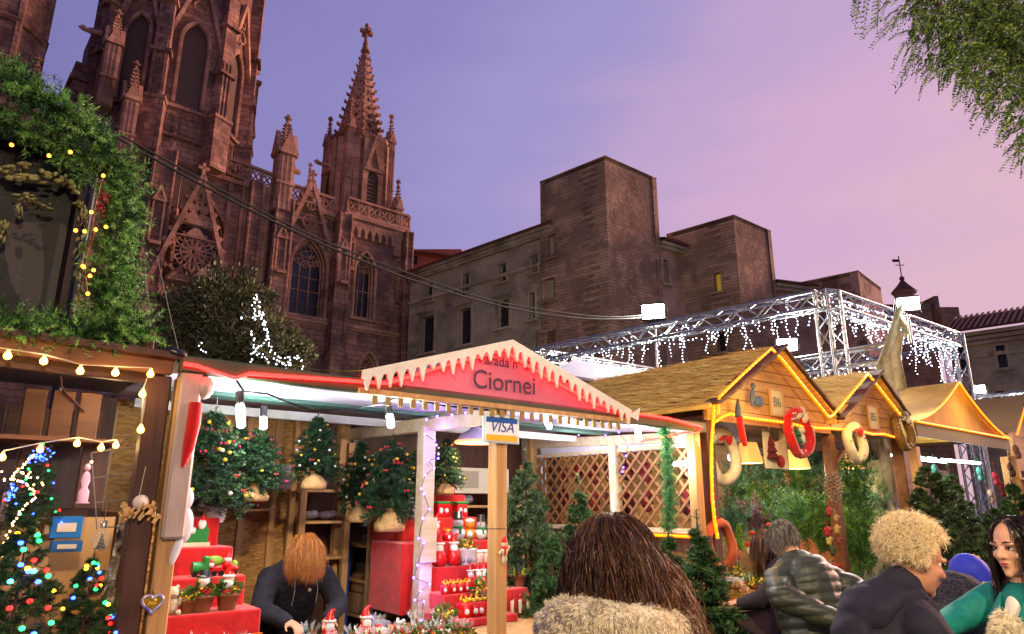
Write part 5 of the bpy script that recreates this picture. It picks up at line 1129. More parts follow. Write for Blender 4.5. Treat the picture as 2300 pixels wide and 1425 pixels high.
def cottage(label, sL, zL, sA, zA, sR, zR, zb, back, num, numpos, name='cottage_stall'):
 t = rowthing(name, label, 'stall', sL, 0, 0, group=None); O = Vector((sL, 0, 0))
 def C(nm, m, fn, par=None):
  b = MB(); fn(b); b.v = [tuple(Vector(v) - O) for v in b.v]; return b.build(nm, m, par or t)
 poly = [(sL, zb), (sR, zb), (sR, zR), (sA, zA), (sL, zL)]
 g = C('gable', BROWN, lambda B: B.slab(poly, .03, .045, back=True)); h = .105; z = zb; i = 0
 while z < zA:
  pc = clipz(poly, z, z + h - .006)
  if len(pc) > 2: C('plank', CPLK, lambda B: B.slab(pc, -.004 + .003 * (i % 2), .03), g)
  z += h; i += 1
 # straw roof: two slopes with loose straws
 ov = .1
 for nm, (s0, z0, s1, z1) in (('l', (sL - .1, zL - .03, sA, zA + .04)), ('r', (sR + .03, zR - .03, sA, zA + .04))):
  r = C('straw_roof', STRAW, lambda B: B.add([(s0, -ov, z0), (s1, -ov, z1), (s1, back, z1), (s0, back, z0), (s0, -ov, z0 - .035), (s1, -ov, z1 - .035), (s1, back, z1 - .035), (s0, back, z0 - .035)], [(0, 1, 2, 3), (7, 6, 5, 4), (0, 4, 5, 1), (1, 5, 6, 2), (2, 6, 7, 3), (3, 7, 4, 0)]))
  n = 4200; f = RNG.random((n, 1)); bb = RNG.random((n, 1)) * (back + ov) - ov; L = .08 + .2 * RNG.random((n, 1)); nrm = np.array([-(z1 - z0), 0, (s1 - s0)]); nrm = nrm / np.linalg.norm(nrm) * (1 if nrm[2] > 0 else -1)
  base = np.concatenate([s0 + (s1 - s0) * f, bb, z0 + (z1 - z0) * f], 1) + nrm * (.003 + .012 * RNG.random((n, 1))); dv = np.concatenate([RNG.normal(size=(n, 1)) * .1, np.ones((n, 1)), RNG.normal(size=(n, 1)) * .07], 1) * L; w = np.array([s1 - s0, 0, z1 - z0]); w = w / np.linalg.norm(w) * .0028
  V = np.stack([base - w, base + w, base + dv + w + nrm * .006, base + dv - w + nrm * .006], 1).reshape(-1, 3) - np.array(O)
  tag(mobj('straw', np_mesh('straw', V, np.arange(len(V)).reshape(-1, 4), [STRAW, mat('straw_pale', (250, 218, 128), .9), mat('straw_brown', (190, 146, 66), .9)], RNG.integers(0, 3, n)), r), kind='stuff')
 # overlapping bark shingles along the verge
 for (s0, z0) in ((sL - .06, zL - .04), (sR + .02, zR - .02)):
  nsh = 7
  for k in range(nsh):
   f0 = k / nsh; f1 = (k + 1.12) / nsh; a = Vector((s0 + (sA - s0) * f0, -.1, z0 + (zA + .03 - z0) * f0)); c = Vector((s0 + (sA - s0) * min(f1, 1), -.1, z0 + (zA + .03 - z0) * min(f1, 1))); lift = Vector((0, 0, .012))
   w_ = .17 if s0 < sA else .07; C('shingle', SHING, lambda B: B.bar(a + lift * (1.6 - (k % 2)), c + lift * .6, w_, .03, bev=.004))
 # number plate
 pl = C('number_plate', mat('plate_cream', (196, 178, 120), .6), lambda B: B.box((numpos.x, -.02, numpos.z), (.2, .014, .24)))
 for dx, dz, w_, h_ in ((-.105, 0, .014, .26), (.105, 0, .014, .26), (0, .125, .21, .014), (0, -.125, .21, .014)): C('plate_frame', PINEW, lambda B: B.box((numpos.x + dx, -.024, numpos.z + dz), (w_, .02, h_)), pl)
 text('lettering', num, .13, mat('plate_ink', (74, 84, 56), .6), pl, Vector((numpos.x, -.03, numpos.z)) - O, rt)
 return t, C
a86 = RP(1733, 790, 0); v86 = RP(1862, 938, 0); l86 = RP(1603, 908, 0); zb = RP(1605, 945, 0).z
bk = ROW.side(1345, 857, a86.x).y
c86, C86 = cottage('plank cottage stall numbered 86 with straw roof and amber rope lights', 4.12, l86.z, a86.x, a86.z, v86.x - .0, v86.z, zb, bk, '86', RP(1744, 905, -.02))
a85 = RP(1950, 845, 0); r85 = RP(2018, 935, 0)
c85, C85 = cottage('plank cottage stall numbered 85 with straw roof, joined to number 86', v86.x + .02, v86.z - .01, a85.x, a85.z, r85.x, r85.z, zb + .04, bk * .9, '85', RP(1960, 938, -.02))
for (s, b, z1, m) in ((4.16, .05, zb, BROWN), (v86.x + .02, .05, zb, BROWNH), (4.16, 2.0, zb, BROWN)): C86('post', m, lambda B: B.box((s, b, z1 / 2), (.1, .1, z1), bev=.008))
C85('post', BROWNH, lambda B: B.box((r85.x + .02, .05, 1.2), (.15, .13, 2.4), bev=.01)); C85('post', BROWNH, lambda B: B.box((r85.x + .02, 2.0, 1.2), (.12, .12, 2.4)))
C86('back_wall', CPLK, lambda B: B.box(((4.1 + v86.x) / 2, 2.05, 1.2), (v86.x - 4.1, .02, 2.4))); C85('back_wall', CPLK, lambda B: B.box(((r85.x + v86.x) / 2, 2.05, 1.2), (r85.x - v86.x, .02, 2.4)))
C86('ceiling', BROWNH, lambda B: B.box(((4.1 + v86.x) / 2, 1.0, zb + .03), (v86.x - 4.15, 1.9, .02))); C85('ceiling', BROWNH, lambda B: B.box(((r85.x + v86.x) / 2, 1.0, zb + .06), (r85.x - v86.x - .1, 1.9, .02)))
C86('tie_beam', BROWN, lambda B: B.bar((v86.x - .05, .1, 2.2), (v86.x + .9, 1.6, 2.28), .05, .07))
C86('brace', BROWNH, lambda B: B.bar((v86.x + .03, .06, 2.0), (v86.x + .55, .06, zb - .02), .05, .04))
ctr = C86('counter', mat('counter_top', (176, 140, 66), .6, c2=(150, 116, 54), scale=3, stretch=(.6, 5, 5)), lambda B: B.box((5.1, .22, .85), (2.0, .75, .03), bev=.004)); C86('counter_cloth', mat('brown_cloth', (84, 66, 56), .9, c2=(70, 54, 46), scale=6), lambda B: B.box((5.1, -.1, .42), (1.9, .02, .82)))
C86('trestle', BLK, lambda B: B.box((4.75, -.13, .42), (.03, .03, .82)))
C85('counter', MATS['counter_top'], lambda B: B.box((7.0, .3, .8), (1.3, .6, .03)))
# amber rope lights
rp = lambda L, b=-.12: [RP(u, v, b) for u, v in L]
rope('rope_light', 'amber rope light outlining both cottage gables', rp([(1613, 930), (1616, 892), (1640, 868), (1678, 832), (1700, 812), (1733, 783), (1760, 812), (1800, 862), (1835, 905), (1862, 938), (1870, 934), (1905, 892), (1950, 840), (1985, 885), (2022, 932)], -.16), .012, YROPE, beads=YROPEC, step=.06)
rope('rope_light', 'amber rope light sagging along the foot of the cottage gables', rp([(1606, 948), (1622, 937), (1640, 930), (1665, 937), (1700, 942), (1770, 950), (1800, 958), (1840, 962), (1890, 964), (1930, 968), (1960, 976), (1985, 975), (2008, 982)], -.05), .013, YROPE, beads=YROPEC, step=.055)
rope('rope_light', 'amber rope light hanging straight down the cottage post', rp([(1603, 900), (1602, 945), (1598, 1000), (1598, 1060), (1600, 1120), (1605, 1170), (1612, 1210)], -.04), .013, YROPE, beads=YROPEC, step=.055)
rope('rope_light', 'amber rope light along the sill behind the lattice', [Vector((3.94, b_, 1.39)) for b_ in (.05, .5, .85)], .012, YROPE, beads=YROPEC)
for (u, v, b, e) in ((1733, 900, -.35, 1.2), (1950, 925, -.35, 1.0), (1620, 1000, -.25, .8)):
 q = RP(u, v, b) - Vector((4.12, 0, 0)); lamp('rope_glow', 'POINT', q, e * 9.0, (1, .64, .12), c86, .15)
# lamp shades
def shade_lamp(u, v, b, label, w=.13):
 a = RP(u, v, b); t = rowthing('shade_lamp', label, 'lamp', *a, group='glowing lampshades in the cottage stalls'); m = MB(); m.lathe([(w, -.1), (w * .66, .1)], 16); m.build('shade', mat('lit_shade', (250, 205, 130), .8, emit=(255, 190, 95), estr=.75, sample=False), t)
 m = MB(); m.tube([(0, 0, .1), (0, 0, max(.15, 2.36 - a.z))], .005, 5); m.build('cord', BLK, t); m = MB(); m.ell((0, 0, -.06), .04, 10, 6); m.build('bulb', glow('shade_bulb', (255, 220, 160), 12), t)
 lamp('shade_glow', 'POINT', (0, 0, -.12), 20, (1, .78, .48), t, .05); return t
shade_lamp(1682, 1018, .5, 'glowing lampshade behind the red stocking'); shade_lamp(1790, 1032, .5, 'glowing lampshade behind the red felt wreath'); shade_lamp(1912, 1034, .5, 'glowing lampshade behind the cream felt wreath'); shade_lamp(1996, 1034, .6, 'glowing lampshade near the thick yellow post')
# wreaths
def wreath(u, v, R, r, m, label, b=-.08, dots=None, fabric=None, tilt=0, hang=True, prop=None):
 a = RP(u, v, b); t = rowthing('felt_wreath', label, 'wreath', *a, group='ring wreaths hung from the cottages'); k = MB(); k.tube([(R * math.cos(x), .012 * math.sin(3 * x), R * 1.08 * math.sin(x)) for x in [2 * math.pi * i / 28 for i in range(28)]], r, 10, closed=True); k.build('ring', m, t)
 if dots:
  d = MB()
  for i in range(26):
   x = random.uniform(0, 6.28); y = random.uniform(-.8, .8); d.ell((R * math.cos(x) + r * y * math.cos(x), -r * .92 * math.cos(y), (R * 1.08 + r * y) * math.sin(x)), .008, 6, 4)
  tag(d.build('dots', dots, t), kind='stuff')
 if fabric:
  f = MB(); f.ell((.03, -r * .6, R * 1.05), (.06, .03, .05), 9, 6); f.ell((.08, -r * .6, R * .8), (.04, .03, .06), 9, 6); f.ell((-.03, -r * .5, R * .9), (.04, .03, .05), 8, 6); f.build('bow', fabric, t)
 if prop: prop(t)
 if hang: s = MB(); s.tube([(-.02, 0, R), (0, .03, R + .25)], .002, 3); s.tube([(.03, 0, R), (0, .03, R + .25)], .002, 3); s.build('string', mat('twine', (150, 120, 80), .8), t)
 return t
def pine_toys(t):
 f = MB(); f.ell((.03, 0, -.06), (.05, .03, .06), 8, 6); f.ell((.03, -.01, .02), (.035, .03, .035), 8, 6); f.build('snow_figure', CREAM, t)
 f = MB(); f.lathe([(.06, 0), (0.002, .12)], 8, (-.05, 0, -.1)); f.lathe([(.05, .05), (0.002, .14)], 8, (-.05, 0, -.08)); f.build('felt_tree', mat('felt_green', (40, 90, 50), .9), t)
SPOT = mat('white_dot', (236, 228, 220), .8)
wreath(1795, 972, .185, .045, REDFELT, 'red felt wreath with white dots and a cream bow', dots=SPOT, fabric=CREAM, prop=pine_toys)
wreath(1921, 995, .155, .05, CREAM, 'cream felt wreath with small dark dots and a red cap', dots=mat('brown_dot', (90, 60, 40), .8), fabric=REDFELT)
wreath(2030, 968, .17, .05, mat('wicker', (150, 112, 50), .8, c2=(110, 78, 32), scale=20, bump=.5), 'brown wicker wreath with pale beads hung on the thick yellow post', dots=SPOT, fabric=CREAM)
wreath(1622, 1025, .2, .055, CREAM, 'large cream ring wreath at the end of the lattice partition', b=.3, fabric=REDFELT)
wreath(1618, 1225, .16, .04, mat('terracotta', (176, 84, 50), .8), 'terracotta coloured ring leaning on the cottage post', b=.02, hang=False)
# felt ornaments hung in the opening
def hang_sock(u, v, b, label, m, m2, L=.2):
 a = RP(u, v, b); t = rowthing('felt_stocking', label, 'decoration', *a); f = MB(); f.tube([(0, 0, .05), (.0, 0, -.03), (.015, 0, -L * .6), (.05, 0, -L)], [.028, .03, .032, .02], 9); f.build('sock', m, t); f = MB(); f.tube([(-.02, 0, .04), (-.01, 0, .12), (0, 0, .2)], [.03, .025, .008], 8); f.build('cap', m2, t); return t
hang_sock(1662, 948, -.08, 'red stocking with dark cap hanging under the gable', REDFELT, mat('grey_felt', (70, 74, 90), .9))
a = RP(1690, 892, -.08); t = rowthing('felt_birds', 'pair of blue grey felt birds hung on the gable of number 86', 'decoration', *a); f = MB(); f.ell((0, 0, 0), (.03, .02, .09), 9, 7, Matrix.Rotation(.25, 3, 'Y')); f.ell((.01, -.01, .1), (.03, .02, .03), 8, 6); f.build('bird', mat('blue_felt', (66, 78, 108), .95), t); f = MB(); f.ell((.1, 0, -.03), (.07, .02, .05), 9, 7, Matrix.Rotation(-.3, 3, 'Y')); f.build('bird', MATS['blue_felt'], t)
a = RP(1742, 1000, .1); t = rowthing('felt_banner', 'cream felt banner with a burgundy tree and a red round heart', 'decoration', *a); f = MB(); f.slab([(-.18, -.22), (.2, -.22), (.2, .15), (.12, .17), (.1, .05), (.0, .02), (-.08, .08), (-.1, .17), (-.18, .15)], 0, .02, back=True); f.build('banner', CREAM, t)
f = MB(); [f.lathe([(.075 - .018 * i, 0), (.01, .09)], 10, (-.1, -.015, -.13 + .06 * i)) for i in range(3)]; f.build('felt_tree', mat('burgundy_felt', (90, 24, 34), .9), t); f = MB(); f.ell((.04, -.015, -.15), (.06, .025, .06), 10, 7); f.build('heart', mat('brick_felt', (150, 44, 36), .9), t)
# pine cone swag and ornaments on the middle post
a = RP(1872, 1095, -.04); t = rowthing('pine_cone_swag', 'swag of frosted pine cones tied to the middle cottage post', 'decoration', *a); f = MB()
for i in range(90):
 an = i * 2.4; z = .14 - i * .0032; r_ = .06 * math.sin(math.pi * (i + 8) / 105) + .01; f.box((r_ * math.cos(an), r_ * math.sin(an), z), (.03, .022, .008), Matrix.Rotation(an, 3, 'Z') @ Matrix.Rotation(-.4, 3, 'Y'))
f.build('cone', mat('cone_brown', (96, 72, 58), .8, c2=(170, 150, 130), scale=20), t)
for i, (u, v, c, r_) in enumerate(((1862, 1150, (170, 40, 30), .05), (1878, 1165, (190, 150, 90), .04), (1858, 1195, (180, 30, 30), .055), (1880, 1190, (200, 160, 90), .05), (1862, 1215, (206, 180, 90), .05), (1885, 1215, (150, 60, 40), .04), (1870, 1238, (60, 80, 40), .05), (1866, 1262, (160, 130, 80), .03), (1882, 1275, (200, 24, 40), .04))):
 a = RP(u, v, -.06); t = rowthing('post_ornament', ['red bell', 'straw figure', 'red berry bunch', 'straw bow', 'yellow ribbon', 'brown pod cluster', 'green leaf knot', 'twine loop', 'scarlet ribbon bow'][i] + ' tied to the middle cottage post', 'decoration', *a); f = MB(); f.ell((0, 0, 0), (r_ * .7, r_ * .5, r_), 9, 6); f.ell((r_ * .6, -.01, r_ * .3), (r_ * .5, r_ * .3, r_ * .4), 8, 5); f.ell((-r_ * .5, -.01, -r_ * .4), (r_ * .5, r_ * .3, r_ * .4), 8, 5); f.tube([(0, 0, r_), (.004, .02, r_ + .05)], .003, 4); f.build('ornament', mat('orn%d' % i, c, .7, c2=tuple(int(x * .6) for x in c), scale=30), t)
# ================================================================== yellow-lit canopy stall farther on
yL = RP(2048, 948, 0); yA = RP(2145, 862, 0); yR = RP(2258, 988, 0); YO = Vector((yL.x, 0, 0))
ys = rowthing('canopy_stall', 'open stall with pointed amber-lit canopy gable and fluorescent tubes', 'stall', yL.x, 0, 0)
def YS(nm, m, fn, par=None):
 b = MB(); fn(b); b.v = [tuple(Vector(v) - YO) for v in b.v]; return b.build(nm, m, par or ys)
def ogee(p, q, n=8):
 out = []
 for i in range(n + 1):
  f = i / n; x = p.x + (q.x - p.x) * f; s_ = f ** 1.7 * .75 + f * .25; out.append((x, p.z + (q.z - p.z) * s_))
 return out
lp = ogee(yL, yA); rp2 = ogee(yR, yA)
YCL = mat('amber_canvas', (196, 150, 60), .8, c2=(170, 124, 44), scale=3)
YS('gable_cloth', YCL, lambda B: B.slab(lp + rp2[::-1][1:], 0, .02, back=True))
YS('roof_cloth', YCL, lambda B: [B.add([(p[0], -.05, p[1] + .02), (q[0], -.05, q[1] + .02), (yA.x * .0 + q[0], 2.2, q[1] + .02), (p[0], 2.2, p[1] + .02)], [(0, 1, 2, 3)]) for L_ in (lp, rp2) for p, q in zip(L_[:-1], L_[1:])])
YS('valance', mat('olive_valance', (92, 84, 56), .7), lambda B: B.bar((yL.x, -.03, yL.z - .09), (yR.x, -.03, yR.z - .07), .03, .16))
for s in (yL.x + .06, yR.x + .02): YS('post', PINEW, lambda B: B.box((s, .05, 1.15), (.1, .1, 2.3)))
for s in (yL.x + .06, yR.x + .02): YS('post', PINEW, lambda B: B.box((s, 2.1, 1.15), (.08, .08, 2.3)))
YS('back_wall', mat('orange_board', (190, 110, 50), .8, c2=(160, 84, 36), scale=3), lambda B: B.box(((yL.x + yR.x) / 2, 2.2, 1.05), (yR.x - yL.x, .02, 2.1)))
for (bb, zz) in ((.35, 2.22), (.8, 2.26)):
 for k in range(2):
  x0 = yL.x + .1 + k * (yR.x - yL.x) / 2; x1_ = x0 + (yR.x - yL.x) / 2 - .2; YS('fluorescent_tube', glow('fluo', (235, 245, 255), 16), lambda B: B.tube([(x0, bb, zz), (x1_, bb, zz)], .02, 8))
  lamp('fluo_glow', 'POINT', Vector(((x0 + x1_) / 2, bb, zz - .06)) - YO, 12, (.95, 1, 1), ys, .12)
rope('rope_light', 'amber rope light outlining the pointed canopy gable', [Vector((x, -.05, z + .015)) for x, z in lp] + [Vector((x, -.05, z + .015)) for x, z in rp2[::-1]], .012, YROPE)
rope('rope_light', 'amber rope light along the foot of the pointed canopy', [Vector((yL.x, -.06, yL.z)), Vector((yR.x, -.06, yR.z + .01))], .012, YROPE)
lamp('gable_glow', 'POINT', Vector((yA.x, -.4, yL.z + .2)) - YO, 12, (1, .62, .12), ys, .2)
# small hut at the frame edge
eA = RP(2283, 948, 0); eo = Vector((RP(2262, 970, 0).x, 0, 0)); eh = rowthing('gabled_hut', 'small hut with a steep amber-lit gable next to the pointed canopy', 'stall', eo.x, 0, 0); W_ = .95
def EH(nm, m, fn):
 b = MB(); fn(b); b.v = [tuple(Vector(v) - eo) for v in b.v]; return b.build(nm, m, eh)
zE = RP(2262, 978, 0).z; zE2 = eA.z + .15; gp = [(eo.x, zE), (eo.x + W_ * 1.7, zE), (eo.x + W_ * .85, zE2 + .25)]
EH('gable', CPLK, lambda B: B.slab(gp, 0, .03, back=True)); EH('roof', mat('hut_roof', (120, 92, 60), .8), lambda B: [B.add([(a[0], -.1, a[1] + .03), (c[0], -.1, c[1] + .03), (c[0], 2, c[1] + .03), (a[0], 2, a[1] + .03)], [(0, 1, 2, 3)]) for a, c in ((gp[0], gp[2]), (gp[1], gp[2]))])
EH('wall', CPLK, lambda B: B.box((eo.x + W_ * .85, .02, zE - .25), (W_ * 1.7, .03, .5))); EH('shelf', PINEW, lambda B: B.box((eo.x + W_ * .85, -.1, zE - .62), (W_ * 1.7, .3, .03))); EH('post', PINEW, lambda B: B.box((eo.x + .05, 0, zE / 2), (.1, .1, zE))); EH('back_wall', BROWN, lambda B: B.box((eo.x + W_ * .85, 1.5, 1.1), (W_ * 1.7, .03, 2.2)))
rope('rope_light', 'amber rope light on the steep gable of the steep-gabled hut', [Vector((gp[0][0], -.12, gp[0][1])), Vector((gp[2][0], -.12, gp[2][1])), Vector((gp[1][0], -.12, gp[1][1]))], .012, YROPE)
rope('rope_light', 'amber rope light under the shelf of the steep-gabled hut', [Vector((eo.x, -.27, zE - .64)), Vector((eo.x + W_ * 1.7, -.27, zE - .64))], .012, YROPE)
# ================================================================== conifers for sale
def conifer(h, r, seed, mats=PINE, tiers=13, per=26, nl=.03, wd=.0035, sub=5, droop=-.15, trunk=.02, ex=.85):
 rng = np.random.default_rng(seed); A = []; Q = []
 for i in range(tiers):
  f = (i + .5 * rng.random()) / tiers; z = h * (.06 + .9 * f); R = r * (1 - f) ** ex + .03 * r; k = max(4, int(9 * (1 - f) + 4))
  for j in range(k):
   an = rng.random() * 6.283; L = R * (.75 + .4 * rng.random()); d = np.array([math.cos(an), math.sin(an), droop + .5 * f + .28 * rng.normal()]); d /= np.linalg.norm(d); p = np.array([0, 0, z])
   A.append(p + d * L * .15); Q.append(p + d * L)
   for s in range(sub):
    t = .3 + .65 * (s + rng.random()) / sub; pp = p + d * L * t; e = d * .7 + rng.normal(size=3) * .45; e /= np.linalg.norm(e); A.append(pp); Q.append(pp + e * L * .34 * (1.2 - t * .5))
 A.append(np.array([0, 0, h * .9])); Q.append(np.array([0, 0, h * 1.04]))
 V, F, mi = needles(np.array(A), np.array(Q), per, nl, wd, .8, rng, mats=len(mats)); me = np_mesh('needles', V, F, mats, mi)
 b = MB(); b.tube([(0, 0, 0), (0, 0, h * .98)], [trunk, trunk * .2], 7)
 for a, q in zip(A[::sub + 1], Q[::sub + 1]): b.tube([a, q], [trunk * .25, trunk * .08], 4, False)
 return me, b.mesh('trunk', BARK)
TREES = {}
def place_tree(key, name, label, loc, rz=0, group=None, scale=1, world=False):
 me, tr = TREES[key]; t = thing(name, label, 'tree', loc, rz, group); t.scale = scale if hasattr(scale, '__len__') else (scale,) * 3; mobj('trunk', tr, t); mobj('needles', me, t); return t
TREES['nord'] = conifer(1.5, .55, 3, DFIR, 32, 36, .034, .008, 8, droop=.0); TREES['slim'] = conifer(1.3, .26, 5, PINE, 28, 34, .03, .0065, 7, droop=.05); TREES['fir'] = conifer(1.2, .36, 8, PINE, 26, 34, .032, .007, 7, droop=.0)
def on_ground(u, v, y): p = at_y(u, v, y); return p
def tree_at(key, u, vtop, y, label, hgt=None, name='fir_tree', group=None, fat=1):
 p = at_y(u, vtop, y); h = {'nord': 1.5, 'slim': 1.3, 'fir': 1.2}[key]; s = (p.z) / h if hgt is None else hgt / h; z = 0 if hgt is None else p.z - hgt
 return place_tree(key, name, label, (p.x, p.y, z), random.random() * 6, group, (s * fat, s * fat, s))
tree_at('nord', 2080, 1035, 7.6, 'dark fir tree standing before the pointed canopy stall', fat=1.15); tree_at('nord', 2150, 1120, 6.6, 'broad dark fir tree behind the bending shopper', fat=1.3); tree_at('nord', 2225, 1130, 7.2, 'dark fir tree beside the yellow post of the pointed canopy', fat=1.1)
tree_at('slim', 2130, 1050, 9.0, 'light green young fir deep in the pointed canopy stall', fat=1.4); tree_at('fir', 2270, 1075, 8.6, 'leafy yellow-green bush by the steep-gabled hut')
tree_at('slim', 1300, 1085, 6.4, 'slim green fir in front of the lattice', fat=1.2); tree_at('nord', 1180, 1020, 5.7, 'tall green fir standing beside the payment sign post', fat=.8)
tree_at('fir', 1240, 1190, 5.2, 'bushy fir beside the red stepped display', fat=.9)
# slender climbing cypress on the lattice end and its bushy foot
garland('cypress_column', 'slender bright green cypress column rising at the lattice end', [(1490, 955, .0), (1500, 1000, .0), (1500, 1060, .0), (1505, 1120, .0), (1500, 1190, .0)], .045, 620, tl=.07, nl=.022, per=26, mats=[green('cyp_a', (38, 104, 56), (60, 130, 66)), green('cyp_b', (30, 80, 44), (50, 110, 54)), green('cyp_c', (90, 150, 80), (70, 140, 70))], cat='plant')
tree_at('slim', 1565, 1165, 5.0, 'dark bushy fir leaning on the cottage post', fat=1.5)
tree_at('fir', 1500, 1190, 5.4, 'dark green fir in front of the lattice end'); tree_at('slim', 1345, 1200, 5.9, 'small fir half hidden behind the fur-coated shopper')
# ================================================================== goods of the icicle-gable stall
def step_box(b, s0, s1, b0, b1, z0, z1): b.box(((s0 + s1) / 2, (b0 + b1) / 2, (z0 + z1) / 2), (s1 - s0, b1 - b0, z1 - z0), bev=.008)
def stepped(label, tiers, s_left, depth=.5):
 # tiers: (u_left or None, u_right, v_top, b_front)
 t0 = RP(tiers[-1][1], tiers[-1][2], tiers[-1][3]); t = rowthing('stepped_display', label, 'display', s_left, tiers[-1][3], .86); O = Vector((s_left, tiers[-1][3], .86)); tops = []
 for (ul, ur, vt, bf) in tiers:
  a = RP(ur, vt, bf); sl_ = s_left if ul is None else RP(ul, vt, bf).x
  b = MB(); step_box(b, sl_, a.x, bf, bf + depth, .875, a.z); b.v = [tuple(Vector(v) - O) for v in b.v]; b.build('step', REDFELT, t); tops.append((sl_, a.x, bf, a.z))
 return t, tops
LD, LT = stepped('red felt stepped display beside the white-wrapped post', [(None, 495, 1163, .95), (None, 525, 1228, .75), (None, 553, 1292, .55), (None, 588, 1367, .33)], .1)
RD, RT = stepped('red felt stepped display behind the payment sign post', [(962, 1045, 1112, 1.5), (905, 1072, 1162, 1.28), (905, 1108, 1213, 1.06), (968, 1146, 1264, .84), (1000, 1188, 1320, .6), (1030, 1165, 1378, .38)], 2.0)
GOLD = mat('yellow_berry', (226, 196, 50), .4); LEAF = [green('pot_leaf', (48, 84, 30), (76, 108, 38)), green('pot_leaf_b', (110, 134, 40), (140, 150, 60))]; TERRA = mat('clay_pot', (150, 96, 62), .8, c2=(130, 80, 50), scale=12); REDG = mat('red_glaze', (196, 20, 22), .25, spec=.6); WHG = mat('white_glaze', (228, 222, 216), .3); ORG = mat('orange_glaze', (214, 116, 30), .3); BKG = mat('black_glaze', (22, 20, 22), .3); SKINC = mat('pink_glaze', (224, 168, 140), .4); GRNG = mat('green_glaze', (40, 120, 50), .35); PINKG = mat('rose_glass', (220, 170, 160), .2, spec=.6)
PROTO = {}
def proto(key, name, label, cat, parts):
 t = thing(name, label, cat, (0, -50, -50)); PROTO[key] = t
 for nm, m, fn in parts:
  b = MB(); fn(b); o = b.build(nm, m, t)
  if nm in ('relief', 'print', 'leaves', 'berries', 'wrap', 'tuft', 'baubles', 'moss'): tag(o, kind='stuff')
 return t
def puff(b, c, r, n, k=.35):
 for _ in range(n):
  d = Vector((random.gauss(0, 1), random.gauss(0, 1), abs(random.gauss(0, 1)))).normalized(); b.ell(Vector(c) + d * r * random.uniform(.6, 1), r * k * random.uniform(.6, 1.1), 6, 4)
def leafpuff(b, c, r, n):
 for _ in range(n):
  d = Vector((random.gauss(0, 1), random.gauss(0, 1), abs(random.gauss(0, .8)))).normalized(); q = Vector(c) + d * r * random.uniform(.5, 1); u_ = d.orthogonal().normalized() * r * .28; w_ = d * r * .55; b.add([q - u_, q + w_ * .4 + u_.cross(d) * .3, q + u_, q + w_], [(0, 1, 2, 3)])
proto('gnome', 'gnome_figurine', 'small white-bearded figurine in red coat and red cap', 'figurine', [('body', REDG, lambda B: B.lathe([(.018, 0), (.03, .005), (.034, .03), (.026, .06), (.016, .075)], 12)), ('head', SKINC, lambda B: B.ell((0, 0, .085), .019, 10, 7)), ('beard', WHG, lambda B: (B.ell((0, -.013, .072), (.018, .012, .02), 9, 6), B.tube([(.019 * math.cos(a), .019 * math.sin(a), .094) for a in [i * math.pi / 6 for i in range(12)]], .005, 5, closed=True))), ('cap', REDG, lambda B: B.tube([(0, 0, .095), (0, 0, .115), (.008, 0, .13), (.018, 0, .132)], [.019, .013, .007, .004], 9)), ('boots', BKG, lambda B: (B.ell((-.014, -.012, .006), (.012, .016, .008), 7, 5), B.ell((.014, -.012, .006), (.012, .016, .008), 7, 5)))])
proto('snowman', 'snowman_figurine', 'small white snowman figurine with black hat and green scarf', 'figurine', [('body', WHG, lambda B: (B.ell((0, 0, .03), (.034, .03, .032), 12, 8), B.ell((0, 0, .078), (.025, .023, .024), 11, 7))), ('hat', BKG, lambda B: B.lathe([(.03, .096), (.03, .1), (.02, .1), (.018, .128), (.001, .128)], 12)), ('scarf', GRNG, lambda B: (B.tube([(.021 * math.cos(a), .021 * math.sin(a), .058) for a in [i * math.pi / 6 for i in range(12)]], .006, 6, closed=True), B.box((.012, -.026, .045), (.01, .006, .03)))), ('nose', ORG, lambda B: B.lathe([(.005, 0), (.001, .02)], 6, (0, -.023, .08), Matrix.Rotation(math.pi / 2, 3, 'X')))])
proto('bear', 'bear_figurine', 'round orange figurine with white cap and light belly', 'figurine', [('body', ORG, lambda B: (B.ell((0, 0, .03), (.036, .03, .032), 12, 8), B.ell((0, 0, .075), (.028, .025, .026), 11, 7), B.ell((-.02, 0, .096), .01, 7, 5), B.ell((.02, 0, .096), .01, 7, 5))), ('belly', WHG, lambda B: B.ell((0, -.018, .028), (.02, .016, .02), 9, 6)), ('cap', WHG, lambda B: B.ell((0, 0, .095), (.026, .024, .014), 10, 6))])
proto('pot', 'berry_pot', 'small clay pot of yellow-berried greenery', 'pot', [('pot', TERRA, lambda B: B.lathe([(.026, 0), (.036, .05), (.039, .05), (.039, .058), (.033, .058), (.03, .05), (.001, .05)], 14)), ('leaves', LEAF, lambda B: leafpuff(B, (0, 0, .06), .045, 60)), ('berries', GOLD, lambda B: puff(B, (0, 0, .06), .045, 22, .16))])
proto('redpot', 'red_pot', 'little red glazed pot with a tuft of yellow berries', 'pot', [('pot', REDG, lambda B: (B.lathe([(.02, 0), (.026, .01), (.026, .04), (.024, .044), (.001, .044)], 12), B.ell((0, -.026, .024), (.012, .004, .014), 8, 6))), ('face', WHG, lambda B: B.ell((0, -.027, .02), (.009, .005, .01), 8, 6)), ('berries', GOLD, lambda B: puff(B, (0, 0, .045), .022, 14, .22))])
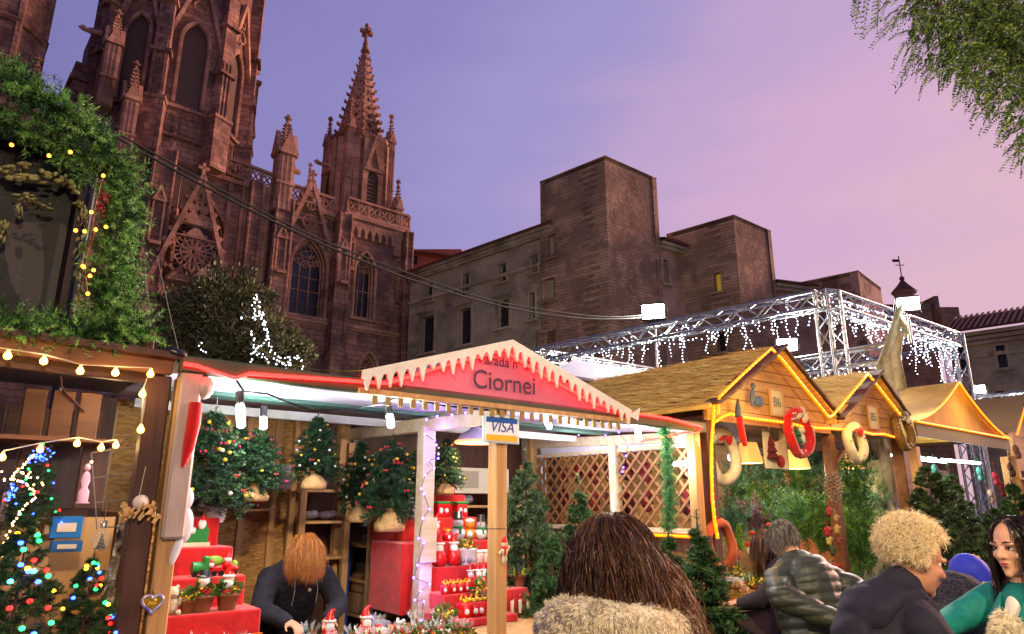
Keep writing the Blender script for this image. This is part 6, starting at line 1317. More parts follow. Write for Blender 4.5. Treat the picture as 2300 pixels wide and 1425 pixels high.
proto('tin', 'white_planter', 'white planter with snowy relief and berried greenery', 'pot', [('tin', WHG, lambda B: B.lathe([(.05, 0), (.054, .01), (.054, .075), (.058, .08), (.058, .088), (.05, .088), (.05, .08), (.001, .08)], 16)), ('relief', mat('grey_glaze', (150, 140, 150), .4), lambda B: [B.ell((.054 * math.cos(a), .054 * math.sin(a), .025), (.014, .014, .016), 7, 5) for a in (-2.2, -1.6, -1.0, .2, 3.4)]), ('leaves', LEAF, lambda B: leafpuff(B, (0, 0, .085), .05, 60)), ('berries', GOLD, lambda B: puff(B, (0, 0, .085), .05, 26, .15))])
proto('giftbox', 'red_gift_box', 'red patterned gift box with white print and green lid', 'box', [('box', REDG, lambda B: B.box((0, 0, .035), (.075, .05, .07), bev=.004)), ('lid', GRNG, lambda B: B.box((0, 0, .075), (.08, .055, .014), bev=.004)), ('print', WHG, lambda B: (B.ell((-.016, -.025, .035), (.012, .003, .016), 8, 6), B.ell((.018, -.025, .035), (.013, .003, .012), 8, 6)))])
proto('cup', 'rose_cup', 'pale rose glass cup with frosted rim', 'cup', [('cup', PINKG, lambda B: B.lathe([(.022, 0), (.028, .01), (.03, .055), (.026, .055), (.024, .012), (.001, .01)], 14)), ('rim', WHG, lambda B: B.tube([(.029 * math.cos(a), .029 * math.sin(a), .056) for a in [i * math.pi / 7 for i in range(14)]], .005, 5, closed=True))])
proto('candle', 'cream_candle', 'cream candle with red tip standing in a row', 'candle', [('wax', CREAM, lambda B: B.lathe([(.011, 0), (.011, .09), (.001, .092)], 10)), ('tip', REDG, lambda B: B.lathe([(.006, .09), (.007, .12), (.001, .13)], 8))])
proto('headpot', 'figure_pot', 'clay pot with greenery and a snowman head', 'pot', [('pot', TERRA, lambda B: B.lathe([(.04, 0), (.056, .07), (.06, .07), (.06, .08), (.05, .08), (.001, .075)], 16)), ('leaves', LEAF, lambda B: leafpuff(B, (0, 0, .08), .065, 90)), ('berries', GOLD, lambda B: puff(B, (0, 0, .085), .06, 16, .12)), ('head', WHG, lambda B: B.ell((0, -.01, .15), (.034, .03, .034), 12, 8)), ('hat', BKG, lambda B: B.lathe([(.04, .17), (.04, .175), (.026, .176), (.024, .205), (.001, .205)], 12)), ('nose', ORG, lambda B: B.lathe([(.006, 0), (.001, .024)], 6, (0, -.038, .15), Matrix.Rotation(math.pi / 2, 3, 'X')))])
proto('santapot', 'figure_pot', 'clay pot with greenery and a bearded red-capped head', 'pot', [('pot', TERRA, lambda B: B.lathe([(.04, 0), (.056, .07), (.06, .07), (.06, .08), (.05, .08), (.001, .075)], 16)), ('leaves', LEAF, lambda B: leafpuff(B, (0, 0, .08), .065, 90)), ('berries', GOLD, lambda B: puff(B, (0, 0, .085), .06, 16, .12)), ('head', SKINC, lambda B: B.ell((0, -.01, .145), (.03, .028, .03), 12, 8)), ('beard', WHG, lambda B: (B.ell((0, -.026, .13), (.034, .02, .026), 10, 7), B.ell((0, -.012, .168), (.036, .03, .012), 10, 6))), ('cap', REDG, lambda B: B.tube([(0, 0, .165), (0, 0, .195), (.02, 0, .21), (.04, 0, .2)], [.032, .024, .014, .01], 9))])
proto('gift', 'wrapped_gift', 'small cellophane-wrapped gift with ribbon', 'gift', [('parcel', mat('parcel_cream', (214, 196, 160), .4, c2=(180, 150, 110), scale=30), lambda B: B.ell((0, 0, .028), (.045, .035, .03), 10, 7)), ('wrap', mat('cellophane', (214, 216, 214), .12, spec=.8, alpha=.35), lambda B: [B.add([(0, 0, .05), (.03 * math.cos(a), .03 * math.sin(a), .1 + .01 * math.sin(5 * a)), (.03 * math.cos(a + .5), .03 * math.sin(a + .5), .09)], [(0, 1, 2)]) for a in [i * .7 for i in range(9)]]), ('ribbon', REDG, lambda B: B.tube([(.012 * math.cos(a), .012 * math.sin(a), .056) for a in [i * math.pi / 4 for i in range(8)]], .006, 5, closed=True))])
proto('gift2', 'wrapped_gift', 'small moss and berry bundle in clear wrap', 'gift', [('moss', LEAF, lambda B: leafpuff(B, (0, 0, .02), .045, 70)), ('berries', GOLD, lambda B: puff(B, (0, 0, .025), .04, 14, .17)), ('baubles', REDG, lambda B: puff(B, (0, 0, .03), .04, 5, .25)), ('wrap', MATS['cellophane'], lambda B: [B.add([(0, 0, .04), (.04 * math.cos(a), .04 * math.sin(a), .1), (.04 * math.cos(a + .4), .04 * math.sin(a + .4), .085)], [(0, 1, 2)]) for a in [i * .8 for i in range(8)]])])
proto('gift3', 'wrapped_gift', 'small paper-wrapped gift with striped ends', 'gift', [('paper', mat('kraft', (196, 150, 100), .7), lambda B: B.box((0, 0, .025), (.1, .05, .045), Matrix.Rotation(.2, 3, 'Y'), bev=.008)), ('stripe', REDG, lambda B: (B.box((-.035, 0, .032), (.012, .053, .05), Matrix.Rotation(.2, 3, 'Y')), B.box((.03, 0, .019), (.012, .053, .05), Matrix.Rotation(.2, 3, 'Y')))), ('tuft', WHG, lambda B: puff(B, (0, 0, .055), .02, 8, .4))])
proto('cbox', 'cardboard_box', 'plain brown cardboard box on the back shelves', 'box', [('box', mat('cardboard', (150, 108, 72), .85, c2=(134, 94, 60), scale=5), lambda B: B.box((0, 0, .08), (.24, .2, .16), bev=.003)), ('tape', mat('tape', (172, 136, 92), .4), lambda B: B.box((0, 0, .081), (.05, .203, .163)))])
proto('bag', 'clear_bag', 'clear plastic bag of ornaments on the back shelves', 'bag', [('bag', mat('bag_plastic', (150, 140, 150), .12, spec=.9, c2=(110, 96, 106), scale=18, bump=.9), lambda B: (B.ell((0, 0, .05), (.12, .09, .05), 12, 8), B.ell((.06, 0, .06), (.06, .06, .05), 9, 6)))])
proto('box2', 'brown_carton', 'low dark carton on the lower shelf', 'box', [('box', mat('dark_card', (112, 80, 56), .85), lambda B: B.box((0, 0, .05), (.26, .2, .1), bev=.003)), ('lid', mat('dark_card_lid', (126, 92, 66), .85), lambda B: B.box((0, 0, .105), (.27, .21, .02), bev=.003))])
USED = set()
def put(key, s, b, z, label=None, rz=None, scale=1.0, group=None):
 loc = ROW.W(s, b, z); rzv = ROW.rz + (rz if rz is not None else random.uniform(-.5, .2)); sc = scale if hasattr(scale, '__len__') else (scale,) * 3
 if key in USED: return copy_tree(PROTO[key], None, loc, rzv, label, sc, group)
 o = PROTO[key]; USED.add(key); o.location = loc; o.rotation_euler = (0, 0, rzv); o.scale = sc
 if label: o['label'] = label
 if group: o['group'] = group
 return o
def put_px(key, u, v, b, z=None, **k):
 a = RP(u, v, b); return put(key, a.x, b, a.z if z is None else z, **k)
# copies are made before the source moves: keep each source first in its row
def on_step(key, u, tops, i, label, scale=1.0, group=None, db=.06, rz=None):
 scale *= 1.38; sl_, sr, bf, zt = tops[i]; a = RP(u, 1200, bf + db); return put(key, min(max(a.x, sl_ + .02), sr - .01), bf + db, zt + .001, label, rz, scale, group)
# right display
on_step('tin', 922, RT, 1, 'white planter of yellow berries on the second red step', 1.25); on_step('giftbox', 990, RT, 1, 'red patterned gift box beside the violet-lit post', 1.1, 'red gift boxes on the second step'); on_step('giftbox', 1032, RT, 1, 'red patterned gift box beside the violet-lit post', 1.1, 'red gift boxes on the second step'); on_step('giftbox', 1004, RT, 0, 'red patterned gift box alone on the top red step', 1.0)
on_step('gnome', 978, RT, 2, 'gnome figurine next to the snowmen on the third red step', 1.1); on_step('snowman', 1028, RT, 2, 'snowman figurine in green scarf on the third red step', 1.25, rz=-.6); on_step('bear', 1055, RT, 2, 'orange bear figurine between two snowmen on the red step', 1.1, rz=-.6); on_step('snowman', 1080, RT, 2, 'snowman figurine at the end of the third red step', 1.1, rz=-.6); on_step('redpot', 1003, RT, 2, 'small red pot between gnome and snowman on the third red step', 1.1); on_step('cup', 950, RT, 2, 'rose cup behind the violet-lit post on the third red step', 1.2)
on_step('gnome', 988, RT, 3, 'gnome figurine beside a matching one on the fourth red step', 1.2, 'gnomes on the fourth red step', rz=-.5); on_step('gnome', 1020, RT, 3, 'gnome figurine beside a matching one on the fourth red step', 1.2, 'gnomes on the fourth red step', rz=-.5); on_step('tin', 1050, RT, 3, 'white planter of yellow berries on the fourth red step', .95);
for u in (1075, 1092, 1104): on_step('cup', u, RT, 3, 'rose glass cup in the row on the fourth red step', 1.15, 'rose cups on the fourth red step')
on_step('pot', 1128, RT, 3, 'clay pot of yellow berries at the end of the fourth red step', .9)
for u in (1003, 1018, 1034, 1050): on_step('redpot', u, RT, 4, 'little red pot in the front row of the fifth red step', 1.0, 'red pots on the fifth step', db=.05)
for u in (1058, 1074, 1088): on_step('gnome', u, RT, 4, 'gnome-shaped pot in the back row of the fifth red step', .95, 'gnomes on the fifth step', db=.2)
on_step('tin', 1110, RT, 4, 'white planter of yellow berries on the fifth red step', .7, db=.15); on_step('pot', 1165, RT, 4, 'dark clay berry pot at the end of the fifth red step', 1.0, db=.1)
for u in (1045, 1066, 1080): on_step('redpot', u, RT, 5, 'red pot with snow-white tuft on the lowest red step', 1.5, 'red pots on the lowest step', db=.08)
on_step('pot', 1098, RT, 5, 'tall berried pot next to the post on the lowest red step', 1.6, db=.12)
for i in range(8): put('candle', RP(1150 + i * 9, 1370, .5).x, .5 + .04 * (i % 2), RT[5][3] - .02, 'cream candle with red tip in the row behind the fur coat', 0, .95, 'candles at the end of the lowest step')
# left display
on_step('pot', 440, LT, 3, 'small clay berry pot behind the teddy on the red steps', .8); on_step('headpot', 470, LT, 3, 'clay pot with a snowman head on the red steps', .72, rz=-.7); on_step('santapot', 526, LT, 3, 'clay pot with a bearded red-capped head on the red steps', .72, rz=-.7)
a = LT[3]; t = rowthing('teddy_bear', 'cream teddy bear sitting at the end of the red steps', 'toy', a[0] + .07, a[2] + .06, a[3]); b = MB(); b.ell((0, 0, .045), (.035, .03, .045), 10, 7); b.ell((0, -.01, .105), .03, 10, 7); b.ell((-.022, 0, .13), .011, 7, 5); b.ell((.022, 0, .13), .011, 7, 5); b.ell((0, -.036, .1), (.012, .012, .01), 7, 5)
for sx in (-1, 1): b.ell((sx * .03, -.03, .012), (.014, .03, .014), 7, 5); b.ell((sx * .034, -.015, .06), (.011, .02, .022), 7, 5)
b.build('body', mat('plush', (206, 188, 156), .95, bump=.5, bscale=60), t)
a = LT[2]; t = rowthing('toy_train', 'green and red toy train carrying little bearded riders', 'toy', RP(472, 1290, a[2] + .07).x, a[2] + .07, a[3])
for nm, m, fn in (('engine', GRNG, lambda B: (B.tube([(-.1, 0, .045), (-.04, 0, .045)], .032, 12), B.box((-.03, 0, .06), (.03, .06, .09), bev=.01))), ('wagon', REDG, lambda B: (B.box((.03, 0, .035), (.06, .055, .035), bev=.008), B.box((.1, 0, .035), (.05, .055, .035), bev=.008))), ('sack', mat('lime_glaze', (120, 160, 40), .4), lambda B: (B.ell((.02, .01, .075), (.05, .03, .03), 9, 6), B.ell((.125, 0, .05), (.02, .025, .03), 8, 6))), ('rider', WHG, lambda B: (B.ell((.085, -.01, .085), .022, 10, 7), B.ell((-.005, -.02, .06), .016, 8, 6))), ('cap', REDG, lambda B: (B.lathe([(.022, .095), (.004, .125)], 10, (.085, -.01, 0)), B.lathe([(.015, .07), (.003, .09)], 8, (-.005, -.02, 0)))), ('body', REDG, lambda B: B.ell((.085, -.005, .055), (.03, .025, .03), 9, 6))):
 b = MB(); fn(b); b.build(nm, m, t)
for x in (-.09, -.04, .01, .05, .085, .12): b = MB(); b.tube([(x, -.035, .014), (x, -.022, .014)], .015, 10); b.build('wheel', BKG, t)
a = LT[0]; t = rowthing('sleigh_plaque', 'green painted sleigh plaque with a white-bearded rider', 'decoration', RP(438, 1226, a[2] - .05).x, a[2] - .05, LT[1][3]); b = MB(); b.slab([(-.06, .02), (.065, .02), (.07, .09), (.05, .13), (.02, .1), (-.03, .1), (-.05, .07)], -.006, .006, back=True); b.build('sleigh', GRNG, t); b = MB(); b.slab([(-.08, 0), (.08, 0), (.08, .022), (-.08, .022)], -.008, .008, back=True); b.build('runner', CREAM, t); b = MB(); b.ell((.025, -.008, .125), (.024, .01, .03), 9, 6); b.ell((-.02, -.008, .09), (.014, .008, .02), 8, 5); b.build('beard', WHG, t); b = MB(); b.lathe([(.02, .15), (.004, .18)], 9, (.03, -.005, 0)); b.build('cap', REDG, t)
# picture books and box at the foot of the left display
a = LT[3]; t = rowthing('blue_gift_box', 'white box with a blue window leaning at the foot of the red steps', 'box', RP(540, 1410, .3).x, .28, .88); b = MB(); b.box((0, 0, .06), (.11, .03, .12), bev=.003); b.build('box', WHG, t); b = MB(); b.box((.012, -.017, .065), (.075, .004, .085)); b.build('label', mat('label_blue', (56, 64, 160), .5), t); b = MB(); b.ell((.02, -.02, .035), (.03, .004, .012), 8, 5); b.build('print', GOLD, t)
t = rowthing('picture_card', 'orange and green picture card beside the blue box', 'card', RP(578, 1410, .27).x, .26, .88); b = MB(); b.box((0, 0, .06), (.05, .006, .13)); b.build('card', ORG, t); b = MB(); b.box((-.004, -.005, .055), (.034, .004, .1)); b.build('picture', mat('card_print', (90, 150, 140), .5, c2=(200, 190, 60), scale=40), t)
# pile of wrapped gifts along the counter
for i in range(46):
 u = 400 + i * 14.5 + random.uniform(-5, 5); k = ['gift', 'gift2', 'gift3', 'gift2'][i % 4]; b = .02 + .16 * random.random(); a = RP(u, 1430, b)
 lb = {'gift': 'small cellophane-wrapped gift on the stall counter', 'gift2': 'small moss and berry bundle in clear wrap on the stall counter', 'gift3': 'small kraft-paper gift with red stripes on the stall counter'}[k]
 if a.x < 1.88 or a.x > 2.0: put(k, a.x, b, .878, lb, random.uniform(0, 6), random.uniform(.9, 1.35), {'gift': 'cellophane gifts on the counter', 'gift2': 'moss bundles on the counter', 'gift3': 'kraft gifts on the counter'}[k])
for (u, v, k) in ((430, 1408, 'gift2'), (530, 1410, 'gift2'), (450, 1412, 'gift'), (900, 1400, 'gift3'), (850, 1405, 'gift'), (935, 1395, 'gift2'), (985, 1400, 'gift2'), (1000, 1390, 'pot'), (700, 1412, 'gift2'), (820, 1412, 'gnome'), (740, 1415, 'gnome')):
 a = RP(u, v, .3); put(k, a.x, .3, .878, {'gift2': 'large moss bundle at the back of the stall counter', 'gift': 'large cellophane gift at the back of the stall counter', 'gift3': 'large kraft gift beside the violet-lit post', 'pot': 'yellow-berried clay pot on the stall counter', 'gnome': 'gnome figurine among the gifts on the counter'}[k], None, 1.5, {'gift2': 'large moss bundles', 'gift': 'large cellophane gifts', 'gnome': 'gnomes among the counter gifts'}.get(k))
# shelves
for (s, z) in ((2.12, .76), (2.4, .76), (2.65, .92), (2.14, .92), (2.4, .92)): put('cbox', s, 2.12, z + .01, 'plain brown cardboard box stacked on the back shelves', 0, (1, 1, .95), 'cardboard boxes on the back shelves')
for (s, z) in ((2.15, 1.32), (2.45, 1.32), (2.2, 1.62), (2.55, 1.62), (3.0, 1.37), (3.3, 1.37), (3.55, 1.64), (3.1, 1.64), (1.56, 1.52), (1.72, 1.52), (1.6, 1.24), (1.62, 1.77)): put('bag', s, 2.12, z, 'clear plastic bag of ornaments on the back shelves', 0, .85 if s > 1.9 else .7, 'ornament bags on the back shelves')
for (s, z) in ((2.9, 1.06), (3.2, 1.06), (3.5, 1.06), (2.2, 1.03), (2.5, 1.03), (2.35, 1.11)): put('box2', s, 2.15, z + .005, 'low dark carton on the lower back shelves', 0, 1, 'dark cartons on the lower shelves')
t = rowthing('white_carton', 'wide white carton on the top back shelf', 'box', 3.2, 2.15, 1.74); b = MB(); b.box((0, 0, .12), (.75, .26, .24), bev=.004); b.build('carton', mat('offwhite_card', (206, 192, 170), .8), t); b = MB(); b.box((-.15, -.133, .13), (.3, .004, .16)); b.build('flap', mat('grey_card', (160, 146, 128), .8), t)
t = rowthing('paper_rolls', 'rolled white sheets on the left back wall', 'paper', 1.25, 2.12, 1.75); b = MB()
for i in range(4): b.tube([(-.15 + .02 * i, 0, .03 + .05 * i), (.13, .01, .035 + .05 * i)], .026, 9)
b.build('roll', mat('roll_white', (214, 206, 196), .8), t)
for (s, k, l) in ((.62, 'pot', 'small clay berry pot on the left wall shelf'), (.78, 'gnome', 'gnome figurine on the left wall shelf'), (.95, 'redpot', 'red pot on the left wall shelf')): put(k, s, 2.08, 1.61, l, 0, 1.2, None)
put('redpot', 1.03, 2.08, 1.61, 'red pot on the left wall shelf', 0, 1.2); put('redpot', 1.11, 2.08, 1.61, 'red pot on the left wall shelf', 0, 1.2)
for o in bpy.data.objects:
 if o.get('label') == 'red pot on the left wall shelf': o['group'] = 'red pots on the wall shelf'
# ================================================================== little decorated trees hung in the stall
def minitree(seed, mats, h=.4, r=.15): return conifer(h, r, seed, mats, 15, 26, .02, .0048, 7, droop=-.15, trunk=.008, ex=.55)
MINI = [minitree(21, [PINE[0], PINE[1], green('mini_a', (30, 56, 36), (24, 46, 30))]), minitree(22, [PINE[0], PINE[1], PINE[0]], .4, .16), minitree(23, [mat('frost_a', (160, 166, 170), .4), mat('frost_b', (90, 104, 104), .5), mat('frost_c', (206, 206, 212), .3)], .34, .14)]
BURL = mat('burlap', (206, 166, 110), .9, c2=(180, 138, 84), scale=40, bump=.4)
BAUB = [(REDFELT, 'red_bows'), (mat('gold_ball', (224, 184, 50), .3, .3), 'gold_baubles'), (mat('pearl_ball', (226, 220, 220), .3), 'white_baubles'), (mat('pink_bow', (206, 40, 90), .6), 'pink_bows')]
BMESH = {}
def baubles(kind, j, h, r, n, seed):
 key = (kind, j, n, round(h, 2))
 if key in BMESH: return BMESH[key]
 rnd = random.Random(seed + j * 17); b = MB()
 for _ in range(n):
  f = rnd.random() ** 1.3; a = rnd.random() * 6.283; rr = r * (1 - f) ** .55 * 1.02 + .012; c = Vector((rr * math.cos(a), rr * math.sin(a), h * (.06 + .9 * f)))
  if BAUB[j][1].endswith('bows'):
   R = Matrix.Rotation(a, 3, 'Z'); b.ell(c + R @ Vector((0, .009, 0)), (.004, .011, .007), 6, 4); b.ell(c + R @ Vector((0, -.009, 0)), (.004, .011, .007), 6, 4)
  else: b.ell(c, .0085, 7, 5)
 BMESH[key] = b.mesh('baubles', BAUB[j][0]); return BMESH[key]
def hung_tree(u, vt, vb, b, label, kind=0, cols=((0, 16), (1, 9), (2, 9)), sack=True, wide=1.0, pot=False, name='decorated_tree', hook=True):
 top = RP(u, vt, b); bot = RP(u, vb, b); H = top.z - bot.z; h0 = (.4, .4, .34)[kind]; k = H / h0; t = rowthing(name, label, 'tree', bot.x, b, bot.z); wide *= 1.15; t.scale = (k * wide, k * wide, k)
 mobj('needles', MINI[kind][0], t); mobj('stem', MINI[kind][1], t)
 for j, n in cols: tag(mobj(BAUB[j][1], baubles(kind, j, h0, (.15, .16, .14)[kind], n, int(u)), t), kind='stuff')
 if sack:
  m = MB(); m.lathe([(.06, -.105), (.075, -.1), (.078, -.07), (.05, -.02), (.02, .0), (.03, .02)], 14); m.build('burlap_sack', BURL, t)
 if pot: m = MB(); m.lathe([(.05, -.12), (.068, -.01), (.074, -.01), (.074, .0), (.001, 0)], 16); [m.tube([(.058 + .0012 * i) * Vector((math.cos(x), math.sin(x), 0)) + Vector((0, 0, -.1 + i * .016)) for x in [q * math.pi / 8 for q in range(16)]], .003, 4, closed=True) for i in range(6)]; m.build('pot', WHG, t)
 if hook: m = MB(); m.tube([(0, 0, h0), (0, 0, h0 + max(.02, (2.3 - top.z) / k))], .002, 4); m.build('hook_wire', MATS['grey_wire'], t)
 return t
hung_tree(462, 922, 1135, .95, 'tall green tree with bright bows hung next to the white-wrapped post', 0, ((0, 16), (1, 14), (3, 12), (2, 6)), False, .95)
hung_tree(522, 950, 1120, 1.35, 'green tree with pale baubles behind the first LED tube', 0, ((1, 10), (2, 14), (3, 6)), False, .75)
hung_tree(572, 962, 1092, 1.15, 'round dark tree with few gold baubles and burlap sack below the small tube', 1, ((0, 6), (1, 7), (3, 9)), True, 1.15)
hung_tree(706, 935, 1065, 1.25, 'tree with white and gold baubles and burlap sack beside the dark pole', 0, ((0, 9), (1, 12), (2, 14)))
hung_tree(806, 992, 1135, 1.5, 'tree with white baubles and burlap sack behind the partition beam', 0, ((0, 6), (1, 8), (2, 14)), True, .85)
hung_tree(876, 985, 1150, 1.15, 'tree covered in red bows with burlap sack next to the violet-lit post', 1, ((0, 26), (1, 14)), True, .95)
hung_tree(932, 1010, 1105, 1.6, 'small pale-decorated tree half hidden behind the violet-lit post', 0, ((1, 12), (2, 12)), True, .9)
hung_tree(1000, 985, 1085, 1.35, 'tree with gold baubles and burlap sack above the right red steps', 0, ((0, 6), (1, 14), (2, 6)), True, .95)
a = LT[0]; ha = RP(484, 1135, a[2] + .1); hung_tree(484, 1035, 1137, a[2] + .1, 'frosted silver tree in a white ribbed pot on the top red step', 2, ((2, 14), (3, 10)), False, 1.15, True, hook=False)
# red stocking and white ghostly ribbon by the post
t = rowthing('red_stocking', 'long red felt stocking hung against the white-wrapped post', 'stocking', *RP(440, 905, -.05)); b = MB(); b.tube([(0, 0, 0), (0, 0, -.1), (-.01, 0, -.22), (-.025, 0, -.3)], [.03, .032, .026, .008], 10); b.build('sock', REDFELT, t)
t = rowthing('white_figure', 'flat white hanging figure on the side of the front post', 'decoration', *RP(414, 1180, -.0)); b = MB(); b.ell((0, 0, .12), (.028, .012, .05), 10, 8); b.ell((.005, 0, .0), (.034, .014, .08), 10, 8); b.ell((-.02, 0, -.1), (.02, .012, .08), 10, 8, Matrix.Rotation(.25, 3, 'Y')); b.build('body', mat('white_plush', (222, 218, 224), .8), t)
# plush snowman hung on the sign post
t = rowthing('plush_snowman', 'small white plush snowman in red cap and scarf tied to the sign post', 'toy', *RP(1133, 1240, -.05))
for nm, m, fn in (('body', MATS['plush'], lambda B: (B.ell((0, 0, .0), (.022, .018, .03), 9, 7), B.ell((0, 0, .045), .02, 9, 7), B.ell((-.028, 0, .0), (.01, .01, .02), 7, 5, Matrix.Rotation(.6, 3, 'Y')), B.ell((.03, 0, .02), (.01, .01, .02), 7, 5, Matrix.Rotation(.4, 3, 'Y')), B.ell((-.006, 0, -.045), (.012, .012, .028), 7, 5), B.ell((.008, 0, -.04), (.011, .012, .024), 7, 5))), ('scarf', REDFELT, lambda B: (B.tube([(.018 * math.cos(a), .018 * math.sin(a), .026) for a in [i * math.pi / 5 for i in range(10)]], .006, 5, closed=True), B.box((-.008, -.018, .005), (.012, .006, .04)))), ('cap', REDFELT, lambda B: B.tube([(0, 0, .055), (0, 0, .075), (.008, 0, .088)], [.02, .015, .006], 8))): b = MB(); fn(b); b.build(nm, m, t)
a = RP(1122, 1188, -.02); t = rowthing('post_wire', 'thin black wire tied round the sign post', 'wire', 1.94, .03, a.z); b = MB(); b.tube([(-.047, -.047, 0), (.047, -.047, 0), (.047, .047, 0), (-.047, .047, 0)], .002, 4, closed=True); b.build('loop', BLK, t)
# red checked goods hung behind the lattice
for i in range(16):
 bpos = .25 + (i % 8) * .22; z = 1.95 - .26 * (i // 8) - .02 * (i % 3); t = rowthing('checked_pouch', 'red checked cloth pouch hung behind the lattice', 'pouch', 4.1, bpos, z, group='red pouches behind the lattice'); b = MB(); b.ell((0, 0, 0), (.03, .075, .1), 9, 7); b.build('pouch', mat('red_check', (150, 20, 34), .9, c2=(60, 14, 24), scale=22, kind='voronoi', contrast=(.2, .7)), t); b = MB(); b.tube([(0, 0, .1), (0, 0, .14)], .003, 4); b.build('loop', MATS['twine'], t)
lamp('lattice_lamp', 'POINT', Vector((3.5, 1.0, 2.05)), 12, (.9, .92, 1), st, .05)
# wooden stool and basket by the violet-lit post
t = rowthing('wooden_tub', 'round wooden tub holding gifts beside the violet-lit post', 'tub', RP(850, 1405, .45).x, .45, .878); b = MB(); b.lathe([(.1, 0), (.11, .03), (.11, .05), (.1, .05), (.095, .02), (.001, .02)], 18); b.build('tub', PINEW, t); b = MB(); b.ell((0, 0, .06), (.09, .08, .035), 10, 6); b.build('filling', mat('grey_felt_fill', (110, 104, 116), .9), t)
# ================================================================== goods of cottage 86
def bunch(name, label, u, v, b, rw, rh, n, mats, nl=.05, wd=.004, tl=.2, up=1.0, cat='plant', per=22):
 a = RP(u, v, b); t = rowthing(name, label, cat, *a); P0 = np.stack([RNG.normal(size=n) * rw * .4, RNG.normal(size=n) * .06, (RNG.random(n) - .5) * rh], 1); D = unit(np.stack([RNG.normal(size=n) * .5, RNG.normal(size=n) * .4, up + RNG.normal(size=n) * .35], 1)); V, F, mi = needles(P0, P0 + D * tl * (.6 + .6 * RNG.random((n, 1))), per, nl, wd, .8, mats=len(mats)); mobj('foliage', np_mesh('foliage', V, F, mats, mi), t)
 s = MB()
 for i in range(0, n, max(1, n // 14)): s.tube([Vector(P0[i]) - Vector((0, 0, rh * .2)), Vector(P0[i] + D[i] * tl)], .003, 4)
 tag(s.build('stems', mat('stem_green', (70, 80, 40), .8), t), kind='stuff'); return t
EUC = [green('euc_a', (70, 120, 100), (100, 150, 124)), green('euc_b', (54, 96, 76), (80, 130, 100)), green('euc_c', (40, 76, 54), (60, 100, 70))]
BRI = [green('bri_a', (80, 130, 50), (110, 156, 66)), green('bri_b', (56, 100, 40), (80, 124, 50)), green('bri_c', (44, 80, 36), (60, 96, 44))]
for (u, v, b, rw, rh, n, m, lb) in ((1665, 1120, .9, .3, .5, 150, EUC, 'grey-green eucalyptus bunch below the first lampshade'), (1740, 1110, 1.0, .35, .5, 170, EUC, 'blue-green pine bunch below the felt banner'), (1800, 1110, .9, .3, .55, 160, BRI, 'green pine bunch below the red wreath'), (1835, 1090, .8, .22, .6, 120, EUC, 'tall green branches beside the middle cottage post'), (1760, 1170, .7, .5, .25, 140, EUC, 'low teal greenery behind the felt owls'), (1690, 1175, .6, .2, .2, 70, [mat('heather', (120, 84, 110), .9), mat('heather_b', (90, 70, 84), .9)], 'dusty purple heather on the cottage counter'), (1920, 1130, .3, .4, .9, 330, BRI, 'bright green pine branches heaped at cottage 85'), (1960, 1080, .6, .35, .8, 220, [EUC[1], BRI[2], BRI[1]], 'dark hanging pine branches under the gable of 85'), (1930, 1240, .15, .4, .6, 260, BRI, 'green pine branches behind the curly-haired shopper'), (1700, 1150, .8, .5, .3, 160, BRI, 'leafy green bunch behind the heather'), (1790, 1180, .5, .4, .35, 200, [EUC[0], BRI[0], BRI[1]], 'mixed fresh greenery heaped behind the bending man'), (1650, 1190, .5, .2, .25, 90, EUC, 'small teal bunch beside the potted cypresses'), (1845, 1190, .3, .25, .5, 150, BRI, 'green sprigs at the foot of the middle cottage post'), (1980, 1180, .5, .3, .7, 170, [EUC[0], EUC[1]], 'bluish fir branches beside the thick yellow post')):
 bunch('greenery_bunch', lb, u, v, b, rw, rh, int(n * .85), m, nl=.06, wd=.008, per=34)
def mini_cypress(u, v, b, label):
 a = RP(u, v, b); t = rowthing('potted_cypress', label, 'plant', *a, group='little potted cypresses'); A = []; Q = []
 for i in range(90):
  f = i / 90; an = i * 2.4; r_ = .05 * (1 - f) + .006; A.append((0, 0, .03 + .2 * f)); Q.append((r_ * math.cos(an), r_ * math.sin(an), .06 + .2 * f))
 V, F, mi = needles(np.array(A), np.array(Q), 22, .018, .005, .8, mats=3); mobj('foliage', np_mesh('foliage', V, F, [green('lime_a', (110, 150, 40), (140, 176, 60)), green('lime_b', (76, 118, 30), (100, 140, 44)), green('lime_c', (150, 180, 70), (120, 160, 50))], mi), t); m = MB(); m.lathe([(.03, -.05), (.042, .02), (.001, .02)], 12); m.build('pot', TERRA, t); return t
mini_cypress(1640, 1240, .25, 'bright green potted cypress beside the terracotta ring'); mini_cypress(1664, 1245, .25, 'bright green potted cypress next to the felt owls')
def felt_head(u, v, b, label, i):
 a = RP(u, v, b); t = rowthing('felt_owl', label, 'toy', *a, group='felt owls with red caps'); m = MB(); m.ell((0, 0, .05), (.055, .05, .05), 11, 8); m.build('head', CREAM, t); m = MB(); m.ell((-.018, -.042, .06), .016, 8, 6); m.ell((.024, -.042, .06), .016, 8, 6); m.build('eyes', SPOT, t); m = MB(); m.ell((-.018, -.056, .06), .006, 6, 4); m.ell((.024, -.056, .06), .006, 6, 4); m.build('pupils', BKG, t); m = MB(); m.ell((-.03, .01, .1), (.05, .04, .022), 9, 6, Matrix.Rotation(.3, 3, 'Y')); m.build('cap', REDFELT, t); return t
for i, (u, v) in enumerate(((1700, 1225), (1738, 1205), (1728, 1240), (1690, 1250), (1660, 1262))): felt_head(u, v, .35 + .02 * i, 'cream felt owl with big eyes and red cap among the greenery', i)
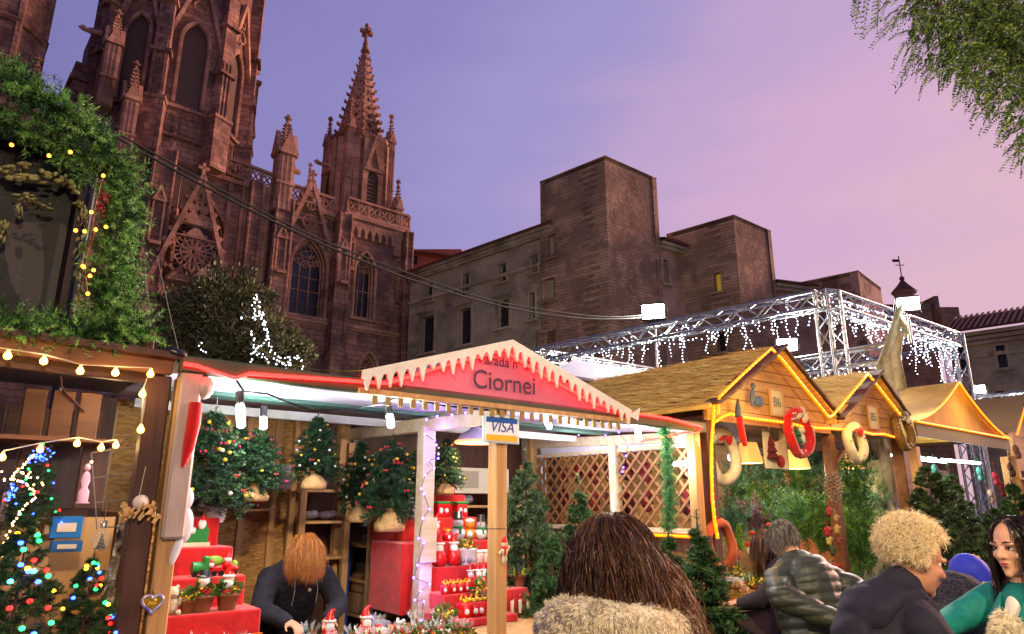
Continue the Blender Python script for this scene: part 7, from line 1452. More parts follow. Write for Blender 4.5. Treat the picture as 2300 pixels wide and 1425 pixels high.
def basket(u, b, label, sx=1, sy=1, fill=None):
 a = RP(u, 1345, b); t = rowthing('wicker_basket', label, 'basket', a.x, b, .867); m = MB(); m.lathe([(.1, 0), (.13, .03), (.16, .09), (.15, .09), (.12, .035), (.001, .02)], 20, sx=sx, sy=sy)
 for i in range(5): m.tube([Vector(((.106 + .011 * i) * sx * math.cos(x), (.106 + .011 * i) * sy * math.sin(x), .008 + .018 * i)) for x in [q * math.pi / 10 for q in range(20)]], .007, 5, closed=True)
 m.build('basket', mat('willow', (190, 150, 60), .75, c2=(150, 112, 40), scale=30, bump=.5), t)
 f = MB(); puff(f, (0, 0, .05), .1, 26, .26); tag(f.build('filling', fill or mat('straw_filling', (196, 170, 110), .9, c2=(150, 60, 50), scale=18), t), kind='stuff'); return t
basket(1660, .02, 'boat-shaped wicker basket of ornaments on the cottage counter', 1.1, .7); basket(1722, .12, 'round willow basket next to the bending man', .9, .8, mat('flower_fill', (190, 60, 60), .8, c2=(110, 130, 50), scale=16)); basket(1690, .35, 'wide basket of small pots at the back of the cottage counter', 1.2, .7, mat('green_fill', (90, 120, 50), .8, c2=(170, 150, 60), scale=16))
for i in range(9):
 a = RP(1615 + i * 11, 1362, -.1); t = rowthing('candy_stick', 'white stick with red bow in the row on the counter edge', 'decoration', a.x, -.1, .867, group='sticks with red bows'); m = MB(); m.tube([(0, 0, 0), (0, 0, .05)], .005, 6); m.build('stick', WHG, t); m = MB(); m.ell((-.012, -.004, .056), (.012, .006, .008), 6, 4); m.ell((.012, -.004, .056), (.012, .006, .008), 6, 4); m.build('bow', REDFELT, t)
for (u, b, k, lb, sc) in ((1735, .1, 'redpot', 'red glazed pot with berries on the cottage counter', 1.8), (1620, .15, 'pot', 'clay berry pot at the end of the cottage counter', 1.3), (1700, .1, 'pot', 'clay berry pot between the cottage baskets', 1.4), (1640, .2, 'gift3', 'kraft gift with red stripes on the cottage counter', 1.6), (1680, .18, 'gift', 'cellophane gift on the cottage counter', 1.5), (1655, .3, 'tin', 'white planter of berries at the back of the cottage counter', 1.4), (1750, .3, 'giftbox', 'red patterned gift box behind the willow basket', 1.6), (1612, .35, 'snowman', 'snowman figurine at the back of the cottage counter', 1.6)): a = RP(u, 1330, b); put(k, a.x, b, .868, lb, None, sc * 1.3)
# hanging goods in the pointed canopy stall
for i, (u, v, c) in enumerate(((2235, 1070, (190, 60, 80)), (2250, 1095, (140, 40, 40)), (2225, 1110, (200, 170, 150)), (2270, 1050, (90, 50, 40)), (2282, 1010, (120, 70, 50)), (2100, 1055, (60, 130, 120)), (2200, 1060, (70, 150, 130)))):
 a = RP(u, v, .3 if u < 2260 else -.15); t = rowthing('hanging_charm', ['pink', 'dark red', 'cream', 'brown', 'rust', 'teal', 'sea-green'][i] + ' charm hung in the far stalls', 'decoration', *a); m = MB(); m.ell((0, 0, 0), (.07, .04, .07), 9, 6); m.ell((.05, -.01, -.07), (.05, .03, .06), 8, 6); m.ell((-.04, -.01, -.09), (.04, .03, .05), 8, 6); m.tube([(0, 0, .06), (0, 0, .2)], .004, 4); m.build('charm', mat('charm%d' % i, c, .8, c2=tuple(int(x * .6) for x in c), scale=14), t)
# ================================================================== goods of the left hut
LC = {'blue': glow('led_blue', (40, 70, 255), 12), 'green': glow('led_green', (30, 220, 90), 9), 'red': glow('led_red', (255, 24, 20), 9), 'amber': glow('led_amber', (255, 170, 40), 9), 'cyan': glow('led_cyan', (60, 220, 230), 9), 'warm': glow('led_warm', (255, 205, 130), 12)}
TREES['tin'] = conifer(1.0, .3, 31, [PINE[0], PINE[1], green('lit_tree', (36, 64, 30), (54, 84, 36))], 18, 36, .03, .0045, 7, trunk=.012)
def lit_tree(u, vt, b, H, label, fat, cols, n):
 a = RP(u, vt, b); t = rowthing('lit_tree', label, 'tree', a.x, b, a.z - H); t.scale = (H * fat, H * fat, H); me, tr = TREES['tin']; mobj('needles', me, t); mobj('stem', tr, t); w = MB(); pts = []
 for i in range(60): f = i / 60; an = i * .75; r_ = .3 * (1 - f) * .92 + .01; pts.append((r_ * math.cos(an), r_ * math.sin(an), .1 + .85 * f))
 w.tube(pts, .002, 3, False); w.build('light_wire', mat('dark_wire', (20, 22, 20), .6), t)
 for c in cols:
  m = MB()
  for _ in range(n): f = random.random() ** 1.2; an = random.uniform(2.6, 6.8); r_ = .3 * (1 - f) * 1.0 + .012; m.ell((r_ * math.cos(an), r_ * math.sin(an), .06 + .9 * f), .0125 / fat * fat, 6, 4)
  tag(m.build(c + '_lights', LC[c], t), kind='stuff')
 return t
lit_tree(70, 1150, .0, .75, 'dark tree with green and blue lights in the left hut', 1.2, ('green', 'cyan', 'blue', 'amber', 'red'), 9); lit_tree(212, 1240, .05, .62, 'bushy green tree with many coloured lights before the plywood panel', 1.15, ('green', 'red', 'blue', 'amber'), 14); lit_tree(95, 985, .5, .42, 'dark tree with blue lights on the hut shelf', 1.1, ('blue', 'red', 'green'), 10)
def cluster(label, u, v, b, ru, rv, n, cols):
 a = RP(u, v, b); t = rowthing('light_cluster', label, 'lights', *a);
 for c in cols:
  m = MB()
  for _ in range(n): m.ell((random.gauss(0, ru), random.gauss(0, .02), random.gauss(0, rv)), .0042, 5, 3)
  tag(m.build(c + '_lights', LC[c], t), kind='stuff')
 w = MB(); w.tube([(random.gauss(0, ru), random.gauss(0, .02), random.gauss(0, rv)) for _ in range(16)], .0015, 3); w.build('wire', MATS['dark_wire'], t)
 lamp('cluster_glow', 'POINT', (0, -.08, 0), .25, {'blue': (.1, .2, 1)}.get(cols[0], (1, .75, .4)), t, .03); return t
cluster('ball of blue lights on the hut shelf', 95, 1025, .3, .025, .02, 34, ('blue',)); cluster('small blue light bunch hanging at the hut side', 25, 1103, .2, .008, .02, 34, ('blue',)); cluster('tangle of warm lights beside the blue ball', 48, 1070, .25, .045, .03, 20, ('warm',))
q = [RP(u, v, .2) for u, v in ((0, 1250), (20, 1190), (45, 1150), (80, 1115), (60, 1085), (20, 1075), (55, 1045), (80, 1020))]; t = rowthing('warm_light_string', 'string of warm lights looping down the left hut', 'lights', *q[0]); m = MB(); m.tube([p - q[0] for p in q], .002, 3); m.build('wire', MATS['gold_wire'], t); m = MB()
for a, c in zip(q[:-1], q[1:]):
 for i in range(6): m.ell(a.lerp(c, i / 6) - q[0] + Vector((random.gauss(0, .004), 0, random.gauss(0, .004))), .0045, 5, 3)
tag(m.build('bulbs', LC['warm'], t), kind='stuff')
# boxes and figures
def hutbox(u, v, b, w, h, label, c, c2=None):
 a = RP(u, v, b); t = rowthing('carton', label, 'box', a.x, b, a.z); m = MB(); m.box((0, .03, 0), (w, .06, h), bev=.003); m.build('box', mat('hb%d' % int(u + v), c, .5, c2=c2, scale=20), t); m = MB(); m.box((0, -.002, .0), (w * .6, .006, h * .4)); m.build('label', CREAM, t)
hutbox(150, 1185, .45, .13, .1, 'blue carton with pale label beside the plywood panel', (20, 110, 170)); hutbox(110, 1190, .5, .06, .1, 'narrow red carton beside the blue carton', (150, 60, 50)); hutbox(150, 1228, .45, .13, .05, 'lower blue carton under the first one', (24, 90, 150)); hutbox(30, 1140, .6, .1, .14, 'pale mauve carton at the back of the hut', (170, 140, 150)); hutbox(20, 1060, .75, .2, .05, 'amber-lit strip box on the hut shelf', (220, 150, 40))
t = rowthing('pale_statuette', 'slender pale pink standing statuette hung before the dark boards', 'figurine', *RP(190, 1095, .4)); m = MB(); m.lathe([(.022, -.07), (.024, -.02), (.012, .0), (.02, .03), (.016, .06), (.006, .075)], 12, sy=.6); m.ell((0, 0, .095), (.014, .012, .018), 9, 7); m.lathe([(.03, -.075), (.03, -.068)], 12, sy=.6); m.build('body', mat('rose_porcelain', (206, 160, 180), .4), t); m = MB(); m.ell((.01, -.02, .12), .006, 6, 4); m.build('light', LC['warm'], t)
t = rowthing('straw_star_basket', 'pale wooden basket made of little carved figures hung at the hut post', 'decoration', *RP(308, 1150, .0)); m = MB()
for i in range(60): an = random.random() * 6.28; r_ = .065 * random.uniform(.75, 1); z = random.uniform(-.045, .02); m.bar((r_ * math.cos(an), r_ * .7 * math.sin(an), z), (r_ * 1.12 * math.cos(an + .3), r_ * .8 * math.sin(an + .3), z + random.uniform(.012, .035)), .011, .008)
for x, y in ((-.055, .03), (.075, -.01), (.05, .03)): m.box((x, -.03, y - .02), (.016, .012, .045), Matrix.Rotation(x * 6, 3, 'Y')); m.box((x, -.03, y - .01), (.04, .012, .012), Matrix.Rotation(.3, 3, 'Y'))
m.build('carvings', mat('carved_wood', (226, 186, 120), .6, c2=(190, 140, 80), scale=20), t); m = MB(); m.ell((.01, 0, .04), (.035, .03, .035), 10, 7); m.tube([(0, 0, .07), (.01, 0, .2)], .0015, 4); m.build('gauze', mat('gauze', (220, 210, 190), .6), t)
t = rowthing('heart_ornament', 'gold and white heart ornament with blue edge hung on the hut post', 'ornament', *RP(342, 1355, -.02)); hp_ = [(.045 * 16 / 17 * math.sin(x) ** 3, .045 * (13 * math.cos(x) - 5 * math.cos(2 * x) - 2 * math.cos(3 * x) - math.cos(4 * x)) / 17) for x in [2 * math.pi * i / 28 for i in range(28)]]
m = MB(); m.tube([(x, 0, z) for x, z in hp_], .0075, 8, closed=True); m.build('rim', mat('pearl_rim', (220, 210, 190), .25, .4, c2=(60, 70, 190), scale=14), t); m = MB(); m.slab(hp_, -.004, .004, back=True); m.build('heart', mat('gold_leaf', (206, 160, 40), .3, .7, c2=(120, 120, 40), scale=40), t); m = MB(); m.tube([(0, 0, .03), (0, 0, .09)], .0012, 4); m.ell((0, 0, .048), (.006, .006, .008), 7, 5); m.build('loop', MATS['gold_wire'], t); m = MB(); [m.tube([(-.018 + i * .01, -.006, -.01), (-.01 + i * .01, -.007, .008), (.0 + i * .008, -.006, -.004)], .003, 5) for i in range(3)]; m.ell((.008, -.006, .012), .008, 7, 5); m.build('motif', mat('gold_motif', (240, 190, 60), .3, .5), t)
t = rowthing('glass_bulb_ornament', 'clear glass bulb ornament with a dark little tree inside', 'ornament', *RP(228, 1215, .1)); m = MB(); m.lathe([(.001, -.045), (.03, -.035), (.04, -.005), (.03, .03), (.012, .05), (.012, .06)], 16); gmx = bpy.data.materials.new('thin_glass'); gmx.use_nodes = True; pb_ = gmx.node_tree.nodes['Principled BSDF']; pb_.inputs['Alpha'].default_value = .22; pb_.inputs['Roughness'].default_value = .05; pb_.inputs['Base Color'].default_value = (.9, .8, .6, 1); m.build('glass', gmx, t); m = MB(); m.lathe([(.02, -.035), (.002, .03)], 9); m.build('tree', mat('ink_green', (26, 30, 34), .8), t); m = MB(); m.lathe([(.013, .055), (.014, .085), (.006, .09)], 12); m.tube([(0, 0, .09), (0, 0, .2)], .0015, 4); m.build('cap', mat('silver_cap', (200, 190, 170), .25, .8), t)
q = RP(325, 1060, .05); t = rowthing('glass_bead_drop', 'string of clear glass beads with a dark glass ball beside the hut post', 'ornament', *q); m = MB(); [m.ell((0, 0, .1 - .02 * i), .008, 8, 6) for i in range(9)]; m.build('beads', mat('crystal', (210, 200, 180), .08, spec=.9), t); m = MB(); m.ell((.02, 0, -.01), .022, 12, 8); m.build('ball', mat('smoke_glass', (50, 54, 58), .08, spec=.9), t)
q = RP(292, 1300, .3); t = rowthing('cellophane_drape', 'crumpled silvery cellophane drape hanging before the plywood panel', 'drape', q.x, .3, q.z); vs_ = []; fs_ = []
for i in range(13):
 for j in range(25): x = (i / 12 - .5) * .16 * (1 + .5 * (1 - j / 24)); z = (j / 24 - .5) * .62; vs_.append((x, .02 * math.sin(i * 2.1 + j * .6) + .012 * math.sin(j * 1.9 + i), z))
for i in range(12):
 for j in range(24): a = i * 25 + j; fs_.append((a, a + 25, a + 26, a + 1))
m = MB(); m.add(vs_, fs_, False); m.build('sheet', mat('crumpled_film', (200, 190, 170), .15, .35, spec=.9, c2=(150, 130, 110), scale=12, bump=1.0, bscale=30), t)
# ================================================================== people
def sculpt(name, B, voxel, mats, parent, smooth=6, quilt=None, disp=None):
 me = B.mesh(name, mats); ob = bpy.data.objects.new(name, me); COL.objects.link(ob)
 m = ob.modifiers.new('r', 'REMESH'); m.mode = 'VOXEL'; m.voxel_size = voxel; m.use_smooth_shade = True
 s = ob.modifiers.new('s', 'SMOOTH'); s.factor = .5; s.iterations = smooth
 dg = bpy.context.evaluated_depsgraph_get(); me2 = bpy.data.meshes.new_from_object(ob.evaluated_get(dg)); bpy.data.objects.remove(ob); bpy.data.meshes.remove(me)
 if quilt or disp:
  n = len(me2.vertices); co = np.empty(n * 3, np.float32); no = np.empty(n * 3, np.float32); me2.vertices.foreach_get('co', co); me2.vertices.foreach_get('normal', no); co = co.reshape(-1, 3); no = no.reshape(-1, 3)
  if quilt: co = co + no * (quilt[1] * (np.abs(np.sin(np.pi * (co @ np.array(quilt[2])) / quilt[0])) ** .6 - .6))[:, None]
  if disp: co = co + no * (disp[0] * (np.sin(co[:, 0] * disp[1] + 3 * np.sin(co[:, 2] * disp[1] * .6)) * np.sin(co[:, 2] * disp[1] * 1.3 + 2 * np.sin(co[:, 1] * disp[1]))))[:, None]
  me2.vertices.foreach_set('co', co.ravel().astype(np.float32)); me2.update()
 me2.name = name; mats = mats if isinstance(mats, (list, tuple)) else [mats]
 me2.materials.clear()
 for q in mats: me2.materials.append(q)
 me2.polygons.foreach_set('use_smooth', [True] * len(me2.polygons))
 return mobj(name, me2, parent)
V3 = Vector
SKIN = mat('skin_tan', (206, 150, 116), .5, c2=(190, 128, 98), scale=9, sss=.1); SKINL = mat('skin_light', (222, 170, 136), .5, c2=(206, 148, 116), scale=9, sss=.1)
def head_shapes(B, c, R, s=1.0, fem=1):
 T = lambda p: V3(c) + R @ (V3(p) * s); e = lambda p, r: B.ell(T(p), [x * s for x in r], 16, 12, R)
 e((0, -.012, .035), (.074, .094, .085)); e((0, .03, -.03), (.058, .062, .082)); e((0, .048, -.075), (.04, .042, .034)); e((0, .08, -.095), (.018, .016, .016))
 B.cap(T((0, .088, .012)), T((0, .112, -.022)), .009 * s, .0125 * s); e((-.012, .098, -.026), (.008, .009, .007)); e((.012, .098, -.026), (.008, .009, .007))
 e((0, .088, -.052), (.024, .012, .007)); e((0, .086, -.063), (.021, .012, .008)); e((-.032, .062, -.022), (.026, .026, .024)); e((.032, .062, -.022), (.026, .026, .024))
 e((-.03, .078, .026), (.026, .012, .009)); e((.03, .078, .026), (.026, .012, .009))
 e((-.076, -.002, -.008), (.008, .02, .03)); e((.076, -.002, -.008), (.008, .02, .03))
def face_parts(c, R, s, parent, brow, ey=0, iris=(40, 28, 20), lips=(160, 80, 70), smile=False):
 T = lambda p: V3(c) + R @ (V3(p) * s)
 for sx in (-1, 1):
  b = MB(); b.ell(T((sx * .03, .0745 + ey, .008)), [.0115 * s] * 3, 12, 8, R); b.build('eye', mat('eye_white', (222, 214, 206), .2), parent); b = MB(); b.ell(T((sx * .029 - .001, .084 + ey, .008)), [.0058 * s, .003 * s, .0058 * s], 10, 6, R); b.build('iris', mat('iris_dark', iris, .2), parent)
  b = MB(); b.tube([T((sx * .045, .078, .03)), T((sx * .03, .09, .036)), T((sx * .014, .092, .032))], [.002 * s, .0035 * s, .003 * s], 6); b.build('eyebrow', brow, parent)
  b = MB(); b.tube([T((sx * .044, .08, .012)), T((sx * .03, .0905, .0165)), T((sx * .017, .087, .011))], [.0016 * s, .0034 * s, .0018 * s], 5); b.build('eyelash', mat('lash', (28, 20, 18), .6), parent)
 b = MB(); b.ell(T((0, .0965, -.0515)), [.0215 * s, .0055 * s, .0045 * s], 12, 7, R); b.ell(T((0, .095, -.061)), [.0185 * s, .006 * s, .0055 * s], 12, 7, R); b.build('lips', mat('lips%d' % lips[0], lips, .4), parent)
def hand_shapes(B, w, d, nrm, side=1, s=1.0, curl=.5):
 d = V3(d).normalized(); n = V3(nrm); n = (n - d * n.dot(d)).normalized(); x = d.cross(n) * side
 pc = V3(w) + d * .045 * s; Rm = Matrix((x, d, n)).transposed(); B.ell(pc, (.04 * s, .05 * s, .016 * s), 12, 8, Rm); B.cap(w, pc, .026 * s, .024 * s, 8)
 for i, (off, L) in enumerate(((-.028, .062), (-.009, .072), (.01, .066), (.028, .05))):
  p = pc + x * off * s + d * .04 * s; d2 = (d * math.cos(curl) + n * math.sin(curl)); q = p + d2 * L * .5 * s; d3 = d * math.cos(curl * 2.1) + n * math.sin(curl * 2.1); B.cap(p, q, .0095 * s, .0088 * s, 8); B.cap(q, q + d3 * L * .5 * s, .0088 * s, .0075 * s, 8)
 p = pc - x * .03 * s - d * .025 * s; q = p - x * .022 * s + d * .03 * s + n * .012 * s; B.cap(p, q, .012 * s, .0105 * s, 8); B.cap(q, q + (d * .8 + n * .35 - x * .2).normalized() * .03 * s, .0105 * s, .0085 * s, 8)
def limb(B, pts, rs, n=12):
 for a, c, r0, r1 in zip(pts[:-1], pts[1:], rs[:-1], rs[1:]): B.cap(a, c, r0, r1, n)
def person(label, loc, rz): return thing('person', label, 'person', loc, rz)
def skeleton(J, B, hr, hs=1.0, hands=None):
 head_shapes(B, J['head'], hr, hs); B.cap(V3(J['head']) + hr @ V3((0, -.02, -.06)), J['neck'], .05, .058)
 limb(B, [J['neck'], J['chest'], J['pelvis']], [.075, .12, .13]); B.ell(J['chest'], (.15, .1, .16), 14, 10)
 for sd in 'LR':
  limb(B, [J['sh' + sd], J['el' + sd], J['wr' + sd]], [.05, .04, .026]); B.cap(J['neck'], J['sh' + sd], .06, .05)
  limb(B, [J['hip' + sd], J['kn' + sd], J['an' + sd]], [.085, .058, .04]); B.ell(V3(J['an' + sd]) + V3((0, .06, -.03)), (.04, .11, .03), 10, 7)
 if hands:
  for sd, (d, n, cu) in hands.items(): hand_shapes(B, J['wr' + sd], d, n, 1 if sd == 'R' else -1, 1, cu)
def legs(J, lean=0): J.update(hipL=(-.09, J['pelvis'][1], .88), hipR=(.09, J['pelvis'][1], .88), knL=(-.1, J['pelvis'][1] + .02, .48), knR=(.1, J['pelvis'][1] + .03, .48), anL=(-.11, J['pelvis'][1] - .02, .08), anR=(.11, J['pelvis'][1] - .02, .08)); return J
def trousers(J, parent, m, shoe):
 B = MB(); B.ell((0, J['pelvis'][1], .93), (.17, .13, .14), 14, 10)
 for sd in 'LR': limb(B, [J['hip' + sd], J['kn' + sd], V3(J['an' + sd]) + V3((0, 0, .02))], [.105, .08, .065])
 sculpt('trousers', B, .014, m, parent, 4)
 for sd in 'LR': b = MB(); b.ell(V3(J['an' + sd]) + V3((0, .05, -.035)), (.05, .135, .045), 12, 8); b.build('shoe', shoe, parent)
def ribbons(name, P, w, mats, parent, seed=1):
 """P (N,K,3) strands -> flat ribbons"""
 N, K, _ = P.shape; rng = np.random.default_rng(seed); T = np.gradient(P, axis=1); S = unit(np.cross(T, unit(rng.normal(size=(N, 1, 3))) + np.zeros_like(T))); wk = w * (1 - .75 * np.linspace(0, 1, K) ** 2)[None, :, None]
 V = np.stack([P - S * wk, P + S * wk], 2).reshape(-1, 3); i = np.arange(N)[:, None] * K * 2 + np.arange(K - 1)[None, :] * 2; F = np.stack([i, i + 1, i + 3, i + 2], -1).reshape(-1, 4); mi = np.repeat(rng.integers(0, len(mats), N), K - 1)
 return mobj(name, np_mesh(name, V, F, mats, mi, True), parent)
def grow(roots, dirs, c, r, R, K, step, grav=.35, keep=.6, noise=.08, curl=0, cfreq=3., off=.006, seed=2, flow=None):
 rng = np.random.default_rng(seed); P = [roots]; d = dirs.copy(); Ri = np.array(R.inverted()); Rn = np.array(R); c = np.array(c); r = np.array(r); ph = rng.random((len(roots), 1)) * 6.28 if cfreq > 1.2 else (roots @ np.array([34., 22, 17]))[:, None] + rng.normal(size=(len(roots), 1)) * .5; ax = unit(rng.normal(size=roots.shape)); ax = ax if cfreq > 1.2 else unit(np.cross(roots - np.array(c), np.array([0, 0, 1.])) + ax * .2); ay = unit(np.cross(ax, d)); st = step * (.7 + .6 * rng.random((len(roots), 1)))
 cw = [roots]
 p = roots.copy()
 for k in range(1, K):
  d = unit(d * keep + np.array([0, 0, -grav]) + rng.normal(size=d.shape) * noise + (0 if flow is None else flow)); p = p + d * st
  q = (p - c) @ Ri.T / (r + off); L = np.linalg.norm(q, axis=1, keepdims=True); q = np.where(L < 1, q / L, q); p = (q * (r + off)) @ Rn.T + c
  a = ph + k * cfreq * .5; cw.append(p + (ax * np.cos(a) + ay * np.sin(a)) * curl)
 return np.stack(cw, 1)
def scalp(n, c, r, R, cond, seed=3):
 rng = np.random.default_rng(seed); d = unit(rng.normal(size=(n * 6, 3))); d = d[cond(d)][:n]; Rn = np.array(R); return (d * np.array(r)) @ Rn.T + np.array(c), d @ Rn.T
def fur(name, me_obj, n, ln, wd, mats, parent, comb=(0, 0, -.8), cond=None, seed=4):
 me = me_obj.data; me.calc_loop_triangles(); T = np.empty(len(me.loop_triangles) * 3, np.int32); me.loop_triangles.foreach_get('vertices', T); T = T.reshape(-1, 3); co = np.empty(len(me.vertices) * 3, np.float32); me.vertices.foreach_get('co', co); co = co.reshape(-1, 3)
 A, Bq, Cq = co[T[:, 0]], co[T[:, 1]], co[T[:, 2]]; nr = np.cross(Bq - A, Cq - A); ar = np.linalg.norm(nr, axis=1); nr = nr / np.maximum(ar[:, None], 1e-12)
 if cond is not None: ar = ar * cond((A + Bq + Cq) / 3)
 rng = np.random.default_rng(seed); idx = rng.choice(len(T), n, p=ar / ar.sum()); u = rng.random((n, 2)); f = u.sum(1) > 1; u[f] = 1 - u[f]; p = A[idx] + (Bq - A)[idx] * u[:, :1] + (Cq - A)[idx] * u[:, 1:]
 # tufts: shared lean by coarse cell
 cell = np.floor(p / .018).astype(int); h = (cell[:, 0] * 73856093 ^ cell[:, 1] * 19349663 ^ cell[:, 2] * 83492791) % 997; tl = unit(np.random.default_rng(9).normal(size=(997, 3)))[h]
 d = unit(nr[idx] * .75 + np.array(comb) + tl * .55 + rng.normal(size=(n, 3)) * .16); s = unit(np.cross(d, rng.normal(size=(n, 3)))) * wd * .5; L = ln * (.6 + .6 * rng.random((n, 1)))
 mid = p + d * L * .55; tip = mid + unit(d + np.array([0, 0, -.35])) * L * .45
 V = np.stack([p - s, p + s, mid + s * .8, mid - s * .8, tip], 1).reshape(-1, 3); i = np.arange(n)[:, None] * 5; F4 = i + np.array([[0, 1, 2, 3]]); F3 = i + np.array([[3, 2, 4, 4]])
 F = np.concatenate([i + np.array([[0, 1, 2]]), i + np.array([[0, 2, 3]]), i + np.array([[3, 2, 4]])]); mi = np.tile(rng.integers(0, len(mats), n), 3)
 return mobj(name, np_mesh(name, V, F, mats, mi), parent)
I3 = Matrix.Identity(3)
def hairmats(base, var=3, rough=.35):
 out = []
 for i in range(var):
  f = .65 + .6 * i / (var - 1); c = tuple(min(255, int(x * f)) for x in base); out.append(mat('hair_%d_%d_%d' % c, c, rough, spec=.5))
 return out
# ---------- shopper in the cream fur coat, seen from behind
p = at_y(1372, 1170, 1.62); t = person('shopper with long dark brown hair in a cream fur coat, seen from behind', (p.x, p.y, 0), .06)
zt = p.z; hc = V3((0, 0, zt - .125)); J = legs(dict(head=hc, neck=V3((0, -.03, zt - .27)), chest=V3((0, -.02, 1.18)), pelvis=V3((0, 0, .95)), shL=(-.16, -.02, zt - .31), shR=(.16, -.02, zt - .31), elL=(-.23, .02, 1.05), elR=(.23, .02, 1.05), wrL=(-.2, .2, .95), wrR=(.2, .2, .95)))
B = MB(); skeleton(J, B, I3, 1.0, {'L': ((0, 1, -.2), (1, 0, 0), .4), 'R': ((0, 1, -.2), (-1, 0, 0), .4)}); sculpt('body', B, .009, SKINL, t)
FUR = [mat('fur_cream', (252, 240, 208), .9, sheen=.3), mat('fur_pale', (255, 250, 232), .9, sheen=.3), mat('fur_tan', (238, 216, 172), .9, sheen=.3), mat('fur_mid', (250, 234, 200), .9, sheen=.3)]
for m_ in FUR:
 nt = m_.node_tree; bs = nt.nodes['Principled BSDF']; tr = nt.nodes.new('ShaderNodeBsdfTranslucent'); tr.inputs[0].default_value = bs.inputs['Base Color'].default_value; mx = nt.nodes.new('ShaderNodeMixShader'); mx.inputs[0].default_value = .25; nt.links.new(bs.outputs[0], mx.inputs[1]); nt.links.new(tr.outputs[0], mx.inputs[2]); nt.links.new(mx.outputs[0], nt.nodes['Material Output'].inputs[0])
B = MB(); zc = zt - .185
limb(B, [(0, -.03, zt - .3), (0, -.02, 1.15), (0, -.01, .8)], [.17, .2, .21])
for sx in (-1, 1): B.cap((sx * .04, -.03, zt - .29), (sx * .135, -.03, zt - .315), .085, .075); limb(B, [(sx * .15, -.02, zt - .33), (sx * .225, .01, 1.05), (sx * .2, .17, .96)], [.085, .085, .07])
for k in range(22):
 a = 2 * math.pi * k / 22; x, y = .125 * math.cos(a), .115 * math.sin(a) - .02; dz = -.02 * math.sin(a) + (.012 * math.sin(a * 2)); B.ell((x, y, zc - .03 + dz), (.05, .05, .046), 9, 7)
 a2 = a + .1; B.ell((.165 * math.cos(a2), .135 * math.sin(a2) - .03, zc - .095 + dz), (.055, .05, .04), 9, 7)
coat = sculpt('fur_coat', B, .011, FUR[0], t, 3)
fur('fur', coat, 42000, .0135, .0022, FUR, t, comb=(0, -.1, -.55), cond=lambda q: (q[:, 2] > 1.15).astype(float) * (1 + 2 * (q[:, 1] < 0.02)))
trousers(J, t, mat('dark_denim', (40, 44, 60), .8), BKG)
HB = [mat('brunette_dark', (62, 39, 30), .5, spec=.3), mat('brunette_mid', (88, 58, 43), .5, spec=.3), mat('brunette_warm', (124, 84, 56), .5, spec=.3), mat('brunette_deep', (70, 44, 34), .5, spec=.3)]
hr_c = np.array(hc) + np.array([0, -.012, .03]); hr_r = np.array([.088, .108, .096])
B = MB(); B.ell(hr_c, tuple(hr_r + .004), 20, 14); B.ell(hr_c + np.array([0.01, -.03, -.075]), (.1, .075, .085), 16, 10); B.ell(hr_c + np.array([.09, -.02, -.12]), (.045, .05, .09), 12, 9); sculpt('hair_mass', B, .008, HB[0], t, 6, disp=(.004, 60))
ro, di = scalp(13000, hr_c, hr_r, I3, lambda d: (d[:, 1] < .35) | (d[:, 2] > .3)); part = np.array([0, .25, 1.0]); fl = unit(di - unit(part[None, :])) * .5
P1 = grow(ro, unit(fl + di * .12), hr_c, hr_r, I3, 16, .0165, .5, .7, .05, .0095, 1.15, .012, 3, flow=np.where(ro[:, :1] > .03, .05, -.02) * np.array([[1, -.3, 0]]))
ribbons('hair', P1, .0007, HB, t, 3)
ro2, di2 = scalp(2600, hr_c + np.array([.06, -.02, -.08]), np.array([.07, .07, .08]), I3, lambda d: (d[:, 0] > -.2) & (d[:, 1] < .3), 8)
P2 = grow(ro2, unit(di2 + np.array([.3, 0, -.6])), hr_c + np.array([.05, 0, -.06]), np.array([.08, .08, .1]), I3, 18, .015, .45, .7, .08, .014, 1.3, .004, 5, flow=np.array([[.1, -.1, 0]])); ribbons('loose_hair', P2, .0007, [HB[1], HB[2], mat('brunette_tip', (128, 88, 48), .35)], t, 6)
# ---------- seller bending over her counter
a = RP(678, 1206, 1.15); w = ROW.W(a.x, 1.15, 0); t = person('seller with ginger bob in a black cardigan bending over the counter', (w.x, w.y, 0), math.pi + .55); zt = a.z
HR = Matrix.Rotation(-.95, 3, 'X'); hc = V3((0, .1, zt - .12)); J = legs(dict(head=hc, neck=V3((0, -.0, zt - .2)), chest=V3((0, -.14, 1.08)), pelvis=V3((0, -.3, .95)), shL=(-.17, -.05, zt - .24), shR=(.17, -.05, zt - .24), elL=(-.25, .1, 1.0), elR=(.25, .1, 1.0), wrL=(-.12, .3, .94), wrR=(.12, .3, .94)))
B = MB(); skeleton(J, B, HR, 1.0, {'L': ((.3, 1, -.1), (0, 0, -1), .5), 'R': ((-.3, 1, -.1), (0, 0, -1), .5)}); sculpt('body', B, .008, SKINL, t)
face_parts(hc, HR, 1.0, t, mat('brow_ginger', (130, 84, 44), .7))
B = MB(); limb(B, [(0, -.04, zt - .25), (0, -.16, 1.05), (0, -.3, .86)], [.155, .18, .18])
for sx in (-1, 1): B.cap((sx * .06, -.04, zt - .22), (sx * .17, -.05, zt - .25), .075, .07); limb(B, [(sx * .18, -.05, zt - .26), (sx * .255, .1, 1.0), (sx * .135, .28, .945)], [.078, .066, .05])
sculpt('cardigan', B, .011, mat('black_knit', (22, 20, 26), .9, c2=(34, 30, 40), scale=40, bump=.4), t, 4, disp=(.003, 40))
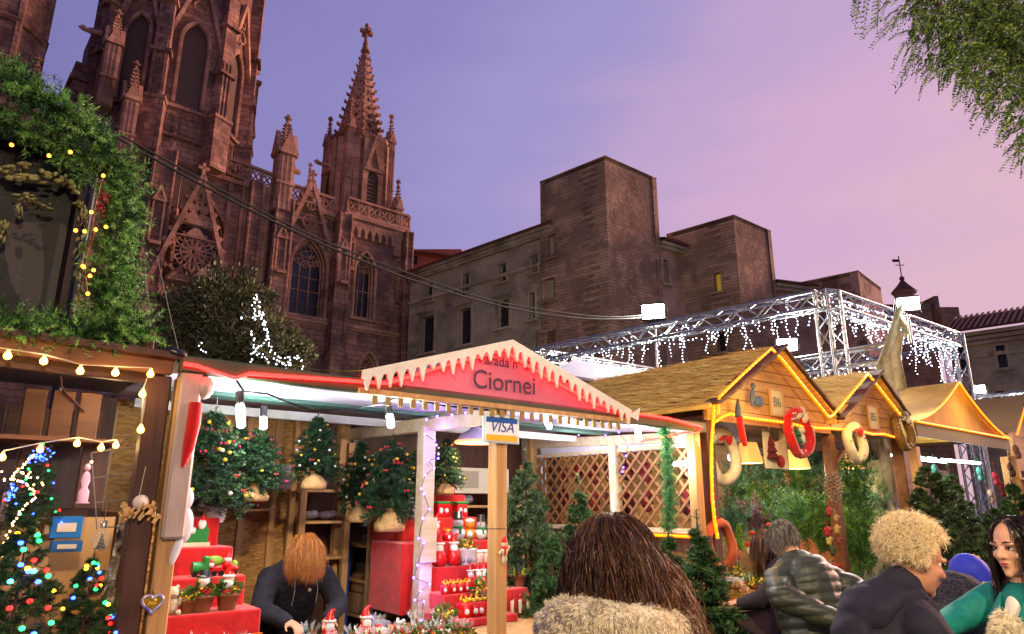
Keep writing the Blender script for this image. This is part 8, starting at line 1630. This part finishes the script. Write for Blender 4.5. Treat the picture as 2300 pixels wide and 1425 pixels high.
b = MB(); b.tube([(.05, .1, zt - .26), (.055, .13, zt - .33), (.06, .1, zt - .42)], .003, 5); b.tube([(-.09, .08, zt - .24), (-.1, .11, zt - .33), (-.1, .08, zt - .42)], .003, 5); b.build('piping', mat('grey_piping', (120, 112, 110), .7), t)
b = MB(); [b.ell((-.045 + .008 * math.cos(x), .115, zt - .33 + .008 * math.sin(x)), .005, 6, 4) for x in (0, 1.5, 3, 4.5)]; b.build('brooch', CREAM, t)
HG = [mat('ginger_dark', (110, 66, 30), .4), mat('ginger_mid', (168, 104, 46), .4), mat('ginger_light', (206, 140, 70), .4), mat('ginger_orange', (196, 110, 44), .4)]
gc = np.array(hc + HR @ V3((0, -.012, .035))); gr = np.array([.092, .11, .1]); B = MB(); B.ell(gc, gr, 18, 12, HR); sculpt('hair_mass', B, .01, HG[0], t, 4)
ro, di = scalp(8000, gc, gr, HR, lambda d: (d[:, 1] < .55) | (d[:, 2] > .2), 11); P1 = grow(ro, unit(di * .5 + np.array([0, .35, -.2])), gc, gr, HR, 9, .014, .35, .65, .09, .004, 1, .01, 12); ribbons('hair', P1, .0008, HG, t, 7)
trousers(J, t, mat('dark_denim', (40, 44, 60), .8), BKG)
# ---------- man in the green quilted jacket, hands clasped behind
p = at_y(1800, 1178, 4.75); t = person('grey-haired man in a green quilted jacket stooping with hands clasped behind', (p.x - .02, p.y, 0), .45); zt = p.z
HR = Matrix.Rotation(-.55, 3, 'X'); hc = V3((0, .14, zt - .11)); J = legs(dict(head=hc, neck=V3((0, .06, zt - .23)), chest=V3((0, .0, 1.1)), pelvis=V3((0, -.05, .92)), shL=(-.19, .02, zt - .31), shR=(.19, .02, zt - .31), elL=(-.32, -.13, 1.1), elR=(.32, -.13, 1.1), wrL=(-.06, -.36, .95), wrR=(.06, -.37, .93)))
B = MB(); skeleton(J, B, HR, 1.02, {'L': ((.8, -.15, -.5), (0, -1, 0), .5), 'R': ((-.8, -.15, -.45), (0, -1, 0), .5)}); sculpt('body', B, .008, SKIN, t)
B = MB(); limb(B, [(0, .02, zt - .33), (0, -.02, 1.1), (0, -.05, .86), (0, -.05, .74)], [.17, .2, .21, .2]); B.ell((0, -.06, 1.12), (.2, .15, .22), 16, 12); B.cap((0, .06, zt - .24), (0, .03, zt - .29), .08, .11)
for sx in (-1, 1): B.cap((sx * .08, .02, zt - .3), (sx * .19, .02, zt - .335), .095, .09); limb(B, [(sx * .21, .01, zt - .35), (sx * .335, -.13, 1.1), (sx * .095, -.335, .965)], [.1, .085, .058])
JKT = mat('green_quilt', (56, 60, 44), .5, c2=(44, 48, 36), scale=5, spec=.5, bump=.25, bscale=24)
sculpt('quilted_jacket', B, .011, JKT, t, 3, quilt=(.062, .011, (.0, .2, .98)))
GH = [mat('grey_dark', (52, 46, 42), .5), mat('grey_mid', (96, 88, 80), .5), mat('grey_light', (150, 140, 128), .5)]
gc = np.array(hc + HR @ V3((0, -.014, .038))); gr = np.array([.08, .1, .09]); B = MB(); B.ell(gc, gr, 18, 12, HR); sculpt('hair_mass', B, .01, GH[0], t, 4)
ro, di = scalp(4200, gc, gr, HR, lambda d: (d[:, 1] < .45) | (d[:, 2] > .35), 13); P1 = grow(ro, unit(di * .5 + np.array([0, .2, -.5])), gc, gr, HR, 8, .009, .3, .7, .09, .003, 1, .008, 14); ribbons('hair', P1, .0014, GH, t, 8)
trousers(J, t, mat('blue_denim', (62, 70, 96), .8), BKG)
# ---------- smaller dark-haired shopper beside him
p = at_y(1757, 1198, 5.3); t = person('dark-haired shopper leaning over the cottage counter beside the stooping man', (p.x, p.y, 0), .9); zt = p.z
HR = Matrix.Rotation(-.5, 3, 'X'); hc = V3((0, .12, zt - .11)); J = legs(dict(head=hc, neck=V3((0, .04, zt - .23)), chest=V3((0, -.04, 1.05)), pelvis=V3((0, -.12, .9)), shL=(-.16, .0, zt - .29), shR=(.16, .0, zt - .29), elL=(-.22, .1, 1.0), elR=(.22, .1, 1.0), wrL=(-.15, .3, .95), wrR=(.15, .3, .95)))
B = MB(); skeleton(J, B, HR, .96, {'L': ((0, 1, 0), (0, 0, -1), .5), 'R': ((0, 1, 0), (0, 0, -1), .5)}); sculpt('body', B, .009, SKIN, t); B = MB(); limb(B, [(0, .0, zt - .28), (0, -.06, 1.05), (0, -.12, .8)], [.15, .18, .19])
for sx in (-1, 1): limb(B, [(sx * .14, .0, zt - .3), (sx * .225, .1, 1.0), (sx * .155, .28, .95)], [.08, .07, .05])
sculpt('coat', B, .013, mat('plum_coat', (52, 40, 44), .9), t); gc = np.array(hc + HR @ V3((0, -.01, .03))); gr = np.array([.085, .1, .095]); B = MB(); B.ell(gc, gr, 16, 12, HR); sculpt('hair_mass', B, .01, HB[0], t, 4)
ro, di = scalp(1500, gc, gr, HR, lambda d: (d[:, 1] < .4) | (d[:, 2] > .35), 15); ribbons('hair', grow(ro, unit(di * .5 + np.array([0, .1, -.6])), gc, gr, HR, 10, .014, .4, .7, .06, .002, 1, .008, 16), .0024, HB, t, 9); trousers(J, t, mat('dark_denim', (40, 44, 60), .8), BKG)
# ---------- curly-haired shopper in the navy hooded jacket
p = at_y(2010, 1165, 2.85); t = person('shopper with blond curly hair in a navy hooded jacket, smiling in profile', (p.x, p.y, 0), -1.5); zt = p.z
HR = Matrix.Rotation(-.35, 3, 'X'); hc = V3((0, .06, zt - .155)); J = legs(dict(head=hc, neck=V3((0, -.02, zt - .29)), chest=V3((0, -.08, 1.12)), pelvis=V3((0, -.12, .93)), shL=(-.17, -.05, zt - .36), shR=(.17, -.05, zt - .36), elL=(-.25, .0, 1.0), elR=(.25, .02, 1.0), wrL=(-.2, .24, .95), wrR=(.2, .24, .95)))
B = MB(); skeleton(J, B, HR, 1.05, {'L': ((0, 1, .1), (0, 0, -1), .5), 'R': ((0, 1, .1), (0, 0, -1), .5)}); sculpt('body', B, .0065, SKIN, t, 4); face_parts(hc, HR, 1.05, t, mat('brow_fair', (120, 86, 50), .7), -.009)
b = MB(); T = lambda q: hc + HR @ (V3(q) * 1.05); b.ell(T((0, .0925, -.0565)), (.013, .005, .0035), 10, 6, HR); b.build('teeth', WHG, t)
B = MB(); limb(B, [(0, -.06, zt - .38), (0, -.1, 1.1), (0, -.12, .82)], [.17, .19, .2]); B.cap((0, -.02, zt - .255), (0, -.05, zt - .33), .083, .11)
for sx in (-1, 1): B.cap((sx * .05, -.05, zt - .34), (sx * .16, -.05, zt - .365), .085, .078); limb(B, [(sx * .17, -.05, zt - .37), (sx * .24, .0, 1.0), (sx * .205, .22, .955)], [.078, .07, .05])
NAVY = mat('navy_cloth', (26, 24, 36), .8, c2=(34, 32, 46), scale=60, bump=.2); sculpt('jacket', B, .011, NAVY, t, 4, disp=(.004, 26))
B = MB(); B.ell((0, -.16, zt - .335), (.15, .1, .085), 16, 10, Matrix.Rotation(.6, 3, 'X')); B.ell((0, -.235, zt - .43), (.13, .05, .09), 14, 9);
for sx in (-1, 1): limb(B, [(sx * .1, -.12, zt - .3), (sx * .095, -.02, zt - .28), (sx * .05, .06, zt - .32)], [.05, .036, .027])
sculpt('hood', B, .01, NAVY, t, 4, disp=(.005, 30))
CU = [mat('blond_dark', (230, 200, 144), .5), mat('blond_mid', (248, 226, 178), .5), mat('blond_light', (252, 238, 200), .5), mat('blond_gold', (246, 220, 166), .5)]
gc = np.array(hc + HR @ V3((0, -.03, .055))); gr = np.array([.088, .105, .088]); B = MB(); B.ell(gc, gr, 16, 12, HR); sculpt('hair_mass', B, .01, CU[0], t, 3)
ro, di = scalp(6500, gc, gr, HR, lambda d: ((d[:, 1] < .12) | (d[:, 2] > .5)) & (d[:, 2] > -.7), 17); P1 = grow(ro, unit(di + RNG.normal(size=di.shape) * .35), gc, gr, HR, 10, .0052, .09, .7, .2, .008, 2.1, .004, 18); ribbons('curls', P1, .001, CU, t, 10)
trousers(J, t, mat('dark_denim', (40, 44, 60), .8), BKG)
# ---------- bending shopper with the blue cap
p = at_y(2160, 1262, 3.7); t = person('shopper in a dark tweed coat and bright blue cap bending forward', (p.x, p.y, 0), -.95); zt = p.z
HR = Matrix.Rotation(-1.0, 3, 'X'); hc = V3((0, .04, zt - .1)); J = legs(dict(head=hc, neck=V3((0, -.08, zt - .16)), chest=V3((0, -.24, 1.05)), pelvis=V3((0, -.42, .9)), shL=(-.17, -.14, zt - .22), shR=(.17, -.14, zt - .22), elL=(-.25, .02, .95), elR=(.25, .02, .95), wrL=(-.15, .2, .85), wrR=(.15, .2, .85)))
B = MB(); skeleton(J, B, HR, 1.0, {'L': ((0, 1, 0), (0, 0, -1), .5), 'R': ((0, 1, 0), (0, 0, -1), .5)}); sculpt('body', B, .009, SKIN, t); B = MB(); limb(B, [(0, -.14, zt - .2), (0, -.28, 1.06), (0, -.42, .86)], [.17, .2, .2]); B.cap((0, -.07, zt - .13), (0, -.12, zt - .17), .08, .11)
for sx in (-1, 1): limb(B, [(sx * .15, -.14, zt - .22), (sx * .265, .02, .95), (sx * .16, .18, .86)], [.1, .08, .055])
sculpt('tweed_coat', B, .011, mat('tweed', (40, 38, 44), .95, c2=(92, 88, 92), scale=90, bump=.5, contrast=(.45, .7)), t, 4, disp=(.004, 30))
gc = hc + HR @ V3((0, -.01, .045)); B = MB(); B.ell(gc, (.096, .115, .09), 18, 12, HR); B.ell(hc + HR @ V3((0, .11, .06)), (.07, .06, .012), 14, 8, HR); sculpt('cap', B, .008, mat('blue_cap', (36, 44, 170), .7, c2=(44, 56, 190), scale=12), t, 3)
b = MB(); q = hc + HR @ V3((0, -.07, .118)); b.box(q, (.05, .02, .008), HR); b.box(q + HR @ V3((.035, .01, -.004)), (.02, .03, .008), HR); b.box(q + HR @ V3((-.035, .005, -.003)), (.018, .024, .008), HR); b.build('cap_badge', mat('badge_yellow', (236, 190, 40), .6), t)
trousers(J, t, mat('black_cloth', (16, 15, 18), .9), BKG)
# ---------- woman in the teal blazer
p = at_y(2278, 1163, 3.05); t = person('woman with long dark hair in a teal blazer reaching out one arm', (p.x, p.y, 0), rad(106)); zt = p.z
HR = Matrix.Rotation(-.12, 3, 'X') @ Matrix.Rotation(.05, 3, 'Z'); hc = V3((0, .02, zt - .12)); J = legs(dict(head=hc, neck=V3((0, -.02, zt - .27)), chest=V3((0, -.03, 1.15)), pelvis=V3((0, -.03, .95)), shL=(-.165, -.02, zt - .32), shR=(.165, -.02, zt - .32), elL=(-.21, .02, 1.06), elR=(.22, .14, 1.17), wrL=(-.12, .2, 1.02), wrR=(.17, .37, 1.13)))
B = MB(); skeleton(J, B, HR, .98, {'L': ((.2, 1, 0), (0, 0, -1), .5), 'R': ((-.1, 1, -.1), (-1, 0, 0), .6)}); sculpt('body', B, .006, SKINL, t, 4); face_parts(hc, HR, .98, t, mat('brow_dark', (36, 24, 20), .7), lips=(176, 92, 86))
B = MB(); limb(B, [(0, -.03, zt - .36), (0, -.03, 1.12), (0, -.03, .85)], [.135, .16, .17])
for sx in (-1, 1): B.cap((sx * .05, -.03, zt - .315), (sx * .155, -.02, zt - .335), .062, .07)
limb(B, [(-.17, -.02, zt - .34), (-.215, .02, 1.06), (-.125, .18, 1.022)], [.072, .06, .046]); limb(B, [(.17, -.02, zt - .34), (.225, .14, 1.17), (.178, .33, 1.138)], [.072, .062, .048])
TEAL = mat('teal_wool', (10, 128, 118), .75, c2=(8, 112, 106), scale=30, bump=.15); sculpt('blazer', B, .009, TEAL, t, 4, disp=(.003, 24))
B = MB(); B.cap((.178, .325, 1.139), (.173, .36, 1.132), .051, .049); sculpt('cuff', B, .006, mat('white_cuff', (226, 212, 190), .8), t, 2)
B = MB(); B.ell((0, .07, zt - .39), (.05, .045, .1), 12, 9); sculpt('blouse', B, .008, mat('cream_blouse', (236, 226, 208), .8), t, 3)
for sx in (-1, 1): b = MB(); b.add([(sx * .055, .075, zt - .3), (sx * .11, .1, zt - .4), (sx * .03, .16, zt - .53), (sx * .045, .12, zt - .38), (sx * .055, .085, zt - .3), (sx * .11, .11, zt - .4), (sx * .03, .17, zt - .53), (sx * .045, .13, zt - .38)], [(0, 1, 2, 3), (7, 6, 5, 4), (0, 4, 5, 1), (1, 5, 6, 2), (2, 6, 7, 3), (3, 7, 4, 0)]); b.build('lapel', TEAL, t)
BH = [mat('black_hair', (20, 14, 14), .3, spec=.5), mat('black_hair_b', (34, 22, 20), .3, spec=.5), mat('black_hair_c', (48, 32, 26), .3, spec=.5)]
gc = np.array(hc + HR @ V3((0, -.02, .035))); gr = np.array([.081, .1, .09]); B = MB(); B.ell(hc + HR @ V3((0, -.045, .035)), (.08, .08, .088), 18, 12, HR); sculpt('hair_mass', B, .008, BH[0], t, 4)
ro, di = scalp(6000, gc, gr, HR, lambda d: (d[:, 1] < .12) | ((d[:, 2] > .5) & (d[:, 1] < .6)), 19); side = np.sign(ro[:, :1]) * np.array([[1, 0, 0]]); P1 = grow(ro, unit(di * .3 + side * .5 + np.array([0, -.25, -.2])), gc, gr, HR, 20, .018, .45, .7, .04, .004, .8, .006, 20); ribbons('hair', P1, .0009, BH, t, 11)
B = MB(); B.ell((-.02, .17, zt - .5), (.06, .06, .14), 12, 9); fs = sculpt('fur_scarf', B, .01, FUR[0], t, 3); fur('scarf_fur', fs, 9000, .03, .003, FUR, t, seed=6)
trousers(J, t, mat('cream_trousers', (216, 200, 176), .8), BKG)
